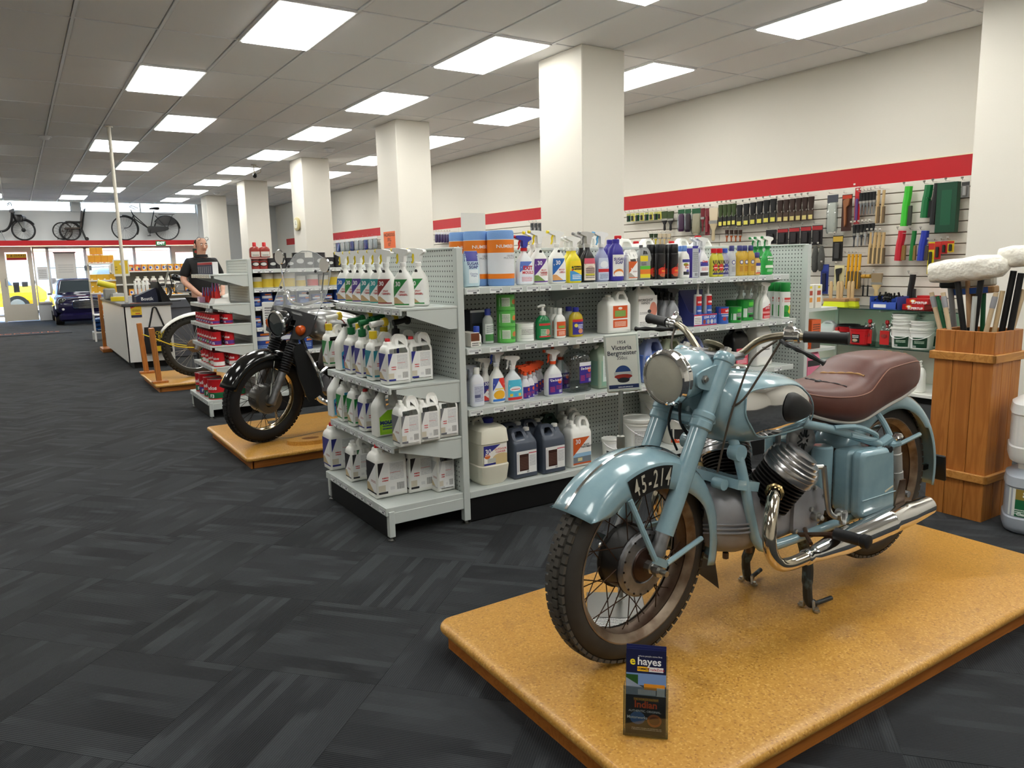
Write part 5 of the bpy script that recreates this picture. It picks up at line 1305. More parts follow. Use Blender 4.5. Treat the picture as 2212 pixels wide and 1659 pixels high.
row([(box_dk, 1026, .2, 'dark box at the back left of the second shelf'), (tray, 1014, .06, 'brown and white open carton at the left end of the second shelf'), (flask(.045, .035, .085, WHT, (40, 70, 170), labtop((240, 240, 240), (236, 236, 230), None, (90, 120, 60)), shoulder=.78), 1030, .03, 'small white bottle with blue cap on the second shelf'),
 (flask(.06, .05, .17, (214, 222, 216), (44, 60, 150), label_mat('clrbot', (214, 222, 216), [('r', 0, 0, 1, .4, (70, 130, 70)), ('t', .1, .5, .9, .95, 4, (110, 120, 120))]), shoulder=.85, clear=True, e=2), 1055, .1, 'clear bottle with blue cap and green label'),
 (tubw, 1133, .07, 'squat white tub with screw lid'), (pumpg, 1173, .06, 'green pump bottle of hand cleaner'),
 (flip, 1209, .05, 'white flip top bottle with orange label, frontmost', 'orange label flip top bottles'), (flip, 1200, .1, 'white flip top bottle with orange label, second', 'orange label flip top bottles'), (flip, 1191, .15, 'white flip top bottle with orange label, third', 'orange label flip top bottles'), (flip, 1184, .2, 'white flip top bottle with orange label, rearmost', 'orange label flip top bottles'),
 (yell, 1244, .06, 'yellow soap bottle with blue cap'), (yel2, 1229, .14, 'clear bottle with blue cap behind the yellow one')], S2, YS)
for k in range(3): tubg.place('green tub, %s of the stack of three' % ('bottom', 'middle', 'top')[k], (sx(1094, YS+.08, S2), YS+.08, S2+.001+.0825*k), 0, 'stack of green tubs')
ORJ = label_mat('orj', (216, 88, 38), [('r', .12, .5, .88, .78, (130, 164, 84)), ('r', 0, .36, 1, .42, (240, 240, 240)), ('t', .1, .06, .9, .3, 4, (246, 220, 200)), ('c', .5, .88, .14, .06, (240, 230, 220))])
WKS = label_mat('workshop', (236, 234, 230), [('c', .8, .55, .2, .24, (206, 130, 110)), ('c', .58, .5, .1, .06, (50, 50, 54)), ('t', .05, .05, .9, .2, 3, (120, 120, 120)), ('t', .05, .42, .5, .5, 2, (120, 120, 120))])
GRS = label_mat('greyspray', (150, 152, 156), [('r', .3, .62, .7, .75, (190, 40, 50)), ('r', .1, .1, .9, .18, (170, 130, 190)), ('t', .1, .25, .9, .5, 4, (220, 220, 226))])
gs = trigger((150, 152, 156), BLK, BLK, GRS, .235, .085, .05)
row([(jug('side', .17, .11, .235, WHT, WHT, ORJ, lz=(.14, .66), lx=.62), 1326, .075, 'white hand cleaner jug with orange label on the second shelf'), (jug('top', .15, .12, .27, WHT, BLK, WKS, (('WORKSHOP\nHANDS', .02, -.02, .165, (30, 30, 34), .01),), lz=(.06, .74), lx=.95), 1384, .12, 'white jerry can reading WORKSHOP HANDS with black cap'),
 (gs, 1452, .06, 'grey spray bottle with black trigger, front', 'grey spray bottles'), (gs, 1437, .1, 'grey spray bottle with black trigger, second', 'grey spray bottles'), (gs, 1426, .16, 'grey spray bottle with black trigger, third', 'grey spray bottles'), (gs, 1418, .22, 'grey spray bottle with black trigger, rearmost', 'grey spray bottles')], S2, YS)
flask(.02, .02, .055, WHT, WHT, None, pump=True).place('white pump on the hand cleaner jug', (sx(1345, YS+.1, S2+.22), YS+.1, S2+.195), pi)
# counter display of sealant tubes
cx = sx(1508, YS+.08, S2)
ds = T('display_box', 'blue and red counter display box lettered LEAK STOP', 'display box', (cx, YS+.085, S2+.001))
LS = label_mat('leakstop', (50, 90, 180), [('r', 0, 0, 1, .08, (200, 40, 46)), ('r', 0, .9, 1, 1, (200, 40, 46)), ('r', 0, .12, .33, .88, (236, 236, 232)), ('t', .03, .2, .3, .8, 4, (120, 120, 124)), ('c', .45, .32, .06, .2, (150, 60, 50)), ('c', .62, .32, .06, .2, (170, 170, 170)), ('c', .78, .32, .06, .2, (200, 200, 204)), ('c', .92, .32, .05, .2, (150, 170, 200))])
O('tray', MB().box((0, .0, .035), (.2, .13, .07)), pm((52, 88, 176), .45), ds)
O('tray_print', MB().grid([(x, -.0657, z) for z in (.001, .069) for x in (-.099, .099)], 2, 2), LS, ds)
O('header', MB().box((0, .06, .14), (.2, .01, .15)), pm((60, 60, 110), .45), ds)
O('side_card', MB().prism([(-.065, 0), (-.065, .07), (-.02, .09), (.065, .215), (.065, 0)], .002, Tm(-.101, 0, 0) @ Rm(pi/2, 'Z')), pm((60, 66, 130), .45), ds)
O('lettering', text_mb('LEAK STOP', .02, .035, .05, y=-.0662, bold=.02, lift=0), pm((240, 240, 240), .5), ds)
tub = Prod('sealant_tube', 'sealant tube')
q = tub.add('cartridge', MB().lathe([(.023, 0), (.024, .002), (.024, .165), (.022, .17), (.008, .172)], 18), pm((236, 236, 232), .35)); tub.add('nozzle', MB().lathe([(.008, .17), (.007, .19), (.003, .225), (.012, .226), (.012, .24)], 10), pm((236, 236, 232), .35), q)
tub.add('label', Body([(0, .024, .024, 2), (.2, .024, .024, 2)]).label(.01, .16, .97, 11, 2), label_mat('tubelab', (56, 96, 180), [('r', 0, .62, 1, 1, (206, 40, 44)), ('t', .15, .72, .9, .86, 1, (240, 240, 240)), ('t', .1, .38, .9, .5, 1, (230, 230, 240)), ('c', .5, .15, .3, .12, (60, 40, 60))]), q)
for i, (dx, dy) in enumerate(((-.035, -.03), (.055, -.03))): tub.place('white sealant tube with red and blue label, %s in the display box' % ('left', 'right')[i], (cx+dx, YS+.085+dy, S2+.02), 0, 'sealant tubes in the display box')
FST = label_mat('fastgreen', (40, 150, 60), [('r', .3, .75, .95, .95, (90, 200, 60)), ('r', .25, .35, .98, .66, (60, 62, 64)), ('t', .25, .35, .98, .66, 5, (190, 190, 190)), ('r', .3, .1, .95, .25, (30, 40, 30)), ('r', 0, .1, .22, .6, (220, 230, 220))])
SGW = label_mat('sgwhite', (196, 36, 44), [('h', -.3, 1, .62, (238, 238, 236)), ('r', 0, .3, 1, .42, (226, 150, 150)), ('t', .1, .05, .9, .2, 2, (240, 220, 220))])
MUL = label_mat('mul', (232, 236, 230), [('r', 0, .0, 1, .3, (40, 140, 60)), ('c', .7, .3, .35, .18, (230, 210, 60)), ('c', .2, .35, .3, .14, (60, 160, 70)), ('r', 0, .62, 1, .8, (210, 60, 50)), ('t', .05, .64, .95, .78, 1, (240, 220, 220))])
row([(tincan(.04, .105, (56, 96, 180), mk=label_mat('leakcan', (56, 96, 180), [('r', 0, .65, 1, 1, (206, 40, 44)), ('r', 0, .6, 1, .64, (240, 240, 240)), ('c', .3, .25, .14, .14, (190, 60, 60)), ('c', .7, .25, .14, .14, (60, 50, 60)), ('t', .1, .44, .9, .56, 1, (240, 240, 240))]), text=(('ados', .022, .008, .082, (240, 240, 240), .03),)), 1559, .05, 'blue and red tin beside the leak stop display'),
 (tincan(.042, .1, (40, 150, 60), mk=FST), 1586, .045, 'smaller green tin in front of the large one'), (tincan(.055, .135, (40, 150, 60), mk=FST), 1608, .12, 'larger green tin behind the small one'), (tincan(.05, .13, (30, 120, 54)), 1583, .2, 'dark green tin at the back of the second shelf'),
 (MULc := aerosol(.034, .235, (236, 238, 234), (30, 140, 60), MUL), 1694, .05, 'green capped aerosol can, rightmost', 'green capped aerosol cans'), (MULc, 1681, .12, 'green capped aerosol can, middle', 'green capped aerosol cans'), (MULc, 1668, .19, 'green capped aerosol can, leftmost', 'green capped aerosol cans')], S2, YS)
sw = trigger(WHT, WHT, WHT, SGW, .245, .085, .05, text=(('simple\ngreen', .017, .002, .085, (244, 240, 240), .02),))
for i, (px, dp) in enumerate(((1650, .05), (1640, .09), (1630, .14), (1614, .18), (1598, .22))):
 sw.place('white spray bottle with red simple green label, %s from the front' % ORD[i], (sx(px, YS+dp, S2), YS+dp, S2+.001), 0, 'white and red spray bottles')
# ---- third shelf
DSV = label_mat('desolv', (56, 44, 140), [('r', .0, .82, 1, 1, (226, 226, 232)), ('c', .78, .62, .16, .12, (226, 90, 50)), ('t', .08, .12, .4, .4, 5, (200, 60, 70)), ('t', .5, .25, .9, .45, 3, (180, 60, 80)), ('b', .7, .06, .92, .2, (240, 240, 240))])
dsv_s = trigger((226, 226, 232), (226, 80, 36), (226, 80, 36), DSV, .175, .05, .034, 2)
dsv_b = trigger((224, 228, 228), (238, 238, 236), (226, 80, 36), DSV, .25, .105, .06, 2, text=(('De-Solv-it', .017, 0, .085, (244, 244, 244), .03),), collar=(226, 80, 36))
row([(trigger((206, 212, 226), (210, 216, 230), (210, 216, 230), None, .2, .07, .05), 1018, .15, 'pale blue trigger bottle at the back left of the third shelf'), (flask(.075, .05, .21, (224, 226, 232), WHT, label_mat('rb', (214, 218, 230), [('t', .1, .1, .9, .9, 14, (100, 104, 150)), ('r', .1, .3, .6, .45, (90, 94, 130))]), shoulder=.78), 1031, .045, 'white ribbed bottle with small blue print'),
 (trigger(WHT, WHT, WHT, lab30((50, 50, 130), (220, 70, 60)), .235, .08, .052, text=(('30', .024, -.01, .1, (244, 244, 244), .02), ('WATER', .013, .01, .068, (200, 40, 46), .03))), 1050, .1, 'white spray bottle with navy 30 label'),
 (trigger(WHT, (236, 238, 244), (44, 66, 170), label_mat('graf', (230, 234, 240), [('h', 1, 1, 1.35, (226, 60, 50)), ('h', -1, 1, .45, (60, 80, 170)), ('c', .5, .28, .45, .2, (240, 180, 50)), ('r', 0, 0, 1, .1, (60, 120, 200)), ('t', .15, .5, .9, .62, 1, (230, 200, 40))]), .275, .085, .055), 1074, .06, 'white spray bottle with blue trigger and cartoon coloured label'),
 (trigger((214, 222, 226), (238, 238, 236), (238, 238, 236), label_mat('oomph', (80, 190, 220), [('r', 0, 0, 1, .14, (210, 50, 50)), ('c', .5, .55, .4, .12, (236, 240, 244)), ('t', .2, .5, .8, .6, 1, (210, 60, 60)), ('r', .1, .18, .3, .32, (240, 200, 60)), ('r', .4, .18, .6, .32, (90, 160, 220)), ('r', .7, .18, .9, .32, (230, 200, 90))]), .24, .1, .06, 2), 1108, .05, 'clear spray bottle with sky blue label')], S3, YS)
k = 0
for px, dp in ((1135, .04), (1145, .06), (1128, .1), (1140, .12), (1153, .11), (1160, .16), (1166, .2), (1150, .2)):
 dsv_s.place('small clear bottle with orange trigger and purple label, %s from the shelf edge' % ORD[k], (sx(px, YS+dp, S3), YS+dp, S3+.001), 0, 'small orange trigger bottles'); k += 1
row([(dsv_b, 1195, .05, 'large clear spray bottle with orange collar and purple label'), (dsv_b, 1212, .16, 'large clear purple label spray bottle behind the front one'),
 (jug('top', .165, .11, .26, (176, 196, 172), WHT, label_mat('grnjer', (214, 226, 222), [('t', .1, .2, .6, .9, 12, (120, 140, 140)), ('r', .75, .1, 1, .9, (60, 160, 140))]), clear=1, lz=(.16, .72), lx=.7, level=(130, 170, 150)), 1306, .08, 'clear jerry can of green liquid beside the info sign'),
 (jug('slope', .165, .11, .26, (150, 165, 214), WHT, label_mat('blujer', (84, 124, 210), [('c', .5, .8, .2, .08, (50, 50, 110)), ('r', 0, .0, 1, .3, (60, 110, 200)), ('t', .1, .5, .6, .64, 1, (230, 236, 246))]), clear=1, lz=(.1, .6), level=(90, 120, 200)), 1400, .08, 'clear jerry can of pale blue liquid'),
 (jug('slope', .165, .11, .25, (206, 216, 190), BLK, None, clear=1, level=(150, 176, 110)), 1440, .09, 'clear jerry can of pale green liquid'), (jug('slope', .165, .11, .25, (140, 152, 206), BLK, labtop((230, 232, 240), (226, 230, 240)), clear=1, level=(84, 100, 180)), 1488, .09, 'clear jerry can of violet blue liquid'),
 (jug('top', .15, .11, .26, (20, 20, 22), (20, 20, 22), label_mat('crcblk', (206, 70, 90), [('t', .1, .55, .9, .85, 2, (240, 220, 224)), ('t', .1, .1, .9, .4, 4, (240, 200, 210))]), lz=(.08, .5), lx=.75), 1588, .12, 'black jerry can with pink label'),
 (jug('top', .15, .12, .3, WHT, WHT, label_mat('wjer', (232, 232, 230), [('t', .2, .3, .8, .5, 2, (60, 60, 60))]), lz=(.2, .7)), 1637, .1, 'white jerry can on the third shelf near the far end')], S3, YS)
dj = T('jug', 'large clear flagon with purple label beside the orange trigger bottles', 'jug', (sx(1245, YS+.075, S3), YS+.075, S3+.001))
BB = Body([(0, .07, .05, 4), (.006, .078, .056, 4), (.03, .078, .056, 4), (.035, .074, .052, 4), (.04, .078, .056, 4), (.185, .078, .056, 4), (.205, .07, .05, 3), (.225, .04, .03, 2.4), (.233, .017, .017, 2), (.245, .017, .017, 2)])
bo = O('container', BB.mb(28), M_clear, dj); O('cap', MB().lathe([(.02, .238), (.02, .262), (.017, .265), (0, .265)], 18), pm(WHT, .4), dj)
lb_ = O('label', BB.label(.05, .165, .72, x0=-.02, x1=.072), DSV, dj); O('lettering', text_mb('De-Solv-it', .018, .026, .13, BB.front, .03, lift=.0016), pm((244, 244, 244), .5), dj)
# ---- bottom deck
DJ = label_mat('darkjerry', (232, 232, 230), [('r', .14, .12, .6, .86, (56, 30, 26)), ('t', .16, .2, .58, .75, 8, (110, 80, 70)), ('r', .6, .86, 1, .9, (200, 60, 80)), ('t', .64, .3, .96, .8, 10, (170, 170, 174)), ('r', .02, .1, .1, .9, (200, 200, 204)), ('b', .5, .02, .62, .1, (20, 20, 20))])
dj5 = jug('jerry', .15, .12, .27, (74, 82, 96), WHT, DJ, rough=.25, lz=(.1, .55), lx=.84)
row([(dj5, 1125, .075, 'dark grey jerry can with white cap, front left', 'dark grey jerry cans'), (dj5, 1186, .06, 'dark grey jerry can with white cap, front right', 'dark grey jerry cans'), (dj5, 1108, .215, 'dark grey jerry can with white cap, back left', 'dark grey jerry cans'), (dj5, 1150, .22, 'dark grey jerry can with white cap, back right', 'dark grey jerry cans'),
 (jug('side', .145, .1, .28, WHT, WHT, label_mat('roof', (240, 240, 238), [('h', -.72, 1, .34, (206, 92, 40)), ('r', 0, .05, 1, .32, (120, 130, 140)), ('r', 0, .28, 1, .42, (150, 190, 220)), ('r', .25, .12, .5, .24, (220, 210, 160)), ('h', -.72, 1, .34, (206, 92, 40)), ('r', 0, 0, 1, .06, (206, 92, 40))]), (('30', .036, -.03, .145, (244, 244, 244), .02), ('ROOF\nTREATMENT', .014, .028, .118, (40, 40, 46), .02)), lz=(.06, .6)), 1246, .06, 'white jug with orange roof treatment label, front'),
 (jug('side', .145, .1, .28, WHT, WHT), 1232, .18, 'plain white jug directly behind the roof treatment jug'), (jug('side', .145, .1, .28, WHT, WHT), 1226, .30, 'plain white jug at the very back of the bottom deck'),
 (jug('top', .12, .1, .26, (30, 60, 46), WHT, pm((220, 214, 50), .4)), 1184, .32, 'dark green container with yellow label at the back')], SB, YS)
row([(bucket(.048, .11, WHT, label_mat('bk1', (238, 238, 236), [('h', -.5, -1, -.5, (40, 38, 40)), ('r', 0, 0, 1, .15, (220, 84, 40)), ('r', .35, .2, .9, .34, (200, 50, 40)), ('t', .4, .5, .95, .7, 2, (120, 110, 100)), ('c', .8, .85, .2, .08, (206, 70, 50))])), 1318, .09, 'small white bucket with bail handle on the bottom deck'),
 (bucket(.095, .2, WHT, label_mat('bk2', (236, 236, 234), [('r', .45, .0, 1, 1, (44, 40, 40)), ('c', .8, .7, .2, .14, (206, 70, 50)), ('t', .05, .1, .4, .9, 12, (140, 140, 140))])), 1378, .11, 'middle sized white bucket with black panel'),
 (bucket(.1, .30, WHT, label_mat('bk3', (236, 236, 234), [('r', .3, .0, 1, .8, (44, 40, 40)), ('c', .6, .55, .25, .14, (206, 70, 50))])), 1416, .26, 'tall white bucket at the back of the bottom deck'),
 (bucket(.1, .25, (226, 224, 214), label_mat('bk4', (220, 218, 208), [('r', 0, 0, 1, .5, (40, 38, 38)), ('r', 0, 0, 1, .14, (222, 84, 40)), ('r', .4, .34, .85, .46, (200, 50, 44)), ('t', .2, .7, .9, .85, 2, (60, 60, 60)), ('t', .2, .04, .9, .11, 1, (240, 230, 220))]), (('WATERPROOFING', .016, 0, .03, (245, 240, 236), .02),)), 1462, .11, 'bitumen bucket with red WATERPROOFING band'),
 (bucket(.06, .16, (236, 236, 232), label_mat('bk5', (226, 226, 222), [('r', 0, 0, 1, .4, (222, 84, 40))])), 1510, .1, 'small white and orange bucket beside the bitumen bucket'),
 (bucket(.1, .24, WHT), 1560, .15, 'plain white bucket hidden behind the motorcycle tank')], SB, YS)
bigj = T('jug', 'large cream 20 litre drum reading OUTDOOR CLEANER', 'jug', (sx(1053, YS+.1, SB), YS+.1, SB+.001))
BB = Body([(0, .07, .075, 5), (.02, .082, .086, 6), (.1, .09, .094, 7), (.105, .084, .088, 7), (.215, .084, .088, 7), (.22, .09, .094, 7), (.285, .084, .09, 6), (.3, .07, .08, 5), (.306, .05, .06, 4)])
O('container', BB.mb(36), pm((226, 222, 204), .35), bigj)
O('label', MB().grid([(x, -.0892, z) for z in (.108, .21) for x in (-.07, .07)], 2, 2), label_mat('od20', (240, 238, 230), [('h', -.8, 1, .42, (44, 48, 130)), ('c', .75, .25, .4, .3, (214, 190, 140)), ('c', .15, .45, .12, .12, (226, 120, 60)), ('r', .0, .0, .5, .1, (44, 48, 130)), ('r', .15, .12, .5, .34, (190, 190, 180))]), bigj)
for b_, sz, x, z, c, bo_ in (('30', .036, -.044, .178, (244, 244, 244), .02), ('SECONDS', .009, -.044, .16, (244, 244, 244), .02), ('OUTDOOR\nCLEANER', .014, .03, .178, (200, 44, 50), .02)): O('lettering', text_mb(b_, sz, x, z, y=-.0896, bold=bo_, lift=.0003), pm(c, .5), bigj)
O('cap', MB().lathe([(.03, .304), (.03, .326), (.027, .33), (0, .33)], 20, Tm(.03, .03, 0)), pm((44, 48, 150), .4), bigj)
O('handle', MB().tube(smooth_path([(-.06, .03, .3), (-.055, .03, .325), (-.02, .03, .332), (.0, .03, .3)]), .008, 8), pm((210, 208, 196), .4), bigj)
# ---- the end bay that faces the aisle (goods face -x)
def erow(items, X, z):
 for pr, px, dep, lb, *gp in items:
  pr.place(lb, (X+dep, sy(px, X+dep, z), z+.001), (-pi/2+.5 if pr.cat == 'spray bottle' else 0), gp[0] if gp else None)
cols = [((30, 100, 180), 748), ((30, 130, 60), 766), ((80, 60, 140), 781), ((40, 140, 140), 800), ((40, 150, 150), 820), ((130, 30, 34), 838), ((30, 130, 60), 874), ((30, 130, 60), 907)]
names = ['blue label at the far end', 'green label second from the far end', 'violet label third from the far end', 'teal label fourth from the far end', 'teal label fifth from the far end', 'dark red label sixth from the far end', 'green label second from the pegboard', 'green label nearest the pegboard']
erow([(spray30(c, ('SPRAY', 'CLEANER')), px, .06 if i != 7 else .16, 'white trigger spray, end bay top shelf, %s' % names[i], 'white spray bottles on the end bay') for i, (c, px) in enumerate(cols)], 1.475, 1.099)
J1 = lambda c, cap, w=.125, h=.235: jug('side', w, .095, h, WHT, cap, None, (('30', .024, -w*.34, h*.5, (244, 244, 244), .02),), wrap=c)
@cached
def hosejug(noz, c):
 p = Prod('hose_spray_jug', 'hose spray jug'); base = J1(c, noz)
 p.parts = list(base.parts)
 h = .235; x = (.24-.5)*.125
 k = p.add('hose_nozzle', MB().lathe([(.012, 0), (.012, .03), (.009, .032), (.009, .045)], 12, Tm(x, 0, h*.9)).tube([(x-.012, 0, h+.035), (x+.05, 0, h+.045), (x+.065, 0, h+.046)], [.016, .013, .016], 12), pm((236, 236, 230) if noz[0] > 200 else noz, .4), None)
 p.add('nozzle_ring', MB().lathe([(.02, 0), (.023, .006), (.023, .016), (.02, .022)], 12, along((x+.055, 0, h+.045), (x+.08, 0, h+.047))), pm(noz, .4), k)
 p.add('collar', MB().lathe([(.02, 0), (.02, .034), (.015, .036)], 12, Tm(x, 0, h*.9-.006)), pm(noz, .4), k)
 return p
Yz = (236, 204, 40); Gz = (24, 110, 60)
@cached
def mouldjug(c1, c2): return jug('slope', .12, .09, .24, WHT, BLK, label_mat('mj_%d_%d' % (c1[0], c2[0]), c1, [('r', .1, .1, .9, .62, c2), ('t', .15, .2, .85, .55, 3, (30, 60, 120)), ('h', -.6, 1, .72, (236, 236, 232))]), (('MOULD', .026, 0, .07, (30, 50, 130), .04),), lz=(.05, .55), lx=.8)
erow([(hosejug(Yz, (30, 130, 60)), 727, .075, 'white jug with yellow hose nozzle at the far end of the middle end shelf'), (mouldjug((60, 170, 220), (220, 60, 130)), 752, .075, 'white handled bottle with pink and blue label, middle end shelf'),
 (hosejug(Gz, (60, 60, 140)), 776, .075, 'white jug with green hose nozzle, leftmost green one'), (hosejug(Gz, (60, 60, 140)), 800, .07, 'white jug with green hose nozzle, second green one'), (hosejug(Yz, (30, 130, 150)), 824, .07, 'white jug with yellow hose nozzle and teal label'),
 (J1((44, 48, 130), RED), 855, .07, 'white jug with red cap in front on the middle end shelf'), (J1((44, 48, 130), RED), 904, .2, 'white jug with red cap behind on the middle end shelf'),
 (hosejug(Yz, (44, 48, 130)), 792, .21, 'white yellow nozzle jug in the second row, far one'), (hosejug(Gz, (44, 48, 130)), 818, .21, 'white green nozzle jug in the second row'), (hosejug(Yz, (44, 48, 130)), 846, .21, 'white yellow nozzle jug in the second row, near one'), (hosejug(BLK, (44, 48, 130)), 872, .21, 'white black nozzle jug in the second row')], 1.405, .739)
erow([(mouldjug((60, 170, 220), (220, 60, 90)), 735, .07, 'white handled bottle with red and blue label, lower end shelf'), (J1((30, 130, 60), WHT), 758, .07, 'white jug with green label, lower end shelf, far one'), (J1((30, 130, 60), WHT), 782, .07, 'white jug with green label, lower end shelf, near one'), (J1((44, 48, 130), RED), 806, .07, 'white jug with red cap and navy label, lower end shelf'),
 (mouldjug((150, 210, 40), (170, 220, 60)), 833, .07, 'white handled bottle with lime green MOULD label'), (J1((110, 112, 116), WHT, .11), 880, .065, 'white jug with grey 30 label at the near front of the lower end shelf'), (J1((110, 112, 116), WHT, .11), 922, .18, 'white jug with barcode label, middle of three beside the pegboard'), (J1((110, 112, 116), WHT, .11), 962, .295, 'white jug with barcode label nearest the pegboard')], 1.405, .459)
J2 = lambda c, cap, w=.165, h=.285: jug('side', w, .13, h, WHT, cap, None, (('30', .032, -w*.34, h*.5, (244, 244, 244), .02),), wrap=c)
erow([(J2((44, 48, 130), RED), 738, .09, 'big white jug with red cap at the far end of the end deck'), (J1((40, 40, 44), WHT), 778, .08, 'small white jug with black label on the end deck'), (J1((20, 120, 60), WHT, .1, .26), 797, .2, 'white jug with green label on the end deck'), (J2((30, 30, 36), RED), 838, .09, 'big white DEGREASER jug with red cap at the near corner'),
 (J2((30, 30, 36), WHT, .15), 903, .25, 'big white degreaser jug in the middle beside the corner jug'), (J1((200, 200, 200), WHT, .1, .25), 957, .35, 'white jug with barcode label at the back beside the pegboard')], 1.36, .169)
# goods on the far end bay, seen past the end panel
pj = jug('top', .16, .12, .28, (206, 110, 140), (220, 200, 205), labtop((30, 30, 34), (220, 120, 150)))
pj.place('pink jerry can on the far end of the grey shelving', (4.57, 3.27, .411), 0)
fe = T('end_shelf', 'grey end shelf on the far side of the shelving unit', 'shelf', (4.467, 3.2, 0))
for z in (.40, .93): O('shelf', MB().box((.17, .42, z), (.34, .82, .02)), M_gond, fe)
carton(.1, .09, .2, (224, 96, 40), label_mat('orgbox', (224, 96, 40), [('r', 0, 0, 1, .45, (60, 56, 50)), ('t', .1, .5, .9, .9, 5, (60, 40, 30))])).place('orange and dark carton at the far end of the shelving', (4.60, 3.27, .66), 0)
for z in (.65,): O('shelf', MB().box((.17, .42, z), (.34, .82, .02)), M_gond, fe)
for i in range(2): carton(.07, .06, .16, (226, 222, 210), label_mat('gloves', (226, 222, 210), [('r', .2, .55, .8, .75, (170, 60, 40)), ('r', .2, .25, .8, .45, (226, 150, 60)), ('r', .3, .85, .7, .95, (230, 210, 40))])).place('white pictured carton on the far end shelf, %s' % ('left', 'right')[i], (4.53+.09*i, 3.26, .941), 0, 'pictured cartons on the far end')
# ================================================================= goods on the slatwall (face -x)
XH = 6.93
def hanging(kind, x0, y0, x1, y1, label, cols, group=None, cat=None, hook=True, XX=XH):
 """px box on the photograph's wall plane -> real size and place on the wall"""
 Ya, zt = wallpos(x0, y0, XX); Yb, _ = wallpos(x1, y0, XX); _, zb = wallpos((x0+x1)/2, y1, XX)
 w, h = abs(Ya-Yb), abs(zt-zb); Yc = (Ya+Yb)/2
 nm = dict(card='carded_tool', bag='bagged_brush', pack='brush_pack', wire='wire_brush', brush='paint_brush', box='boxed_tool', tool='carded_tool', roller='mini_roller', mop='duster')[kind]
 t = T(nm, label, cat or {'card': 'card pack', 'bag': 'brush pack', 'pack': 'brush', 'wire': 'wire brush', 'brush': 'brush', 'box': 'box', 'tool': 'tool', 'roller': 'roller', 'mop': 'duster'}[kind], (XX, Yc, zb), -pi/2, group)
 c0, c1, c2 = (list(cols)+[cols[-1]]*3)[:3]
 A = lambda n, mb, c, r=.45: O(n, mb, pm(c, r) if isinstance(c, tuple) else c, t)
 if kind == 'card':
  A('card', MB().box((0, 0, h/2), (w, .004, h), None, .001), c0); A('header', MB().box((0, -.003, h*.86), (w*.94, .002, h*.2)), c1); A('tool', MB().box((0, -.012, h*.4), (w*.45, .018, h*.6), None, .005), c2)
 elif kind == 'bag':
  A('header', MB().box((0, 0, h*.9), (w, .004, h*.2)), c0); A('contents', MB().loft([(0, w*.3, .01, 3), (h*.1, w*.42, .022, 3), (h*.7, w*.4, .02, 3), (h*.8, w*.3, .006, 3)], 14), c1); A('bag', MB().loft([(0, w*.45, .006, 4), (h*.1, w*.49, .028, 4), (h*.75, w*.48, .024, 4), (h*.82, w*.47, .004, 4)], 14), M_clear)
 elif kind == 'pack':   # bristles on top, printed sleeve below
  A('sleeve', MB().box((0, 0, h*.24), (w*.9, .016, h*.48), None, .002), c1); A('bristles', MB().loft([(h*.42, w*.36, .01, 4), (h*.7, w*.44, .016, 3), (h*.98, w*.5, .02, 3), (h, w*.46, .014, 3)], 16), c0); A('print', MB().box((0, -.0088, h*.14), (w*.7, .001, h*.18)), c2); A('ferrule', MB().box((0, 0, h*.47), (w*.78, .018, h*.06)), M_steel)
 elif kind == 'wire':   # handle above, bristle block below
  A('handle', MB().tube(smooth_path([(w*.1, 0, h), (w*.05, 0, h*.75), (-w*.05, 0, h*.5), (-w*.12, 0, h*.0)], 4), [w*.3]*5+[w*.3]*8, 8), c0); A('bristles', MB().box((w*.16, 0, h*.26), (w*.6, .024, h*.5), None, .003), c1); A('bristle_stock', MB().box((-w*.05, 0, h*.27), (w*.22, .022, h*.54), None, .004), c0)
 elif kind == 'brush':
  A('bristles', MB().loft([(h*.62, w*.42, .01, 4), (h*.98, w*.5, .014, 3), (h, w*.45, .01, 3)], 14), c0); A('ferrule', MB().box((0, 0, h*.57), (w*.9, .02, h*.1)), M_steel); A('handle', MB().loft([(0, w*.12, .006), (h*.05, w*.2, .008), (h*.3, w*.16, .007), (h*.5, w*.42, .01, 3), (h*.53, w*.42, .01, 3)], 12), c1)
 elif kind == 'box':
  A('box', MB().box((0, 0, h/2), (w, .06, h), None, .002), c0); A('print', MB().box((0, -.031, h*.5), (w*.5, .001, h*.7)), c1)
 elif kind == 'roller':
  A('handle', MB().tube([(0, 0, 0), (0, 0, h*.5)], w*.16, 8), c0); A('frame', MB().tube([(0, 0, h*.5), (0, 0, h*.75), (w*.2, 0, h*.85)], .004, 6), M_steel); A('sleeve', MB().tube([(-w*.4, 0, h*.9), (w*.45, 0, h*.9)], h*.09, 10), c1)
 elif kind == 'mop': A('pile', MB().loft([(0, w*.15, .02), (h*.1, w*.4, .035), (h*.6, w*.45, .035), (h*.95, w*.25, .02), (h, w*.1, .01)], 16), mat('grey_pile', (92, 92, 88), .95, bump=(150, 1, .01)))
 elif kind == 'tool':
  A('card', MB().box((0, 0, h/2), (w, .004, h), None, .001), c0); A('tool', MB().prism(round_poly([(-w*.3, h*.85), (w*.3, h*.9), (w*.25, h*.7), (0, h*.65), (w*.05, h*.2), (-w*.1, h*.1), (-w*.2, h*.6)], .2, 2), .02, Tm(0, -.012, 0)), c1); A('header', MB().box((0, -.003, h*.93), (w*.9, .002, h*.1)), c2)
 if hook: O('display_hook', MB().tube([(XR-.028, Yc, zb+h+.012), (XX-.06, Yc, zb+h+.012), (XX-.065, Yc, zb+h+.024)], .0025, 6).box((XX-.064, Yc, zb+h+.03), (.001, .022, .016)), M_chrome, slat)
 return t
GY, DGN, YL, BR, CRM, MAR = (60, 76, 40), (24, 84, 50), (216, 206, 90), (52, 34, 28), (206, 190, 160), (110, 26, 36)
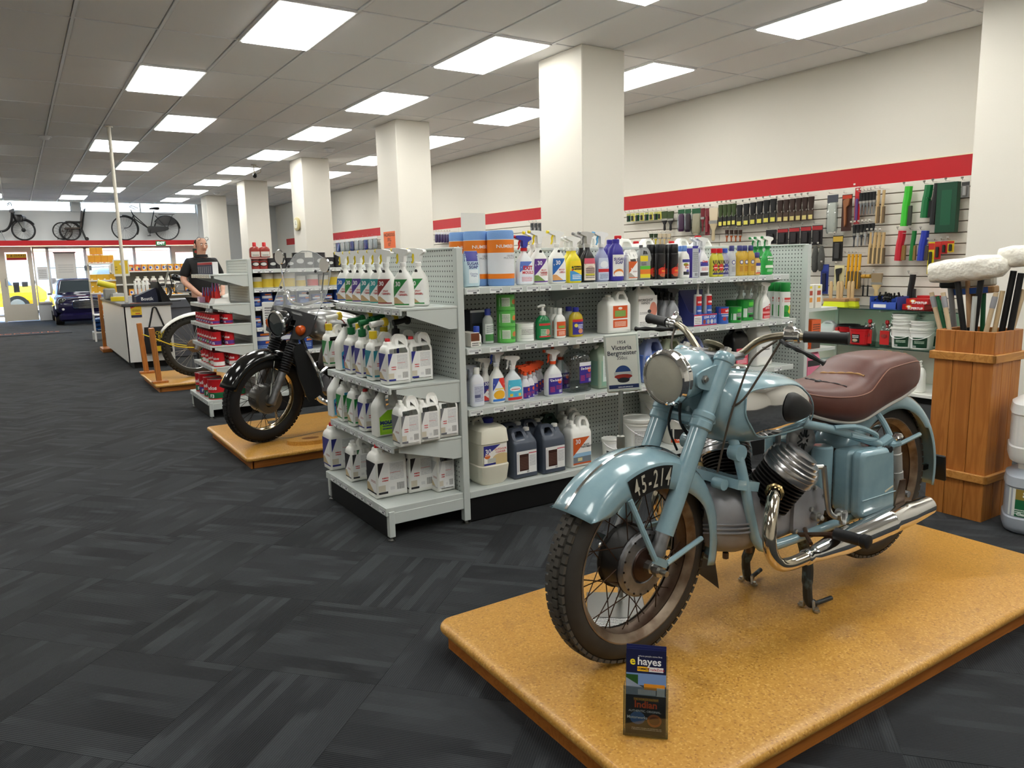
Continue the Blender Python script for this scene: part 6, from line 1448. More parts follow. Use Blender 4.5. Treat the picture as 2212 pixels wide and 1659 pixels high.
for i, x in enumerate((1358, 1367, 1377, 1387, 1397, 1407, 1417, 1425)): hanging('card', x-4, 462-(x-1358)*.07, x+4, 479-(x-1358)*.07, 'small %s scraper card, %s from the column on the slatwall' % (('dark green', 'yellow')[i % 2], ORD[i]), ((DGN, YL)[i % 2], (200, 196, 110), (40, 40, 40)), 'small scraper cards')
for i, x in enumerate((1436, 1449)): hanging('brush', x-7, 457, x+7, 498, 'black handled brush with olive card, %s' % ('left', 'right')[i], (GY, BLK), 'black handled brushes')
hanging('bag', 1465, 453, 1479, 500, 'purple brush in a clear bag with green header', (DGN, (90, 50, 90))); hanging('bag', 1480, 452, 1493, 501, 'dark brush in a clear bag with green header', (DGN, (60, 44, 60)))
hanging('bag', 1495, 451, 1514, 506, 'natural bristle brushes in a clear bag', (DGN, CRM)); hanging('brush', 1514, 450, 1523, 500, 'maroon brush beside the cream paint brush', (MAR, MAR)); hanging('card', 1524, 450, 1534, 508, 'maroon carded scraper on the slatwall', (MAR, MAR, (130, 40, 50)))
hanging('brush', 1532, 450, 1552, 520, 'large cream bristle paint brush on the slatwall', (CRM, (190, 174, 140)))
for i in range(4): hanging('pack', 1553+i*9.5, 443-i, 1562+i*9.5, 490-i, 'olive carded black brush, %s of four on the slatwall' % ORD[i], (GY, BLK, YL), 'olive carded brushes')
for i in range(6): hanging('pack', 1592+i*14.5, 443-i*2.6, 1604+i*14.8, 489-i*1.6, 'black bristle brush in yellow printed sleeve, %s from the column' % ORD[i], (BLK, (40, 38, 34), YL), 'black bristle brushes')
for i in range(6): hanging('pack', 1680+i*13.4, 433-i*1.6, 1692+i*13.4, 480-i*.9, 'brown bristle brush in gold printed sleeve, %s from the left' % ORD[i], (BR, (66, 48, 36), (206, 190, 120)), 'brown bristle brushes')
for i in range(4): hanging('brush', 1567+i*9.6, 497, 1574+i*9.6, 522, 'small orange wooden brush, %s from the left' % ORD[i], ((60, 40, 30), (170, 84, 34)), 'small orange wooden brushes')
for i in range(5): hanging('brush', 1403+i*9.5, 505, 1411+i*9.5, 528, 'natural wooden handled brush above the shelving, %s from the left' % ORD[i], (((40, 60, 30), CRM)[i > 1], ((196, 180, 40), (206, 180, 130))[i > 1]), 'natural wooden brushes')
for i in range(5): hanging('card', 1655+i*25, 497-i*2.5, 1678+i*25, 527+i*.5, 'black and red %s tool pack, %s from the left' % (('plain', 'striped', 'striped', 'striped', 'lettered')[i], ORD[i]), ((26, 22, 24), ((30, 30, 34), (170, 40, 46))[i > 0], (40, 36, 38)), 'black and red tool packs')
hanging('bag', 1788, 422, 1811, 504, 'white bagged knife with grey card on the slatwall', ((70, 74, 84), (226, 224, 214))); hanging('tool', 1820, 421, 1842, 499, 'black and orange card with wooden brush', ((60, 30, 22), (150, 96, 60), (190, 60, 30)))
hanging('card', 1848, 406, 1860, 484, 'tall red and purple card on the slatwall', ((180, 30, 40), (200, 40, 46), (90, 60, 120)))
for i in range(5): hanging('brush', 1857+i*7.2, 417-i*.8, 1864+i*7.2, 464-i*.5, 'silver and black brush in the upper cluster, %s from the left' % ORD[i], (BLK, (120, 122, 124)), 'silver and black brushes')
for i in range(6): hanging('brush', 1843+i*8, 486-i*.8, 1850+i*8, 534-i*1.5, 'silver and black brush in the lower cluster, %s from the left' % ORD[i], (BLK, ((60, 62, 66), (170, 172, 174))[i % 2]), 'silver and black brushes below')
for i in range(2): hanging('wire', 1893+i*11, 411, 1903+i*11, 482, 'slim wooden wire brush, %s of the pair' % ('left', 'right')[i], ((196, 166, 120), (110, 90, 64)), 'slim wooden brushes')
for i in range(4): hanging('wire', 1876+i*9, 502, 1887+i*9, 570, 'wooden handled wire brush in the cluster, %s from the left' % ORD[i], ((200, 170, 120), (100, 84, 60)), 'wooden wire brushes')
hanging('wire', 1948, 404, 1974, 488, 'bright green plastic wire brush', ((60, 190, 50), (60, 66, 56))); hanging('wire', 1990, 401, 2019, 470, 'dark green plastic hand brush', ((20, 110, 60), (20, 20, 22))); hanging('wire', 2012, 397, 2034, 485, 'black wire brush beside the green box', ((24, 24, 26), (56, 40, 34)))
hanging('box', 2029, 396, 2073, 502, 'tall dark green boxed brush', ((14, 66, 44), (20, 84, 56))); hanging('card', 2078, 393, 2095, 426, 'flat grey steel plate at the end of the slatwall', ((120, 120, 118), (60, 60, 60), (150, 150, 148)))
for i, (c, x0, x1) in enumerate((((196, 30, 50), 1934, 1960), ((24, 120, 50), 1966, 1982), ((40, 60, 170), 1983, 2010))): hanging('wire', x0, 499, x1, 563, '%s handled brass wire brush' % ('red', 'dark green', 'blue')[i], (c, ((140, 110, 60), (140, 110, 60), (70, 62, 58))[i]))
for i in range(4): hanging('wire', 1829+i*8, 549, 1838+i*8, 624, 'yellow plastic wire brush, %s from the left' % ORD[i], ((228, 168, 30), (96, 80, 50)), 'yellow wire brushes')
hanging('card', 1800, 509, 1822, 564, 'black and gold tool card', ((24, 22, 20), (196, 160, 60), (60, 60, 60))); hanging('mop', 1755, 531, 1769, 588, 'grey duster, left of the pair', ((90, 90, 86),)); hanging('mop', 1768, 531, 1782, 586, 'grey duster, right of the pair', ((90, 90, 86),))
hanging('card', 1774, 571, 1791, 635, 'dark blue tool card beside the dusters', ((36, 50, 120), (50, 70, 150), (30, 34, 60))); hanging('tool', 1803, 573, 1825, 628, 'black gun shaped brush on cream card', ((206, 196, 150), BLK, (230, 220, 170)))
for i in range(2): hanging('roller', 1861+i*10, 592, 1871+i*10, 640, 'mini roller with black handle, %s of the pair' % ('left', 'right')[i], (BLK, (196, 150, 50)), 'mini rollers')
hanging('brush', 1882, 590, 1908, 642, 'wide wooden paint brush hanging bristles down', ((150, 130, 100), (206, 180, 130))); hanging('wire', 1960, 593, 1981, 655, 'black wire brush above the red boxes', ((24, 24, 26), (40, 40, 40)))
for i in range(4): hanging('card', 2006+i*14, 523-i, 2020+i*14, (592, 560, 548, 545)[i], '%s tool card near the wall end, %s from the left' % (('yellow', 'red', 'red', 'yellow')[i], ORD[i]), (((226, 206, 30), (190, 40, 40), (190, 40, 40), (220, 190, 40))[i], (200, 50, 40), (40, 44, 34)), 'yellow and red tool cards')
for i in range(2): O('display_hook', MB().tube([(XR-.028, 3.75+.2*i, 1.78-.3*i), (6.85, 3.75+.2*i, 1.78-.3*i)], .0025, 6), M_chrome, slat)
# far stretches of the slatwall, between and behind the columns
for i in range(9): hanging('bag', 725+i*10, 520-i*1.2, 734+i*10, 545-i, 'bagged %s goods on the far slatwall, %s from the left' % (('blue', 'white', 'white')[i % 3], ORD[i]), ((226, 226, 224), ((60, 80, 160), (220, 220, 224), (196, 200, 206))[i % 3]), 'bagged goods on the far slatwall', XX=6.9)
for i in range(7): hanging('bag', 940+i*6, 502, 945+i*6, 524, 'purple bagged item on the wall beside the second column, %s from the left' % ORD[i], ((220, 220, 226), (84, 54, 120)), 'purple bagged items', XX=6.9)
for i in range(3): hanging('card', 1146+i*8, 482, 1153+i*8, 516, 'dark bagged tool hanging left of the first column, %s from the left' % ORD[i], ((60, 60, 62), (40, 40, 44), (120, 120, 122)), 'dark bagged tools', XX=6.9)
# ---------------------------------------------------------------- glass shelves and their goods
for k, z in enumerate((.795, .448)):
 sh = tag(O('glass_shelf', MB().box((6.83, 4.08, z-.004), (.42, 1.9, .008)), M_shelfglass), ('upper', 'lower')[k]+' glass shelf on the wall under the brushes', 'shelf', 'glass shelves')
 O('polished_edge', MB().box((6.6195, 4.08, z-.004), (.002, 1.9, .008)), M_shelfedge, sh)
 for y in (3.3, 4.0, 4.7): O('bracket', MB().box((6.84, y, z-.018), (.4, .012, .02)), M_white, sh)
 for y in (3.3, 4.0, 4.7): O('slotted_strip', MB().box((XR-.008, y, z-.18), (.014, .03, .36)), M_white, sh)
def onshelf(px, X, z): return (X, sy(px, X, z), z+.001)
for i, px in enumerate((1797, 1820)):
 t = T('push_broom', 'yellow bristled broom head with upright wooden handle, %s' % ('left', 'right')[i], 'broom', onshelf(px+8, 6.74+.12*i, .795), -pi/2)
 O('bristles', MB().loft([(0, .13, .05, 4), (.05, .12, .04, 4)], 24), mat('fluoro_bristle', (214, 226, 40), .8, bump=(200, .6, .004)), t); O('stock', MB().box((0, 0, .065), (.24, .07, .03), None, .004), pm((170, 130, 90), .5), t)
 for q in (-.06, .02, .06)[:2+i]: O('peg', MB().lathe([(.016, .08), (.018, .2), (.014, .24), (0, .25)], 12, Tm(q, 0, 0)), pm((206, 176, 130), .5), t)
bb = T('parts_bin', 'blue plastic bin full of black clips on the glass shelf', 'bin', onshelf(1920, 6.74, .795), -pi/2)
O('bin', MB().add([], []) or MB().box((0, 0, .004), (.26, .2, .008)).box((-.126, 0, .06), (.008, .2, .11)).box((.126, 0, .06), (.008, .2, .11)).box((0, .096, .06), (.26, .008, .11)).box((0, -.096, .035), (.26, .008, .06)), pm((60, 90, 180), .4), bb)
cl = MB(); rr = random.Random(5)
for k in range(40): cl.box((rr.uniform(-.1, .1), rr.uniform(-.07, .07), rr.uniform(.08, .13)), (.05, .014, .012), Euler((rr.random()*2, rr.random()*2, rr.random()*3)).to_matrix())
stuff(O('clips', cl, pm((30, 32, 26), .4), bb)); O('bin_ticket', MB().box((-.03, -.1015, .03), (.12, .002, .03)), pm((235, 235, 235), .5), bb)
sup = carton(.2, .12, .05, (190, 30, 34), label_mat('supertuf', (190, 30, 34), [('c', .3, .6, .14, .3, (240, 160, 40)), ('c', .3, .6, .08, .2, (240, 240, 240)), ('t', .5, .2, .95, .5, 2, (240, 200, 190))]), text=(('SUPERTUF', .03, .02, .014, (245, 245, 245), .02),))
for k in range(2): sup.place('red SUPERTUF glove box, %s of the two' % ('lower', 'upper')[k], (6.76, sy(1980+8*k, 6.76, .8), .796+.051*k), -pi/2, 'red glove boxes')
carton(.17, .1, .12, (190, 30, 34), label_mat('supertuf2', (190, 30, 34), [('c', .5, .6, .2, .2, (240, 160, 40)), ('t', .2, .1, .9, .3, 2, (240, 200, 190))])).place('tall red glove box leaning behind the two flat ones', (6.92, sy(2003, 6.9, .8), .796), -pi/2)
rb = bucket(.1, .17, (200, 26, 34), label_mat('redbkt', (200, 26, 34), [('r', .3, .1, .75, .8, (40, 36, 36)), ('t', .35, .5, .7, .75, 2, (240, 240, 240)), ('c', .5, .3, .15, .12, (200, 180, 150))]), bail=None, lid=False, lidcol=(26, 24, 26))
for i, (px, X) in enumerate(((1858, 6.73), (1832, 6.85))): rb.place('red bucket with black rim on the lower glass shelf, %s' % ('front', 'back')[i], onshelf(px, X, .448), -pi/2, 'red buckets')
for i, px in enumerate((1877, 1914)):
 t = T('bagged_kit', 'clear bag with red card on the lower glass shelf, %s' % ('left', 'right')[i], 'bag', onshelf(px, 6.74, .448), -pi/2)
 O('bag', MB().loft([(0, .06, .03, 3), (.1, .065, .04, 3), (.19, .05, .02, 3), (.21, .05, .004, 3)], 14), M_clear, t); O('card', MB().box((0, -.035, .08), (.09, .004, .13)), label_mat('kitcard', (200, 40, 40), [('r', 0, 0, 1, .4, (60, 56, 50))]), t); O('red_nozzle', MB().lathe([(.012, .17), (.01, .2), (.02, .21), (.015, .24)], 10), pm((200, 30, 36), .4), t)
wb_ = bucket(.1, .19, WHT, label_mat('wbkt', (232, 232, 228), [('r', .3, .05, .95, .75, (24, 66, 44)), ('t', .4, .35, .85, .55, 2, (200, 220, 200)), ('b', .32, .08, .5, .2, (230, 230, 230))]), bail=(236, 236, 234))
wr_ = bucket(.1, .07, WHT, None, bail=(236, 236, 234), lid=False)
n = 0
for px, X, k0 in ((1950, 6.73, 3), (1990, 6.74, 2), (1965, 6.93, 2), (2008, 6.93, 3)):
 b0 = onshelf(px, X, .448); nm = ('left front', 'right front', 'left back', 'right back')[n]; n += 1
 wb_.place('white lidded bucket at the bottom of the %s stack' % nm, b0, -pi/2, 'white buckets')
 for k in range(k0-1): wr_.place('white bucket nested in the %s stack, %s from the bottom' % (nm, ORD[k+1]), (b0[0], b0[1], b0[2]+.185+.055*k), -pi/2, 'nested white buckets')
jug('top', .16, .12, .2, (220, 222, 224), WHT).place('white bagged jug at the left of the lower glass shelf', onshelf(1790, 6.8, .448), -pi/2)
carton(.14, .1, .06, (226, 224, 216), labtop((80, 130, 200), (230, 230, 226))).place('white flat carton at the left end of the lower glass shelf', onshelf(1775, 6.72, .448), -pi/2)
flask(.09, .08, .13, (236, 226, 226), (200, 40, 40), None, shoulder=.85).place('white pot with red cap beside the red buckets', onshelf(1806, 6.76, .448), -pi/2)
lw = T('low_shelf', 'white low shelf along the wall under the glass shelves', 'shelf', (6.75, 4.1, 0))
O('board', MB().box((0, 0, .075), (.58, 1.9, .03), None, .003), M_white, lw); O('kick', MB().box((.02, 0, .03), (.5, 1.86, .06)), M_black, lw)
for i, (px, w, h, c) in enumerate(((1796, .26, .16, (222, 224, 226)), (1850, .26, .2, (206, 210, 214)))):
 t = T('storage_tub', 'clear plastic storage tub on the low shelf, %s' % ('left', 'right')[i], 'storage tub', onshelf(px, 6.74, .091), -pi/2)
 O('tub', MB().loft([(0, w*.42, .13, 5), (h, w*.5, .15, 5)], 24), mat('cloudy_tub', c, .3, trans=.2), t); O('lid', MB().box((0, 0, h+.01), (w*1.05, .31, .02), None, .006), mat('cloudy_tub', c, .3), t); O('tub_label', MB().box((0, -.152, h*.3), (w*.4, .002, h*.25)), pm((40, 56, 130), .4), t)
flask(.09, .09, .26, WHT, WHT, None, pump=True, shoulder=.85).place('white pump bottle beside the timber bin', onshelf(1985, 6.55, .091), 0)
# ================================================================= timber bin with brooms, drums beside it
BX0, BX1, BY0, BY1, BH = 3.80, 4.075, 1.716, 1.99, .925
bn = T('timber_bin', 'square golden timber bin holding brushes behind the blue motorcycle', 'bin', ((BX0+BX1)/2, (BY0+BY1)/2, 0))
w = BX1-BX0
for k in range(3):
 for sgn in (-1, 1):
  O('board', MB().box((0, 0, 0), (.014, w/3-.002, BH), None, .002), M_rimu, bn, (sgn*(w/2-.007), -w/2+w/3*(k+.5), BH/2), smooth=None)
  O('board', MB().box((0, 0, 0), (w/3-.002, .014, BH), None, .002), M_rimu, bn, (-w/2+w/3*(k+.5), sgn*(w/2-.007), BH/2), smooth=None)
for z in (.80, .215):
 for sgn in (-1, 1):
  O('batten', MB().box((0, 0, 0), (.018, w+.036, .04), None, .003), M_rimu_x, bn, (sgn*(w/2+.009), 0, z), smooth=None)
  O('batten', MB().box((0, 0, 0), (w+.036, .018, .04), None, .003), M_rimu_x, bn, (0, sgn*(w/2+.009), z), smooth=None)
O('bin_floor', MB().box((0, 0, .02), (w-.03, w-.03, .02)), M_rimu, bn)
bcx, bcy = (BX0+BX1)/2, (BY0+BY1)/2
def stick(name, label, cat, base, tip, r, col, group=None, grip=None, band=None):
 t = T(name, label, cat, base, 0, group); d = Vector(tip)-Vector(base)
 O('shaft', MB().tube([(0, 0, 0), d], r, 12), pm(col, .4) if isinstance(col, tuple) else col, t)
 if grip: O('socket', MB().lathe([(r*1.15, 0), (r*1.2, .05), (r*.6, .07)], 12, along(tuple(d*.93), tuple(d*1.02))), pm(grip, .4), t)
 if band: O('band', MB().lathe([(r*1.1, 0), (r*1.1, .09)], 12, along(tuple(d*.70), tuple(d*.8))), pm(band, .4), t)
 return t, d
def btip(px, py, X):
 Y, z = wallpos(px, py, X); return (X, Y, z)
def inbin(tip, rim):
 a, b = Vector(tip), Vector(rim); k = (b.z-.06)/max(a.z-b.z, .02); c = b+(b-a)*k
 return (min(max(c.x, BX0+.04), BX1-.04), min(max(c.y, BY0+.04), BY1-.04), .05)
for i, (px, py, X, pr, c, gr, bd) in enumerate(((2012, 632, 3.90, 2034, (206, 184, 150), (150, 150, 154), BLK), (2037, 632, 3.87, 2056, (206, 184, 150), (150, 150, 154), (16, 84, 54)), (2024, 640, 3.96, 2044, (20, 92, 54), (30, 100, 60), None), (2090, 600, 4.0, 2094, (190, 150, 110), None, BLK), (2126, 610, 4.02, 2122, (20, 92, 54), None, None), (2152, 632, 3.90, 2130, (206, 184, 150), (150, 150, 154), (16, 84, 54)), (2166, 628, 3.95, 2148, (206, 180, 140), None, (16, 84, 54)), (2212, 625, 4.0, 2186, (206, 184, 150), None, (16, 84, 54)), (2106, 640, 3.9, 2100, (196, 200, 196), None, None))):
 tp = btip(px, py, X)
 stick('threaded_pole', '%s handle in the timber bin, %s from the left' % (('pale wooden', 'pale wooden', 'green', 'brown wooden', 'green', 'pale wooden', 'pale wooden', 'pale wooden', 'white')[i], ORD[i]), 'pole', inbin(tp, btip(pr, 715, X)), tp, .011, c, 'handles in the timber bin', gr, bd)
def mop(px0, py0, px1, py1, X, legs, label, r):
 a, b = Vector(btip(px0, py0, X)), Vector(btip(px1, py1, X))
 t = T('wrapped_broom', label, 'broom', ((a+b)/2)[:])
 c = (a+b)/2; h = (b-a)/2; L_ = h.length
 me = MB().loft([(-L_, r*.3, r*.4), (-L_*.93, r*.85, r*.8, 3), (-L_*.5, r*1.05, r*.95, 3), (-L_*.1, r*.92, r*.9, 3), (L_*.3, r*1.05, r, 3), (L_*.8, r, r*.85, 3), (L_, r*.5, r*.4)], 24)
 O('wrapped_head', me.mesh('wh', 60, h.to_track_quat('Z', 'Y').to_matrix().to_4x4()), mat('wrinkled_white_plastic', (240, 236, 224), .22, bump=(26, .8, .02)), t)
 for (px, py, pr) in legs:
  e = Vector(btip(px, py, X)); s_ = Vector(inbin(e, btip(pr, 715, X)))
  O('black_handle', MB().tube([s_-c, e-c], .014, 12), M_blk, t)
mop(2010, 590, 2178, 572, 3.93, ((2066, 588, 2090), (2122, 584, 2104)), 'broom with plastic wrapped white head, near one', .062)
mop(2160, 556, 2290, 548, 3.98, ((2190, 585, 2164), (2206, 590, 2182)), 'broom with plastic wrapped white head, far right one', .055)
tp = btip(2052, 612, 3.99)
t, d = stick('sledge_hammer', 'grey sledge hammer with black head in the timber bin', 'hammer', inbin(tp, btip(2062, 715, 3.99)), tp, .013, (130, 130, 132))
O('hammer_head', MB().box(tuple(d), (.05, .09, .05), None, .01), M_blk, t)
tp = btip(2102, 628, 4.03)
t, d = stick('yard_broom', 'wooden yard broom with blue card behind the wrapped brooms', 'broom', inbin(tp, btip(2106, 715, 4.03)), tp, .013, (150, 110, 70))
O('stock', MB().box(tuple(d), (.06, .22, .035), Matrix.Rotation(-.1, 3, 'X'), .005), pm((170, 130, 84), .5), t); O('bristles', MB().box(tuple(d+Vector((0, 0, .05))), (.05, .2, .07), Matrix.Rotation(-.1, 3, 'X'), .01), pm((206, 202, 190), .8), t); O('blue_card', MB().box(tuple(d+Vector((-.034, 0, 0))), (.004, .17, .03), Matrix.Rotation(-.1, 3, 'X')), pm((50, 90, 170), .4), t)
@cached
def drum(h, w, col, mk, txt, cap):
 p = Prod('drum', 'drum')
 B = Body([(0, w*.40, w*.40, 3), (.012, w*.47, w*.47, 3.4), (h*.12, w*.5, w*.5, 3.6), (h*.26, w*.5, w*.5, 3.6), (h*.28, w*.48, w*.48, 3.6), (h*.74, w*.48, w*.48, 3.6), (h*.76, w*.5, w*.5, 3.6), (h*.9, w*.48, w*.48, 3.4), (h*.97, w*.38, w*.38, 3), (h, w*.3, w*.3, 3)])
 b = p.add('container', B.mb(36), mat('drum_%d' % col[0], col, .3, trans=.1))
 p.add('label', B.label(h*.3, h*.73, .9, 13, 2, .001), mk, b)
 for body, sz, x, z, c in txt: p.add('lettering', text_mb(body, sz, x, z, B.front, .03, lift=.0022, line=.8), pm(c, .5), b)
 p.add('cap', MB().lathe([(.03, h-.01), (.032, h), (.032, h+.02), (.028, h+.024), (0, h+.024)], 20, Tm(-w*.2, -w*.1, 0)), pm(cap, .4), b)
 return p
SGD = label_mat('sgdrum', (26, 104, 66), [('r', 0, .62, 1, 1, (150, 128, 60)), ('h', -.4, -1, -.66, (26, 104, 66)), ('t', .1, .08, .9, .3, 3, (220, 235, 225)), ('r', 0, 0, .1, 1, (226, 230, 226))])
dx = 3.90
drum(.30, .27, (170, 178, 188), SGD, (('simple\ngreen', .052, .0, .18, (246, 250, 246)), ('Industrial\nCleaner & Degreaser', .02, .0, .11, (240, 246, 240))), WHT).place('grey green labelled drum reading simple green on the floor', (dx, 1.525, 0), -1.1)
drum(.31, .27, (226, 228, 226), label_mat('whdrum', (232, 232, 230), [('r', .2, .15, .65, .85, (66, 34, 28)), ('t', .22, .2, .62, .7, 6, (120, 90, 80)), ('t', .7, .2, .95, .8, 8, (170, 170, 174)), ('c', .9, .05, .05, .05, (190, 180, 60))]), (), WHT).place('white drum stacked on the simple green drum', (dx+.02, 1.53, .325), -1.1)
# ================================================================= second gondola: adhesives and paint tins
g2 = gondola('shelving_gondola', 'grey shelving unit of red adhesive tins and paint behind the black motorcycle', 1.715, 4.2, 6.86, 7.66, 1.374,
 [(1.25, 1.40), (.995, 1.37), (.82, 1.36), (.635, 1.36), (.45, 1.36)], [(1.285, 4.1), (1.115, 4.1), (.955, 4.1), (.77, 4.1), (.54, 4.1)], .17, .165, 1.30, random.Random(11))
O('dark_back', MB().box((1.24, .38, .72), (2.4, .01, 1.1)), mat('dark_board', (60, 58, 56), .6), g2)  # dark board over the back panel of this unit
AD = lambda r, h, band, t, sz: tincan(r, h, (200, 34, 42), band, .34, (150, 150, 148), text=(('ados', sz, 0, h*.58, (240, 238, 236), .03), (t, sz*.9, 0, h*.17, (240, 240, 240), .03)))
VIO = (90, 50, 130)
def end2(pr, z, X, ys, nm, gp, rz=-pi/2+.75, k0=0):
 for i, y in enumerate(ys): pr[i % len(pr)].place('%s, %s from the near end' % (nm, ORD[i+k0]), (X, y, z+.001), rz, gp)
bxs = carton(.06, .05, .105, (226, 226, 226), label_mat('adbox', (44, 52, 84), [('r', 0, .8, 1, 1, (206, 40, 46)), ('t', .1, .1, .5, .7, 5, (200, 200, 204))]), side=label_mat('adbox2', (44, 52, 84), [('r', 0, .8, 1, 1, (206, 40, 46)), ('r', 0, .2, .3, .7, (226, 226, 226)), ('b', .6, .1, .9, .5, (230, 230, 230))]))
end2([bxs], 1.25, 1.45, [6.93+.085*k for k in range(7)], 'small navy and red glue carton on the top end shelf', 'glue cartons', -pi/2+.2)
t = T('display_stand', 'white sloping stand holding red glue tubes on the second end shelf', 'stand', (1.50, 7.05, .996), -pi/2)
O('base', MB().loft([(0, .12, .08, 5), (.045, .1, .06, 5)], 20), M_white, t)
tube = Prod('glue_tube', 'glue tube'); q = tube.add('tube', MB().loft([(0, .016, .016), (.06, .016, .013), (.13, .02, .003)], 14), pm((206, 44, 44), .35)); tube.add('cap', MB().loft([(.13, .021, .004), (.135, .021, .004)], 10), pm((40, 50, 130), .4), q); tube.add('blue_panel', Body([(0, .0162, .0162), (.06, .0162, .0132), (.13, .02, .0032)]).label(.06, .128, .9), pm((46, 60, 150), .4), q)
for i in range(9): tube.place('red and blue glue tube on the second end shelf, %s from the near end' % ORD[i], (1.46+.03*(i % 2), 6.97+.06*i+(.06 if i > 3 else 0), .996+(.046 if i < 3 else 0)), -pi/2, 'glue tubes')
carton(.09, .05, .05, (206, 160, 190), labtop((150, 120, 180), (226, 210, 226))).place('pink and lilac carton at the shelf edge beside the tube stand', (1.42, 7.42, .996), -pi/2)
end2([AD(.042, .085, VIO, 'F1', .026)], .82, 1.42, [6.93+.1*k for k in range(7)], 'small red tin on the middle end shelf, front row', 'small red tins')
end2([AD(.042, .085, VIO, 'F1', .026)], .82, 1.53, [6.93+.1*k for k in range(5)], 'small red tin on the middle end shelf, back row', 'small red tins behind')
end2([AD(.042, .12, VIO, 'F2', .028), AD(.042, .12, VIO, 'F2', .028), AD(.042, .12, GRN, 'F3', .028)], .635, 1.42, [6.93+.1*k for k in range(7)], 'red and violet tin on the fourth end shelf, front row', 'red and violet tins')
end2([AD(.042, .12, VIO, 'F2', .028)], .635, 1.53, [6.93+.1*k for k in range(4)], 'red and violet tin on the fourth end shelf, back row', 'red and violet tins behind')
end2([AD(.048, .125, (232, 230, 226), 'F38', .03), AD(.048, .125, (232, 230, 226), 'F38', .03), AD(.044, .1, GRN, 'F3', .028)], .45, 1.43, [6.935+.11*k for k in range(6)], 'red and white tin on the fifth end shelf, front row', 'red and white tins')
end2([AD(.048, .125, (232, 230, 226), 'F38', .03)], .45, 1.56, [6.935+.11*k for k in range(4)], 'red and white tin on the fifth end shelf, back row', 'red and white tins behind')
end2([AD(.078, .175, (20, 100, 60), 'F3', .046), AD(.078, .175, (20, 100, 60), 'F3', .046), AD(.078, .185, (50, 44, 130), 'F2', .046)], .165, 1.40, [6.96, 7.14, 7.33, 7.51], 'large red adhesive tin on the end base', 'large red adhesive tins', -pi/2+.75)
AD(.078, .175, (20, 100, 60), 'F3', .046).place('large red adhesive tin at the back of the end base', (1.58, 7.05, .166), -pi/2+.75)
Y2 = 6.87
def tins(pr, z, pxs, nm, gp, dep=.09):
 for i, px in enumerate(pxs): pr[i % len(pr)].place('%s, %s from the end upright' % (nm, ORD[i]), (sx(px, Y2+dep, z), Y2+dep, z+.001), 0, gp)
HMR = tincan(.045, .095, (140, 44, 36), None, .3, mk=label_mat('hmr', (140, 44, 36), [('c', .5, .45, .4, .28, (30, 26, 26)), ('c', .5, .45, .3, .18, (200, 196, 190)), ('r', 0, .85, 1, 1, (40, 36, 36))]))
HMB = tincan(.045, .095, (46, 44, 46), None, .3, mk=label_mat('hmb', (46, 44, 46), [('c', .5, .45, .4, .28, (24, 24, 26)), ('c', .5, .45, .3, .18, (190, 190, 186))]))
HMC = tincan(.058, .14, (46, 44, 46), None, .3, mk=label_mat('hmb', (46, 44, 46), []))
RBX = flask(.09, .06, .12, (150, 50, 40), (206, 40, 44), labtop((150, 50, 40), (206, 200, 190)), shoulder=.85, e=5)
tins([HMR], 1.285, (551, 568), 'rusty red paint tin on the highest paint shelf', 'red paint tins'); tins([RBX], 1.385, (551, 572), 'red capped bottle on top of the red paint tins', 'red capped bottles')
tins([HMB, HMC, HMB, HMC], 1.285, (588, 606, 626, 646, 668, 690, 712, 735), 'black enamel paint tin on the highest paint shelf', 'black paint tins')
SLV = tincan(.055, .13, (186, 184, 176), (214, 186, 60), .62, (160, 160, 158)); SLC = tincan(.045, .1, (206, 204, 196), (214, 186, 60), .6, (160, 160, 158))
tins([SLC, SLV, SLV, SLV, SLC, tincan(.05, .11, (206, 206, 204), RED, .6)], 1.115, (556, 578, 602, 625, 650, 676, 700, 722), 'silver and yellow paint tin on the second paint shelf', 'silver paint tins')
BLT = lambda r, h: tincan(r, h, (36, 66, 140), None, .3, mk=label_mat('killrust', (36, 66, 140), [('r', .1, .55, .9, .75, (220, 226, 236)), ('r', .55, .4, .95, .5, (226, 120, 40)), ('t', .15, .1, .85, .35, 3, (140, 170, 220)), ('r', .3, .8, .8, .9, (220, 120, 40))]))
tins([BLT(.045, .09), BLT(.058, .13), BLT(.045, .09)], .955, (553, 576, 602, 628, 655, 682, 708, 734), 'blue rust paint tin on the third paint shelf', 'blue paint tins')
tins([BLT(.045, .1)], .77, (554, 612, 636, 660, 684), 'blue rust paint tin on the fourth paint shelf', 'blue paint tins below')
tins([BLT(.085, .2)], .54, (568, 612, 656), 'large blue rust paint tin on the fifth paint shelf', 'large blue paint tins', .11)
# ================================================================= black motorcycle on its platform
plat1 = platform(1.13, 3.3, 4.92, 6.15, .085, 'particle board platform under the black motorcycle', rnd=.03)
b2 = T('motorcycle', 'black motorcycle with clear windscreen and silver tank behind the shelving', 'motorcycle', (1.37, 5.33, .092))
def Q(name, mb, m, parent=b2, **k): return O(name, mb, m, parent, **k)
M_gloss = mat('gloss_black_paint', (10, 10, 11), .12, coat=.5); M_orange = mat('amber_lens', (206, 84, 20), .15, trans=.2)
w2 = wheel(b2, 'front_', (0, 0, .31), .31, .05, .225, mat('black_tyre', (24, 23, 23), .7), mat('bronzed_chrome', (214, 196, 160), .14, 1.0), M_dark, M_dark, 32, .085, .05)
Q('brake_drum', MB().lathe([(.03, -.07), (.095, -.062), (.1, -.05), (.1, .05), (.095, .062), (.05, .066), (.046, .06), (.03, .07), (0, .072)], 32, MWX), mat('drum_grey', (104, 102, 98), .3, .7), w2)
f2 = solidify(Q('front_mudguard', fender(MB(), (0, .31), .35, .075, rad(158), rad(-8), lambda a: .292, 32), M_gloss), .003)
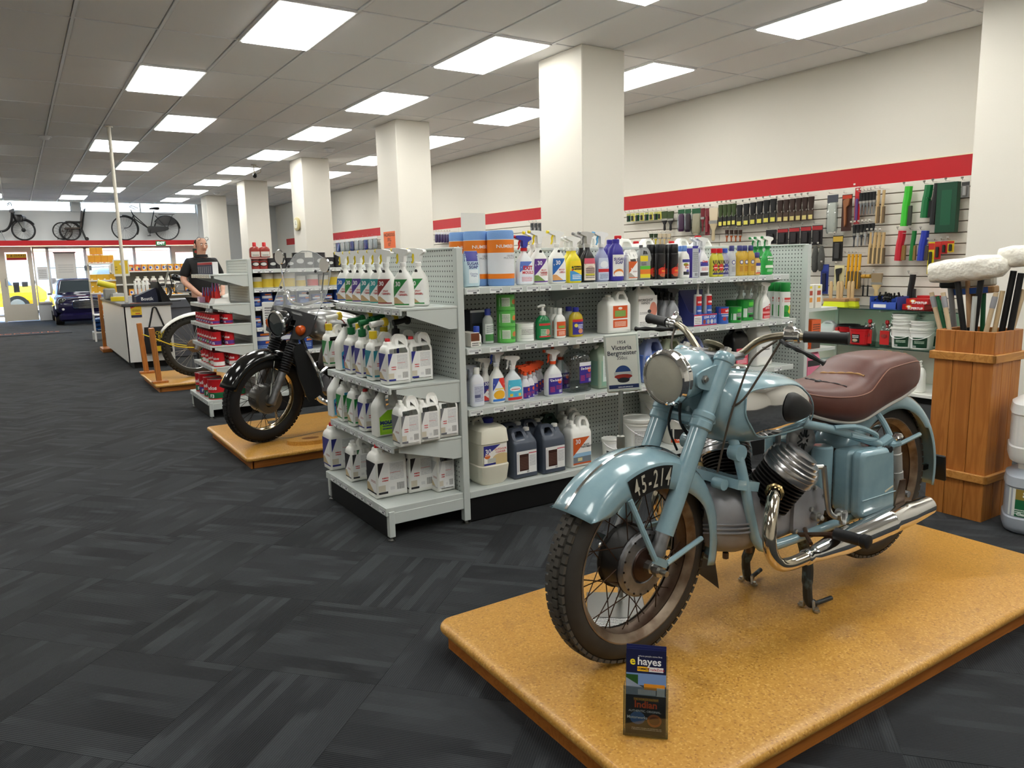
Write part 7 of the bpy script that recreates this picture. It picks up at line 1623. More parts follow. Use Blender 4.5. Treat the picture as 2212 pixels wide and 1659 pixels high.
for sgn in (-1, 1):
 y = sgn*.095
 f = Q('fork_slider', MB().lathe([(.026, 0), (.03, .01), (.028, .03), (.027, .26)], 18, along((-.02, y, .29), (.085, y, .52))), M_alu)
 gp = []
 for k in range(12): gp += [(.033+.002*(k/12), .018*k), (.041, .018*k+.009)]
 Q('fork_gaiter', MB().lathe(gp+[(.036, .22)], 20, along((.08, y, .505), (.17, y, .71))), M_blk, f)
 Q('fork_upper', MB().tube([(.16, y, .69), (.26, y, .93)], .03, 14), M_blk, f)
 Q('mudguard_stay', MB().tube([(-.02, sgn*.085, .33), (.02, sgn*.08, .59)], .007), M_chrome, f)
 iy = sgn*.17
 i_ = Q('indicator', MB().lathe([(0, -.04), (.022, -.036), (.034, -.02), (.037, 0), (.034, .016), (.02, .026), (0, .028)], 20, along((.17, iy, .80), (.1, iy, .79))), M_orange)
 Q('stalk', MB().tube([(.17, sgn*.08, .82), (.17, iy, .80)], .006), M_chrome, i_)
H2 = along((.10, 0, .825), (.0, 0, .815))
hd2 = Q('headlamp', MB().lathe([(.0, -.15), (.05, -.14), (.08, -.09), (.09, -.03), (.09, 0)], 32, H2), M_gloss)
Q('rim', MB().lathe([(.09, -.012), (.094, -.004), (.092, .008), (.082, .012)], 36, H2, cap=False), M_chrome, hd2); Q('reflector', MB().lathe([(0, -.05), (.05, -.03), (.083, .004)], 28, H2), M_chrome, hd2); Q('lens', MB().lathe([(.083, .006), (.05, .018), (0, .024)], 28, H2), M_clear, hd2)
SW = Matrix.Rotation(rad(24), 4, 'Y')
M_screen = mat('screen_haze', (226, 228, 226), .12, alpha=.2)  # faint pale colour stands in for glare and haze on the clear screen
def scr(poly, th=.004):
 me = MB(); n = len(poly)
 for q in (-th/2, th/2): me.v += [tuple(Tm(.19, 0, .90) @ SW @ Vector((q-.25*(y/.3)**2*-.3, y, z))) for y, z in poly]
 me.f += [tuple(range(n)), tuple(range(2*n-1, n-1, -1))]+[(i, i+n, (i+1) % n+n, (i+1) % n) for i in range(n)]
 return me
sp_ = Q('windscreen', scr([(-.24, .0), (-.12, .0), (0, .0), (.12, 0), (.24, .0), (.26, .2), (.24, .34), (.17, .42), (.08, .45), (0, .455), (-.08, .45), (-.17, .42), (-.24, .34), (-.26, .2)]), M_screen)
Q('lower_panel', scr([(-.25, .03), (-.25, -.1), (-.2, -.16), (-.12, -.17), (-.11, -.04), (.11, -.04), (.12, -.17), (.2, -.16), (.25, -.1), (.25, .03), (.12, .03), (0, .03), (-.12, .03)], .006), mat('matt_black_panel', (36, 36, 37), .55), sp_)
Q('screen_edge', MB().tube([tuple(Tm(.19, 0, .90) @ SW @ Vector((.25*(y/.3)**2*.3, y, z))) for y, z in [(-.24, .0), (-.26, .2), (-.24, .34), (-.17, .42), (-.08, .45), (0, .455), (.08, .45), (.17, .42), (.24, .34), (.26, .2), (.24, .0)]], .003, 6), pm((150, 154, 154), .3), sp_)
for y, z in ((-.15, .32), (.15, .32), (-.15, .16), (.15, .16)): Q('screen_knob', MB().lathe([(.01, 0), (.01, .008), (0, .012)], 10, Tm(.19, 0, .90) @ SW @ Tm(-.004, y, z) @ Rm(-pi/2, 'Y')), M_blk, sp_)
hb2 = Q('handlebar', MB().tube(smooth_path([(.52, -.40, .96), (.44, -.33, .985), (.34, -.2, 1.0), (.28, -.08, .96), (.27, 0, .95), (.28, .08, .96), (.34, .2, 1.0), (.44, .33, .985), (.52, .40, .96)]), .011, 10), M_chrome)
for sgn in (-1, 1):
 Q('grip', MB().tube([(.43, sgn*.32, .985), (.53, sgn*.41, .955)], .017, 12), M_blk, hb2); Q('lever', MB().tube([(.38, sgn*.26, .98), (.44, sgn*.38, .955)], .006), M_chrome, hb2)
 Q('mirror', MB().lathe([(.0, 0), (.05, .004), (.055, .012), (.0, .02)], 20, along((.3, sgn*.25, 1.25), (.34, sgn*.25, 1.25))).tube([(.32, sgn*.2, 1.0), (.31, sgn*.25, 1.24)], .005), M_chrome, hb2)
SM2 = Tm(.335, 0, .9) @ Matrix.Rotation(.36, 4, AX) @ Tm(-.335, 0, -.9)
for o in list(b2.children): o.matrix_basis = SM2 @ o.matrix_basis
TK2 = XLoft([(.33, .05, .05, 2.2, .80), (.345, .1, .085, 2.4, .80), (.40, .14, .11, 2.6, .79), (.50, .155, .115, 2.6, .785), (.62, .14, .1, 2.6, .775), (.72, .1, .075, 2.4, .765), (.76, .04, .04, 2.2, .76)])
tk2 = Q('fuel_tank', TK2.mesh(32, 4), mat('silver_tank', (176, 176, 174), .25, .7))
Q('tank_roundel', MB().tube([(.5+.075*cos(a), -TK2.side(.5+.075*cos(a), .785+.06*sin(a))-.002, .785+.06*sin(a)) for a in [2*pi*k/24 for k in range(24)]], .004, 6, closed=True), pm((120, 26, 30), .35), tk2)
Q('filler_cap', MB().lathe([(.03, 0), (.033, .012), (0, .016)], 20, Tm(.5, 0, .9)), M_chrome, tk2)
Q('seat', XLoft([(.72, .09, .04, 2.6, .79), (.8, .12, .05, 3, .78), (1.1, .13, .06, 3, .79), (1.35, .11, .05, 3, .8), (1.42, .06, .03, 2.5, .8)]).mesh(28, 3), M_blk)
Q('engine', MB().loft([(.3, .1, .14, 4, .52), (.45, .13, .16, 4, .55), (.6, .12, .16, 4, .58), (.66, .1, .12, 4, .58)], 28).mesh('e', 40), M_dark).location = (0, 0, 0)
Q('crankcase', MB().box((.6, 0, .37), (.4, .28, .2), None, .05), M_castalu)
for sgn in (-1, 1):
 Q('leg_shield', MB().prism(round_poly([(.17, .66), (.24, .69), (.33, .50), (.36, .33), (.26, .27), (.20, .45)], .15, 2), .03, Tm(0, sgn*.2, 0)), M_black)
 Q('crash_bar', MB().tube(smooth_path([(.22, sgn*.06, .68), (.26, sgn*.2, .64), (.31, sgn*.27, .5), (.34, sgn*.27, .38)]), .012, 10), M_chrome)
 Q('frame_tube', MB().tube(smooth_path([(.27, sgn*.03, .78), (.3, sgn*.1, .6), (.38, sgn*.12, .3), (.5, sgn*.13, .24), (.95, sgn*.13, .26), (1.35, sgn*.11, .31)]), .016, 10).tube([(.3, sgn*.03, .84), (.8, sgn*.1, .72), (1.3, sgn*.13, .62)], .015, 10), M_black)
 Q('exhaust', MB().tube(smooth_path([(.45, sgn*.1, .5), (.33, sgn*.16, .42), (.36, sgn*.17, .27), (.6, sgn*.19, .22), (1.0, sgn*.2, .25)]), .02, 10).lathe([(.03, 0), (.045, .08), (.045, .5), (.035, .56)], 18, along((.95, sgn*.2, .245), (1.5, sgn*.2, .3))), M_chrome)
 Q('rear_shock', MB().tube([(1.33, sgn*.14, .33), (1.25, sgn*.14, .66)], .025, 12), M_chrome)
wheel(b2, 'rear_', (1.38, 0, .31), .31, .05, .225, mat('black_tyre', (24, 23, 23), .7), M_chrome, M_dark, M_castalu, 24, .085, .05)
solidify(Q('rear_mudguard', fender(MB(), (1.38, .31), .35, .075, rad(160), rad(-5), lambda a: .29, 24), M_gloss), .003)
# timber wheel rest, cable and little sign stand on that platform
wc = T('timber_template', 'round ended timber plank lying on the black motorcycle platform', 'timber', (1.62, 5.12, .085), rad(-8))
O('plank', MB().loft([(0, .16, .1, 2), (.028, .16, .1, 2)], 36), M_chip, wc); O('tail', MB().box((.3, .02, .014), (.4, .12, .028), None, .004), M_chip, wc); O('recess', MB().loft([(.0282, .06, .035, 2), (.0286, .06, .035, 2)], 24), pm((120, 76, 34), .6), wc); O('recess', MB().loft([(.0282, .03, .02, 2, .3, .02), (.0286, .03, .02, 2, .3, .02)], 20), pm((120, 76, 34), .6), wc)
tag(O('tie_wire', MB().tube(smooth_path([(1.42, 5.32, .12), (1.5, 5.28, .1), (1.7, 5.35, .092), (2.3, 5.55, .09)]), .0025, 6), M_steel), 'thin steel wire tying the black motorcycle front wheel to its platform', 'wire')
tt = T('info_sign', 'narrow white sign on a thin stand beside the black motorcycle headlamp', 'sign', (1.62, 5.95, .085), rad(-20))
O('pole', MB().tube([(0, 0, .0), (0, 0, .72)], .008).lathe([(.07, 0), (.07, .006), (.01, .01)], 18), M_steel, tt); O('plate', MB().box((0, 0, .83), (.09, .01, .24), None, .003), M_white, tt); O('print', MB().grid([(x, -.0055, z) for z in (.72, .94) for x in (-.04, .04)], 2, 2), label_mat('slimsign', (236, 236, 232), [('t', .15, .3, .85, .9, 7, (70, 70, 74))]), tt)
# ================================================================= dirt bike on its platform
plat2 = platform(1.14, 3.2, 8.74, 9.95, .085, 'timber platform with two posts under the dirt bike', rnd=.02)
for i, y in enumerate((8.92, 9.88)):
 t = T('timber_post', '%s upright timber post at the front of the dirt bike platform' % ('near', 'far')[i], 'post', (1.2, y, .085))
 O('post', MB().box((0, 0, 0), (.055, .055, .6), Matrix.Rotation(-.05, 3, 'Y'), .006), M_rimu, t, (-.012, 0, .3)); O('foot_block', MB().box((.01, 0, .012), (.16, .1, .024), None, .003), M_rimu, t)
b3 = T('dirt_bike', 'dirt bike with knobbly tyre and white mudguard behind the red tins', 'motorcycle', (1.64, 9.2, .099))
w3 = wheel(b3, 'front_', (0, 0, .335), .335, .042, .268, mat('knobbly_rubber', (48, 46, 40), .85), M_steel, M_steel, mat('brown_hub', (130, 106, 80), .4, .5), 28, .07, .04, 'knob', .022)
def D(n, mb, m): return O(n, mb, m, b3)
for sgn in (-1, 1): D('fork_leg', MB().tube([(-.0, sgn*.085, .3), (.1, sgn*.085, .52)], .027, 14).tube([(.1, sgn*.085, .52), (.3, sgn*.085, .95)], .021, 14), M_alu)
rows = []
for k in range(17):
 a = rad(152-112*k/16)
 for j in range(7): rows.append((.08+.47*cos(a)*1.0, -.065*(1-.5*abs(k-8)/8)*(1-j/3), .36+.36*sin(a)-.03*((j-3)/3)**2))
solidify(D('white_mudguard', MB().grid(rows, 7, 17), pm((236, 234, 226), .3)), .004)
D('handlebar', MB().tube(smooth_path([(.42, -.4, 1.05), (.36, -.15, 1.06), (.32, 0, 1.0), (.36, .15, 1.06), (.42, .4, 1.05)]), .011), M_steel); D('tank', XLoft([(.35, .05, .05, 2.4, .84), (.45, .12, .1, 2.6, .82), (.65, .12, .09, 2.6, .8), (.75, .06, .05, 2.4, .79)]).mesh(24, 3), pm((236, 234, 226), .3)); D('seat', XLoft([(.7, .08, .04, 3, .82), (1.0, .1, .045, 3, .84), (1.35, .08, .04, 3, .86)]).mesh(20, 2), M_blk)
D('engine', MB().box((.55, 0, .45), (.34, .24, .34), None, .05), M_castalu); D('frame', MB().tube([(.28, 0, .85), (.4, 0, .4), (.7, 0, .28), (.8, 0, .8)], .025), pm((236, 234, 226), .35))
wheel(b3, 'rear_', (1.36, 0, .33), .33, .045, .25, mat('knobbly_rubber', (48, 46, 40), .85), M_steel, M_steel, M_alu, 20, .06, .04, 'knob', .022)
for i, (a, b_) in enumerate((((1.2, 9.85, .55), (1.64, 9.26, .42)), ((1.2, 8.95, .57), (1.64, 9.12, .42)))): tag(O('tie_rope', MB().tube(smooth_path([a, ((a[0]+b_[0])/2, (a[1]+b_[1])/2, .46), b_]), .006, 6), pm((226, 200, 40), .6)), 'yellow rope from the %s timber post to the dirt bike hub' % ('far', 'near')[i], 'rope')
# ================================================================= sales counter
ct = T('sales_counter', 'white sales counter with dark worktop edge and ceiling pole', 'counter', (1.155, 11.1, 0))
O('front_panel', MB().box((.285, .01, .46), (.57, .02, .74), None, .003), M_white, ct); O('side_panel', MB().box((.01, 1.45, .46), (.02, 2.9, .74), None, .003), M_white, ct); O('back_panel', MB().box((.56, 1.45, .46), (.02, 2.86, .74)), M_white, ct); O('kick', MB().box((.3, 1.45, .045), (.46, 2.7, .09)), M_black, ct)
O('worktop', MB().box((.285, 1.45, .85), (.62, 2.95, .04), None, .006), mat('grey_worktop', (66, 66, 68), .5), ct)
tag(O('ceiling_pole', MB().tube([(1.24, 11.48, .871), (1.24, 11.48, ZC+.005)], .022, 16).lathe([(.05, 0), (.05, .012), (.024, .02)], 18, Tm(1.24, 11.48, ZC-.02)), pm((222, 216, 200), .4)), 'thin cream pole from the counter to the ceiling', 'pole')
ns = T('notice', 'red and yellow NEW notice on the counter front', 'notice', (1.30, 11.099, .69))
O('card', MB().box((0, -.002, .09), (.13, .003, .19)), pm((226, 190, 40), .5), ns); O('print', MB().grid([(x, -.0042, z) for z in (-.004, .184) for x in (-.064, .064)], 2, 2), label_mat('newnotice', (228, 190, 40), [('h', -.25, 1, .62, (200, 40, 50)), ('r', 0, .0, 1, .16, (30, 44, 90)), ('t', .12, .4, .88, .56, 3, (90, 60, 30)), ('r', .4, .22, .85, .3, (200, 90, 50))]), ns); O('lettering', text_mb('NEW', .045, 0, .15, y=-.0045, bold=.02, lift=0), pm((245, 240, 240), .5), ns)
bg_ = T('shopping_bag', 'black tote bag with yellow lettering hanging on the counter front', 'bag', (1.52, 11.06, .20))
O('bag', MB().loft([(0, .17, .03, 5), (.02, .175, .035, 5), (.33, .15, .018, 5), (.35, .15, .006, 5)], 24), pm((22, 21, 22), .8), bg_); O('handle', MB().tube([(-.09, 0, .34), (-.02, .01, .6), (.0, .012, .61), (.02, .01, .6), (.1, 0, .34)], .011, 8), pm((22, 21, 22), .8), bg_)
O('lettering', text_mb('PROUD\nTO BE A\nLOCAL', .062, .01, .22, y=-.034, lift=.002, line=.8), pm((226, 200, 40), .6), bg_); O('patch', MB().box((.02, -.0365, .06), (.2, .002, .07)), pm((226, 190, 40), .6), bg_)
bs = T('counter_display', 'navy cardboard display lettered Bostik on the counter', 'display', (1.45, 11.35, .871))
O('box', MB().prism([(-.12, 0), (.15, 0), (.15, .2), (-.12, .08)], .2), pm((30, 36, 60), .5), bs); O('lettering', text_mb('Bostik', .06, .015, .045, y=-.101, lift=.001, bold=.02), pm((236, 236, 236), .5), bs)
for i in range(4): flask(.04, .04, .17, WHT, WHT, None, shoulder=.9).place('white bottle standing in the navy display, %s from the left' % ORD[i], (1.38+.05*i, 11.62, .971), 0, 'white bottles on the counter')
tag(O('bottle_riser', MB().box((1.45, 11.62, .92), (.24, .12, .1), None, .003), pm((40, 46, 70), .5)), 'navy riser carrying the white bottles on the counter', 'riser')
lp = T('laptop', 'open black laptop at the end of the counter', 'laptop', (1.72, 11.3, .871), rad(10))
O('screen', MB().prism([(-.12, .01), (-.11, .005), (-.0, 0), (-.14, .27), (-.155, .27)], .3, Rm(.0, 'Z')), M_black, lp); O('keyboard', MB().box((.05, 0, .008), (.16, .3, .014), None, .003), M_black, lp)
for i, (x, y, w, h, c, r) in enumerate(((1.22, 12.2, .2, .06, (226, 200, 40), 0), (1.25, 12.6, .16, .1, (196, 196, 190), .2))): carton(w, .12, h, c).place('%s on the left of the counter' % ('flat yellow packet', 'grey wrapped packet')[i], (x, y, .871), r)
tag(O('yellow_roll', MB().lathe([(.04, 0), (.045, .006), (.045, .23), (.04, .236)], 18, Tm(1.13, 12.75, 1.1) @ Rm(pi/2+.3, 'Y') @ Tm(0, 0, -.12)), label_mat('yroll', (220, 206, 40), [])), 'yellow roll resting above the grey packet on the counter', 'roll')
tag(O('roll_packet', MB().box((1.16, 12.75, .96), (.16, .14, .17), None, .02), pm((150, 150, 144), .6)), 'crumpled grey packet under the yellow roll on the counter', 'packet')
pl = T('timber_plinth', 'brown timber post and plinth at the far end of the counter', 'post', (1.08, 14.1, 0))
O('post', MB().box((.06, .1, .47), (.05, .05, .9), None, .004), M_rimu, pl); O('plinth', MB().box((.06, -.1, .03), (.14, .5, .06), None, .004), M_rimu_d, pl)
# small chopper on its stand behind the counter
ch = T('chopper_bike', 'small black and chrome chopper motorcycle on a bench behind the counter', 'motorcycle', (1.85, 12.4, .862))
wheel(ch, 'front_', (0, 0, .12), .12, .022, .08, M_rubber, M_chrome, M_chrome, M_chrome, 12, .02, .02, 'none', .014); wheel(ch, 'rear_', (.46, 0, .12), .12, .03, .075, M_rubber, M_chrome, M_chrome, M_chrome, 12, .02, .02, 'none', .018)
for nm, mb, m in (('fork', MB().tube([(0, -.035, .12), (.09, -.035, .42)], .008).tube([(0, .035, .12), (.09, .035, .42)], .008), M_chrome), ('handlebar', MB().tube(smooth_path([(.1, -.13, .46), (.07, -.1, .5), (.09, 0, .43), (.07, .1, .5), (.1, .13, .46)]), .006), M_chrome), ('tank', XLoft([(.12, .02, .03, 2.2, .33), (.18, .045, .05, 2.4, .32), (.3, .03, .03, 2.4, .28)]).mesh(18, 3), M_gloss), ('seat', XLoft([(.3, .03, .02, 2.4, .25), (.4, .045, .025, 2.6, .23), (.5, .03, .02, 2.4, .27)]).mesh(16, 2), M_blk), ('engine', MB().box((.23, 0, .17), (.14, .09, .14), None, .02), M_pol), ('exhaust', MB().tube(smooth_path([(.2, -.05, .2), (.16, -.06, .12), (.3, -.06, .09), (.52, -.06, .1)]), .013), M_chrome), ('frame', MB().tube([(.1, 0, .38), (.14, 0, .1), (.46, 0, .12)], .01), M_black), ('tail_lamp', MB().lathe([(.02, 0), (.014, .02), (0, .022)], 12, Tm(.56, 0, .2)), pm((190, 20, 24), .2)), ('rear_mudguard', fender(MB(), (.46, .12), .14, .035, rad(140), rad(0), lambda a: .12, 14), M_gloss)): O(nm, mb, m, ch)
tag(O('display_bench', MB().box((2.22, 12.4, .80), (.9, .5, .12), None, .006).box((2.22, 12.4, .38), (.8, .44, .74)), mat('bench_grey', (96, 98, 104), .3, .3)), 'grey bench carrying the small chopper behind the counter', 'bench')
# ================================================================= the man behind the dirt bike
def skin(name, V, E, m, parent, root=0, sub=2):
 me = bpy.data.meshes.new(name); me.from_pydata([v[:3] for v in V], E, []); o = bpy.data.objects.new(name, me); COL.objects.link(o); o.parent = parent
 md = o.modifiers.new('skin', 'SKIN'); md.use_smooth_shade = True
 if not me.skin_vertices: me.attributes  # layer is made with the modifier
 for i, v in enumerate(V):
  sv = me.skin_vertices[0].data[i]; sv.radius = (v[3], v[4] if len(v) > 4 else v[3]); sv.use_root = i == root
 s_ = o.modifiers.new('sub', 'SUBSURF'); s_.levels = sub; s_.render_levels = sub
 me.materials.append(m); return o
man = T('person', 'balding man in a black shirt with glasses pushed up, looking down behind the counter', 'person', (2.02, 10.35, 0), .22)
M_skin = mat('skin_tone', (216, 170, 146), .5, var=(30, (206, 156, 132), .3, .7)); M_shirt = mat('black_shirt', (24, 24, 26), .8)
V = [(0, 0, .95, .14, .1), (0, 0, 1.15, .14, .1), (0, .0, 1.32, .15, .1), (0, -.005, 1.44, .06), (0, -.025, 1.50, .052), (0, -.045, 1.565, .066, .08), (0, -.035, 1.64, .068, .085), (0, -.03, 1.69, .045, .06), (0, -.085, 1.535, .042, .04),
 (-.165, 0, 1.375, .055), (-.25, .02, 1.16, .043), (-.15, -.19, .985, .03), (-.12, -.24, .965, .034, .02), (.165, 0, 1.375, .055), (.26, .02, 1.14, .043), (.17, -.17, 1.0, .03), (.14, -.22, .97, .034, .02),
 (-.09, 0, .9, .085), (-.1, -.01, .5, .06), (-.1, .0, .09, .042), (.09, 0, .9, .085), (.1, -.01, .5, .06), (.1, 0, .09, .042)]
E_ = [(0, 1), (1, 2), (2, 3), (3, 4), (4, 5), (5, 6), (6, 7), (5, 8), (2, 9), (9, 10), (10, 11), (11, 12), (2, 13), (13, 14), (14, 15), (15, 16), (0, 17), (17, 18), (18, 19), (0, 20), (20, 21), (21, 22)]
for w_, sg in ((12, -1), (16, 1)):
 bx_, by_, bz_ = V[w_][:3]
 for k in range(4):
  i0 = len(V); o_ = (k-1.5)*.017
  V += [(bx_+o_, by_-.035, bz_-.004, .0095), (bx_+o_, by_-.06-.006*(1.5-abs(k-1.5)), bz_-.014, .0085), (bx_+o_, by_-.08-.008*(1.5-abs(k-1.5)), bz_-.03, .007)]; E_ += [(w_, i0), (i0, i0+1), (i0+1, i0+2)]
 i0 = len(V); V += [(bx_-sg*.032, by_-.01, bz_-.004, .01), (bx_-sg*.045, by_-.035, bz_-.012, .008)]; E_ += [(w_, i0), (i0, i0+1)]
skin('body', V, E_, M_skin, man)
shirt = skin('shirt', [(0, 0, .93, .175, .135), (0, 0, 1.12, .18, .135), (0, 0, 1.28, .165, .125), (0, .0, 1.42, .08), (-.165, 0, 1.375, .075), (-.245, .02, 1.19, .062), (.165, 0, 1.375, .075), (.25, .02, 1.18, .062)], [(0, 1), (1, 2), (2, 3), (2, 4), (4, 5), (2, 6), (6, 7)], M_shirt, man)
O('collar', MB().lathe([(.072, 0), (.085, .0), (.078, .035), (.066, .03)], 20, Tm(0, -.005, 1.445)), M_shirt, shirt)
skin('trousers', [(0, 0, .93, .16, .125), (-.095, 0, .86, .1), (-.1, -.01, .5, .08), (-.1, 0, .1, .065), (.095, 0, .86, .1), (.1, -.01, .5, .08), (.1, 0, .1, .065)], [(0, 1), (1, 2), (2, 3), (0, 4), (4, 5), (5, 6)], mat('black_trousers', (20, 20, 22), .8), man)
for sg in (-1, 1): O('shoe', MB().loft([(0, .05, .13, 3, 0, -.05), (.03, .05, .13, 3, 0, -.05), (.07, .04, .08, 2.4, 0, -.01), (.1, .04, .05, 2, 0, .02)], 20), M_black, man, (sg*.1, 0, 0))
hr = []
for k in range(9):
 for j in range(9):
  a = rad(20+140*j/8); e_ = rad(-25+62*k/8); hr.append((.078*cos(a)*cos(e_), -.035+.098*sin(a)*cos(e_)+.004, 1.61+.088*sin(e_)))
solidify(O('hair', MB().grid(hr, 9, 9), mat('grey_hair', (92, 82, 74), .8), man), .006)
O('nose', MB().add([(-.006, -.118, 1.60), (.006, -.118, 1.60), (-.016, -.118, 1.558), (.016, -.118, 1.558), (0, -.145, 1.565), (0, -.122, 1.602)], [(0, 2, 4, 5), (1, 5, 4, 3), (2, 3, 4), (0, 5, 1)]) or MB().loft([(1.553, .016, .018, 2, 0, -.122), (1.562, .017, .024, 2, 0, -.124), (1.6, .008, .01, 2, 0, -.118)], 10), M_skin, man)
for sg in (-1, 1):
 O('ear', MB().lathe([(0, -.012), (.024, -.008), (.028, 0), (.018, .008), (0, .006)], 14, Tm(sg*.076, -.02, 1.585) @ Rm(pi/2, 'Y') @ Matrix.Diagonal((1.2, .8, 1, 1))), M_skin, man)
 e_ = O('eye', MB().lathe([(0, -.009), (.008, -.005), (.009, 0), (.008, .005), (0, .009)], 12, Tm(sg*.029, -.112, 1.598)), pm((226, 220, 214), .3), man); O('iris', MB().lathe([(.0045, 0), (0, .001)], 10, along((sg*.029, -.1205, 1.596), (sg*.029, -.14, 1.59))), pm((50, 40, 34), .3), e_)
 O('eyebrow', MB().tube([(sg*.014, -.122, 1.614), (sg*.03, -.121, 1.619), (sg*.044, -.110, 1.613)], .004, 6), mat('grey_hair', (92, 82, 74), .8), man)
O('mouth', MB().tube([(-.022, -.118, 1.532), (0, -.128, 1.533), (.022, -.118, 1.532)], .0045, 6), pm((160, 92, 84), .5), man)
gls = tag(O('spectacles', MB().tube([(-.05+.022*cos(a), -.098+.0*a, 1.675+.02*sin(a)) for a in [2*pi*k/14 for k in range(14)]], .002, 6, closed=True).tube([(.05+.022*cos(a), -.098, 1.675+.02*sin(a)) for a in [2*pi*k/14 for k in range(14)]], .002, 6, closed=True).tube([(-.028, -.1, 1.68), (.028, -.1, 1.68)], .002).tube([(-.072, -.096, 1.675), (-.08, -.01, 1.64)], .002).tube([(.072, -.096, 1.675), (.08, -.01, 1.64)], .002), M_black), 'thin spectacles pushed up on the head of the man', 'spectacles')
gls.matrix_world = man.matrix_basis.copy(); gls.location = man.location; gls.rotation_euler = man.rotation_euler
# ================================================================= things on the ledge over the shop front
ZL = 2.137
bc = T('bicycle', 'old black roadster bicycle with skirt guard on the ledge over the shop front', 'bicycle', (2.754, YF-.22, ZL))
M_bike = mat('bicycle_black', (18, 18, 20), .35); M_tin = mat('dull_chrome', (150, 152, 156), .3, .9)
for nm, x in (('front_', 0), ('rear_', 1.098)): wheel(bc, nm, (x, 0, .34), .34, .017, .315, M_bike, M_tin, M_tin, M_tin, 24, .022, .03, 'none', .012, .0025)
for nm, mb, m in (('frame', MB().tube([(.2, 0, .86), (.28, 0, .60), (.66, 0, .3)], .015).tube([(.25, 0, .72), (.66, 0, .3)], .014).tube([(.66, 0, .3), (.8, 0, .84)], .014).tube([(.66, .04, .3), (1.098, .05, .34), (.82, .02, .7)], .009).tube([(.66, -.04, .3), (1.098, -.05, .34), (.82, -.02, .7)], .009), M_bike), ('fork', MB().tube(smooth_path([(.24, .045, .68), (.2, .045, .5), (.12, .045, .38), (0, .045, .34)]), .009).tube(smooth_path([(.24, -.045, .68), (.2, -.045, .5), (.12, -.045, .38), (0, -.045, .34)]), .009), M_bike), ('handlebar', MB().tube(smooth_path([(.36, -.26, .88), (.2, -.2, .95), (.17, 0, .92), (.2, .2, .95), (.36, .26, .88)]), .011), M_tin), ('saddle', XLoft([(.68, .03, .02, 2.4, .89), (.78, .05, .03, 2.4, .9), (.9, .1, .04, 2.6, .9), (.94, .08, .03, 2.4, .9)]).mesh(18, 3), M_bike), ('chain_case', MB().prism(round_poly([(.57, .3), (.6, .4), (.7, .4), (1.14, .39), (1.14, .29), (.7, .2), (.6, .2)], .3, 3), .03, Tm(0, -.05, 0)), M_bike), ('skirt_guard', MB().prism([(.80, .5), (.86, .58), (1.0, .68), (1.15, .69), (1.3, .62), (1.4, .5), (1.25, .44), (1.0, .42)], .06), M_bike), ('carrier', MB().box((1.12, 0, .74), (.42, .12, .012)).tube([(1.28, -.05, .74), (1.1, -.05, .34)], .006), M_bike), ('pedal_crank', MB().tube([(.66, -.07, .3), (.62, -.07, .14)], .008).box((.6, -.11, .13), (.09, .07, .02)), M_bike), ('front_mudguard', fender(MB(), (0, .34), .37, .03, rad(95), rad(-30), lambda a: .355, 16), M_bike), ('rear_mudguard', fender(MB(), (1.098, .34), .37, .03, rad(150), rad(0), lambda a: .355, 16), M_bike)): O(nm, mb, m, bc)
wh = T('wheelchair', 'antique wheelchair with cane back on the ledge over the shop front', 'wheelchair', (1.25, YF-.22, ZL))
M_cane = mat('cane_brown', (84, 74, 68), .7)
for y in (-.18, .18): wheel(wh, 'big_', (.16+.0*y, y, .26), .26, .018, .24, M_bike, M_cane, M_cane, M_cane, 14, .02, .02, 'none', .012, .0035)
wheel(wh, 'rear_', (-.02, .0, .26), .24, .016, .22, M_bike, M_cane, M_cane, M_cane, 14, .02, .02, 'none', .012, .0035)
for nm, mb, m in (('seat', MB().box((.22, 0, .33), (.36, .34, .04), None, .01), M_cane), ('backrest', MB().box((.45, 0, .58), (.03, .34, .46), Matrix.Rotation(.16, 3, 'Y'), .01), M_cane), ('armrest', MB().box((.25, -.18, .5), (.38, .05, .03), None, .01).box((.25, .18, .5), (.38, .05, .03), None, .01), M_bike), ('frame', MB().tube([(.44, -.16, .3), (.56, -.16, .86)], .014).tube([(.44, .16, .3), (.56, .16, .86)], .014).tube([(.44, -.16, .3), (.52, -.16, .03)], .012).tube([(.44, .16, .3), (.52, .16, .03)], .012), M_bike), ('footrest', MB().box((-.06, 0, .05), (.2, .28, .02), None, .004).tube([(.1, -.12, .3), (-.02, -.12, .06)], .012), M_bike), ('castor', MB().lathe([(.04, -.015), (.05, 0), (.04, .015)], 14, Tm(.54, 0, .05) @ Rm(pi/2, 'X')), M_bike)): O(nm, mb, m, wh)
mo = T('moped', 'vintage black moped with engine over the front wheel on the ledge', 'moped', (.337, YF-.22, ZL))
wheel(mo, 'front_', (0, 0, .28), .28, .024, .245, M_bike, M_tin, M_tin, M_bike, 20, .05, .03, 'none', .014, .0025); wheel(mo, 'rear_', (-1.05, 0, .28), .28, .024, .245, M_bike, M_tin, M_tin, M_bike, 16, .05, .03, 'none', .014, .0025)
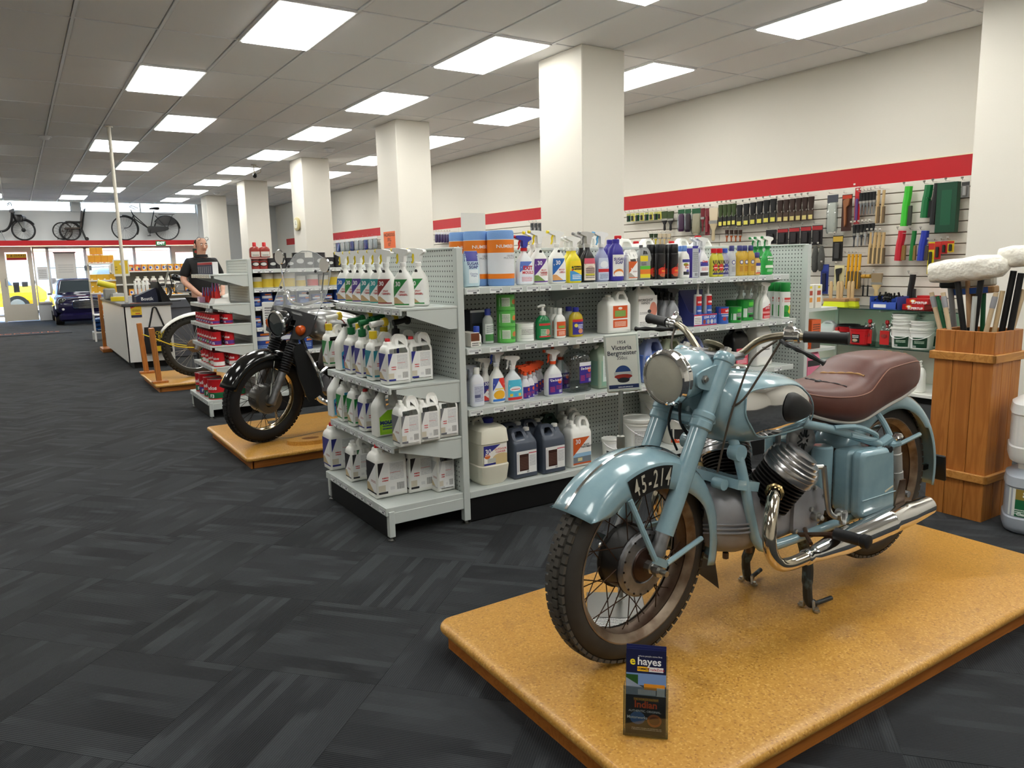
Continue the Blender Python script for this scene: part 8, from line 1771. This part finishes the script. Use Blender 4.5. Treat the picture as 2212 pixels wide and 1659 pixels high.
for nm, mb, m in (('engine', MB().loft([(.5, .09, .07, 3, -.08), (.6, .12, .08, 3, -.08), (.68, .1, .06, 3, -.1)], 20), M_bike), ('cylinder', MB().lathe([(.05, 0), (.05, .1), (.03, .12)], 16, along((-.02, 0, .56), (.08, 0, .62))), M_tin), ('fork', MB().tube([(0, -.045, .28), (-.18, -.045, .7)], .012).tube([(0, .045, .28), (-.18, .045, .7)], .012), M_bike), ('headlamp', MB().lathe([(.03, -.1), (.07, 0), (.06, .02), (0, .03)], 18, along((-.17, 0, .77), (-.08, 0, .77))), M_tin), ('handlebar', MB().tube(smooth_path([(-.3, -.25, .92), (-.22, -.2, .98), (-.2, 0, .9), (-.22, .2, .98), (-.3, .25, .92)]), .011), M_tin), ('frame', MB().tube(smooth_path([(-.2, 0, .8), (-.25, 0, .5), (-.36, 0, .3), (-.55, 0, .24), (-.75, 0, .3), (-.85, 0, .6)]), .03), M_bike), ('stand', MB().tube([(-.5, -.08, .24), (-.42, -.12, 0)], .01).tube([(-.5, .08, .24), (-.42, .12, 0)], .01), M_tin), ('seat', MB().loft([(.68, .04, .08), (.72, .08, .1)], 16).mesh('s', 40, Tm(-.85, 0, 0)), M_bike), ('front_mudguard', fender(MB(), (0, .28), .31, .04, rad(150), rad(30), lambda a: .29, 14), M_bike)): O(nm, mb, m, mo)
ex = T('exit_sign', 'green EXIT sign hanging from the red ledge edge', 'sign', (3.62, YF-.44, 1.985))
O('box', MB().box((0, 0, .062), (.26, .03, .125), None, .003), mat('exit_green', (20, 84, 44), .4, emit=(20, 84, 44), es=.6), ex); O('lettering', text_mb('EXIT', .1, 0, .064, y=-.0155, bold=.02, lift=.001), mat('exit_white', (240, 245, 240), .4, emit=(240, 245, 240), es=1.2), ex)
# ================================================================= small blue car inside the front
M_indigo = mat('indigo_car_paint', (24, 19, 58), .15, coat=.6)
car = T('classic_car', 'small dark blue classic car parked inside the front windows', 'car', (1.42, 21.45, 0))
LY = Matrix(((1, 0, 0, 0), (0, 0, 1, 0), (0, 1, 0, 0), (0, 0, 0, 1)))
def yl(secs, n=28):
 mb = MB().loft(secs, n); mb.v = [tuple(LY @ Vector(v)) for v in mb.v]; mb.f = [f[::-1] for f in mb.f]; return mb
O('body', yl([(0, .50, .10, 3, 0, .46), (.04, .60, .19, 3.5, 0, .45), (.2, .67, .25, 4, 0, .46), (.75, .69, .285, 5, 0, .475), (1.2, .70, .30, 5, 0, .49), (2.3, .70, .3, 5, 0, .49), (2.75, .64, .26, 4, 0, .48), (2.85, .5, .18, 3, 0, .46)]), M_indigo, car)
O('cabin', MB().loft([(.74, .62, .92, 4, 0, 1.62), (.95, .58, .78, 4, 0, 1.68), (1.1, .52, .64, 4, 0, 1.72), (1.13, .46, .56, 3.5, 0, 1.74)], 32), M_indigo, car)
O('windscreen', MB().grid([(x*(1-.16*(z-.77)/.3), .735+.2*(z-.77)/.3-.012+.1*abs(x/.54)**3, z) for z in (.79, .94, 1.07) for x in (-.52, -.3, 0, .3, .52)], 5, 3), mat('dark_screen_glass', (58, 66, 70), .08), car)
O('windscreen_trim', MB().tube([(x*(1-.16*(z-.77)/.3), .725+.2*(z-.77)/.3-.012+.1*abs(x/.54)**3, z) for x, z in ((-.53, .785), (0, .78), (.53, .785), (.53, .94), (.53, 1.075), (0, 1.085), (-.53, 1.075), (-.53, .94))], .011, 6, closed=True), M_tin, car)
gr = O('grille', MB().box((0, -.005, .50), (.56, .04, .16), None, .03), mat('grille_dark', (60, 60, 62), .4, .5), car)
for k in range(6): O('grille_bar', MB().tube([(-.27, -.03, .44+.024*k), (.27, -.03, .44+.024*k)], .006, 6), M_chrome, gr)
O('grille_surround', MB().tube(smooth_path([(-.28, -.02, .42), (-.3, -.02, .52), (-.22, -.02, .595), (.22, -.02, .595), (.3, -.02, .52), (.28, -.02, .42), (-.28, -.02, .42)], 3), .012, 6), M_chrome, gr)
O('bonnet_trim', MB().tube([(-.4, .0, .63), (-.2, -.02, .665), (0, -.02, .67), (.2, -.02, .665), (.4, 0, .63)], .012, 6), M_chrome, car)
for sg in (-1, 1):
 h_ = O('headlamp', MB().lathe([(.1, -.06), (.1, 0), (.095, .01)], 24, along((sg*.5, .06, .58), (sg*.5, -.1, .59))), M_tin, car); O('lens', MB().lathe([(.088, .008), (.05, .022), (0, .028)], 20, along((sg*.5, .05, .58), (sg*.5, -.1, .59))), mat('car_lamp', (70, 72, 66), .1, .3), h_)
 O('indicator', MB().lathe([(.035, 0), (.025, .02), (0, .024)], 14, along((sg*.5, .02, .40), (sg*.5, -.1, .40))), pm((220, 220, 214), .2), car)
 for y in (.5, 2.45): O('wheel', MB().lathe([(.05, -.09), (.24, -.09), (.26, -.05), (.26, .05), (.24, .09), (.05, .09)], 28, Tm(sg*.58, y, .26) @ Rm(pi/2, 'Y')), M_rubber, car)
 O('mirror', MB().box((sg*.72, .85, .76), (.1, .04, .05), None, .012), M_tin, car); O('wheel_arch', MB().box((sg*.64, .5, .36), (.13, .6, .34), None, .06), M_indigo, car)
O('valance', MB().box((0, .04, .2), (1.2, .12, .2), None, .05), M_indigo, car)
# ================================================================= displays near the front
def unit(label, x0, x1, y0, y1, zs, H, back=True):
 t = T('shelf_unit', label, 'shelving unit', ((x0+x1)/2, y0, 0)); w, d = x1-x0, y1-y0
 for z in zs: O('shelf', MB().box((0, d/2, z-.012), (w, d, .024), None, .003), M_white, t)
 for s_ in (-1, 1): O('side_post', MB().box((s_*(w/2-.015), d-.03, H/2), (.03, .05, H)), M_white, t)
 if back: O('back_panel', MB().box((0, d-.01, H/2+.05), (w, .015, H-.1)), mat('unit_back', (150, 146, 136), .6), t)
 return t
unit('long white shelf unit of yellow oil packs behind the counter', 1.62, 3.35, 16.95, 17.4, (.3, .55, .8, 1.03, 1.285), 1.42)
oil = carton(.1, .06, .13, (236, 180, 40), label_mat('oilpack', (238, 170, 50), [('c', .5, .45, .32, .3, (230, 230, 236)), ('c', .42, .5, .2, .18, (60, 80, 160)), ('r', 0, 0, .1, 1, (200, 70, 40))])); orp = carton(.1, .06, .13, (226, 110, 50), label_mat('oilpack2', (226, 110, 50), [('c', .5, .45, .32, .3, (226, 206, 120)), ('r', .6, .1, .95, .5, (40, 60, 140))]))
for i in range(13): (orp if i < 4 else oil).place('%s oil pack on the upper shelf, %s from the counter pole' % (('orange', 'yellow')[i > 3], ORD[i]), (1.72+.123*i, 17.0, 1.286), 0, 'oil packs on the upper shelf')
for i in range(11): carton(.11, .08, .06, ((30, 60, 40), (24, 24, 26), (226, 226, 220))[i % 3]).place('small %s box along the top of the oil shelf, %s from the left' % (('green', 'black', 'white')[i % 3], ORD[i]), (1.76+.142*i, 17.2, 1.286+.0), 0, 'boxes behind the oil packs')
wjar = flask(.11, .08, .13, (236, 232, 222), (230, 226, 210), label_mat('wjar', (232, 228, 218), [('r', 0, .3, 1, .7, (60, 44, 40)), ('t', .1, .4, .9, .6, 1, (220, 200, 190))]), shoulder=.86, e=5, capr=.03)
for i in range(8): wjar.place('white filler jar on the second oil shelf, %s from the left' % ORD[i], (2.08+.145*i, 17.02, 1.031), 0, 'white filler jars')
for i in range(9): oil.place('yellow oil pack on the third shelf, %s from the left' % ORD[i], (1.95+.15*i, 17.03, .801), 0, 'oil packs on the third shelf')
unit('narrow white rack stacked with yellow filter boxes', 1.14, 1.56, 15.7, 16.05, (.52, .91, 1.14, 1.44), 1.6, False)
fb = carton(.1, .1, .14, (236, 160, 30), label_mat('filterbox', (238, 164, 34), [('r', 0, .02, 1, .12, (236, 236, 230)), ('r', .3, .04, .7, .1, (200, 50, 40)), ('r', 0, .92, 1, 1, (240, 190, 60))])); yb = carton(.1, .1, .1, (230, 176, 40), label_mat('filterbox2', (230, 176, 40), [('r', .1, .05, .4, .2, (240, 240, 236))]))
for i in range(4): fb.place('orange yellow filter box on the top rack shelf, %s from the left' % ORD[i], (1.2+.102*i, 15.78, 1.441), 0, 'filter boxes, top'); yb.place('yellow filter box on the second rack shelf, %s from the left' % ORD[i], (1.2+.102*i, 15.78, 1.141), 0, 'filter boxes, second');
for i in range(2): fb.place('orange yellow filter box standing on top of the stack, %s' % ('left', 'right')[i], (1.24+.102*i, 15.80, 1.582), 0, 'filter boxes on top')
for i in range(4):
 for k in range(2): yb.place('yellow filter box on the third rack shelf, %s from the left, %s layer' % (ORD[i], ('lower', 'upper')[k]), (1.2+.102*i, 15.78, .911+.101*k), 0, 'filter boxes, third')
for k, c in enumerate(((236, 130, 30), (226, 90, 30), (236, 200, 40))): carton(.2, .12, .1, c, labtop((236, 236, 230), c)).place('flat %s box on the lowest rack shelf' % ('orange', 'red', 'yellow')[k], (1.38, 15.78, .521+.101*k), 0, 'boxes on the lowest rack shelf')
yp = T('poster_board', 'yellow printed panel hung beside the filter box rack', 'poster', (1.66, 15.66, 1.22))
O('board', MB().box((0, 0, .13), (.26, .01, .3)), pm((226, 222, 206), .5), yp); O('print', MB().grid([(x, -.0056, z) for z in (.02, .26) for x in (-.11, .11)], 2, 2), label_mat('ypost', (226, 190, 40), [('c', .5, .75, .12, .1, (230, 226, 200)), ('r', .05, .3, .2, .34, (60, 50, 30)), ('r', .05, .5, .2, .54, (60, 50, 30))]), yp)
st_ = unit('low white stand carrying blue bags', 1.14, 1.62, 16.15, 16.55, (.17,), .17, False)
for k in range(3):
 bgx = T('bagged_goods', 'shiny blue plastic bag on the low stand, %s of the pile' % ('bottom', 'middle', 'top')[k], 'bag', (1.36, 16.34, .172+.085*k), .3*k, 'blue bags')
 O('bag', MB().loft([(0, .16, .14, 3), (.02, .2, .17, 3), (.06, .2, .17, 3), (.084, .15, .12, 3)], 24), mat('blue_bag', (40, 90, 160), .25, bump=(14, .9, .03), var=(9, (20, 50, 90), .4, .6)), bgx); O('seal', MB().box((0, -.175, .04), (.3, .03, .008), None, .003), mat('bag_seal', (190, 200, 206), .3), bgx)
fm = T('door_mat', 'dark door mat with orange lettering on the carpet near the entrance', 'mat', (.05, 19.4, .002))
O('mat', MB().box((0, 0, .004), (1.75, 1.0, .008), None, .003), pm((36, 38, 44), .9), fm); O('lettering', text_mb('motorworks', .3, -.1, 0).mesh('l', None, Matrix(((1, 0, 0, 0), (0, 0, 1.3, 0), (0, -1, 0, .0095), (0, 0, 0, 1)))), pm((206, 100, 50), .8), fm)
fl = T('roller_blind', 'pale hanging panel with dark top bar in front of the windows', 'panel', (1.215, YF-.05, 1.08))
O('sheet', MB().box((0, 0, .37), (.5, .012, .74)), pm((214, 212, 204), .7), fl); O('top_bar', MB().box((0, -.004, .745), (.54, .03, .03)), M_black, fl); O('print', MB().grid([(x, -.0065, z) for z in (.1, .6) for x in (-.23, .23)], 2, 2), label_mat('blindprint', (214, 212, 204), [('t', .1, .2, .9, .7, 4, (190, 188, 182))]), fl)
for i, (x, z, w, h, c) in enumerate(((.66, 1.1, .24, .35, (230, 230, 228)), (1.75, 1.32, .18, .14, (120, 124, 130)), (.02, .78, .14, .27, (96, 100, 108)), (.22, .92, .14, .14, (120, 124, 130)), (4.62, 1.6, .16, .3, (20, 70, 44)), (.9, .98, .1, .16, (206, 206, 210)))):
 nt_ = T('window_notice', '%s on the shop front glass' % ('blank white paper sheet', 'grey lettered notice', 'grey text notice in the door pane', 'round grey sticker in the door pane', 'dark green poster with red emblem', 'small pale notice beside the car')[i], 'notice', (x, YF-.034, z))
 O('sheet', MB().box((0, 0, h/2), (w, .003, h)), pm(c, .6), nt_); O('print', MB().grid([(q, -.0022, z_) for z_ in (.01, h-.01) for q in (-w/2+.01, w/2-.01)], 2, 2), label_mat('notice_%d' % i, c, [('t', .1, .15, .9, .85, 5, tuple(max(0, q-70) for q in c))] if i != 4 else [('c', .5, .7, .3, .15, (200, 60, 40)), ('t', .1, .2, .9, .4, 2, (200, 180, 90))]), nt_)
# ================================================================= on the columns and the ceiling
hz = T('hazard_sign', 'orange HAZARDOUS SPILL KIT sign on the second column', 'sign', (4.388, 9.80, 1.52), -pi/2)
O('sheet', MB().box((0, 0, .118), (.4, .004, .24)), pm((226, 226, 220), .5), hz); O('orange_face', MB().box((0, -.003, .118), (.38, .002, .225)), pm((236, 108, 44), .5), hz); O('lettering', text_mb('HAZARDOUS\nSPILL\nKIT', .066, 0, .118, y=-.0042, bold=.01, lift=.0006, sxk=.9), pm((24, 20, 20), .5), hz)
ck = T('wall_clock', 'oval cream wall clock on the third column', 'clock', (4.388, 13.76, 2.06), -pi/2)
O('case', MB().loft([(0, .13, .1, 3), (.03, .15, .12, 3), (.045, .12, .09, 3)], 28).mesh('c', 40, Rm(pi/2, 'X')), pm((196, 182, 130), .4), ck); O('dial', MB().loft([(.0455, .1, .075, 3), (.047, .1, .075, 3)], 24).mesh('c', 40, Rm(pi/2, 'X')), pm((226, 222, 200), .3), ck); O('hands', MB().box((0, -.049, .02), (.006, .002, .06)).box((.02, -.049, -.01), (.05, .002, .006)), M_black, ck)
cv = T('security_camera', 'small black security camera hanging from the ceiling', 'camera', (3.91, 14.63, ZC))
O('mount', MB().lathe([(.0, -.015), (.05, -.012), (.05, 0)], 16).tube([(0, 0, -.01), (0, 0, -.16)], .01), pm((196, 186, 166), .4), cv); O('body', MB().lathe([(.035, 0), (.035, .12), (.025, .13)], 14, along((.02, .05, -.17), (-.05, -.2, -.26))), M_black, cv); O('cable', MB().tube(smooth_path([(.02, 0, -.02), (.1, 0, -.05), (.12, .02, -.12), (.03, .06, -.17)]), .006), pm((150, 140, 120), .5), cv)
for i, (x, y) in enumerate(((.564, 12.72), (4.498, 12.23), (4.45, 20.3))):
 d_ = T('smoke_detector', 'round white ceiling detector, %s' % ('over the open aisle', 'beside the column row', 'near the last column')[i], 'detector', (x, y, ZC))
 O('base', MB().lathe([(.085, -.012), (.085, 0)], 24), M_grid, d_); O('dome', MB().lathe([(.0, -.05), (.04, -.045), (.06, -.02), (.065, -.012)], 20), M_grid, d_)
wc_ = T('blank_card', 'blank white card standing on the far side of the pegboard shelving', 'card', (sx(1023, 3.7, 1.45), 3.70, 1.372), 0)
O('card', MB().box((0, 0, .1), (.155, .004, .2)), mat('card_white', (222, 220, 212), .5), wc_); O('clip', MB().box((0, .006, .01), (.04, .012, .03)), M_steel, wc_)
bucket(.075, .2, (190, 26, 32), None, bail=None).place('red bucket on the far side of the end panel', (sx(958, 3.86, 1.38), 3.86, 1.181), 0)
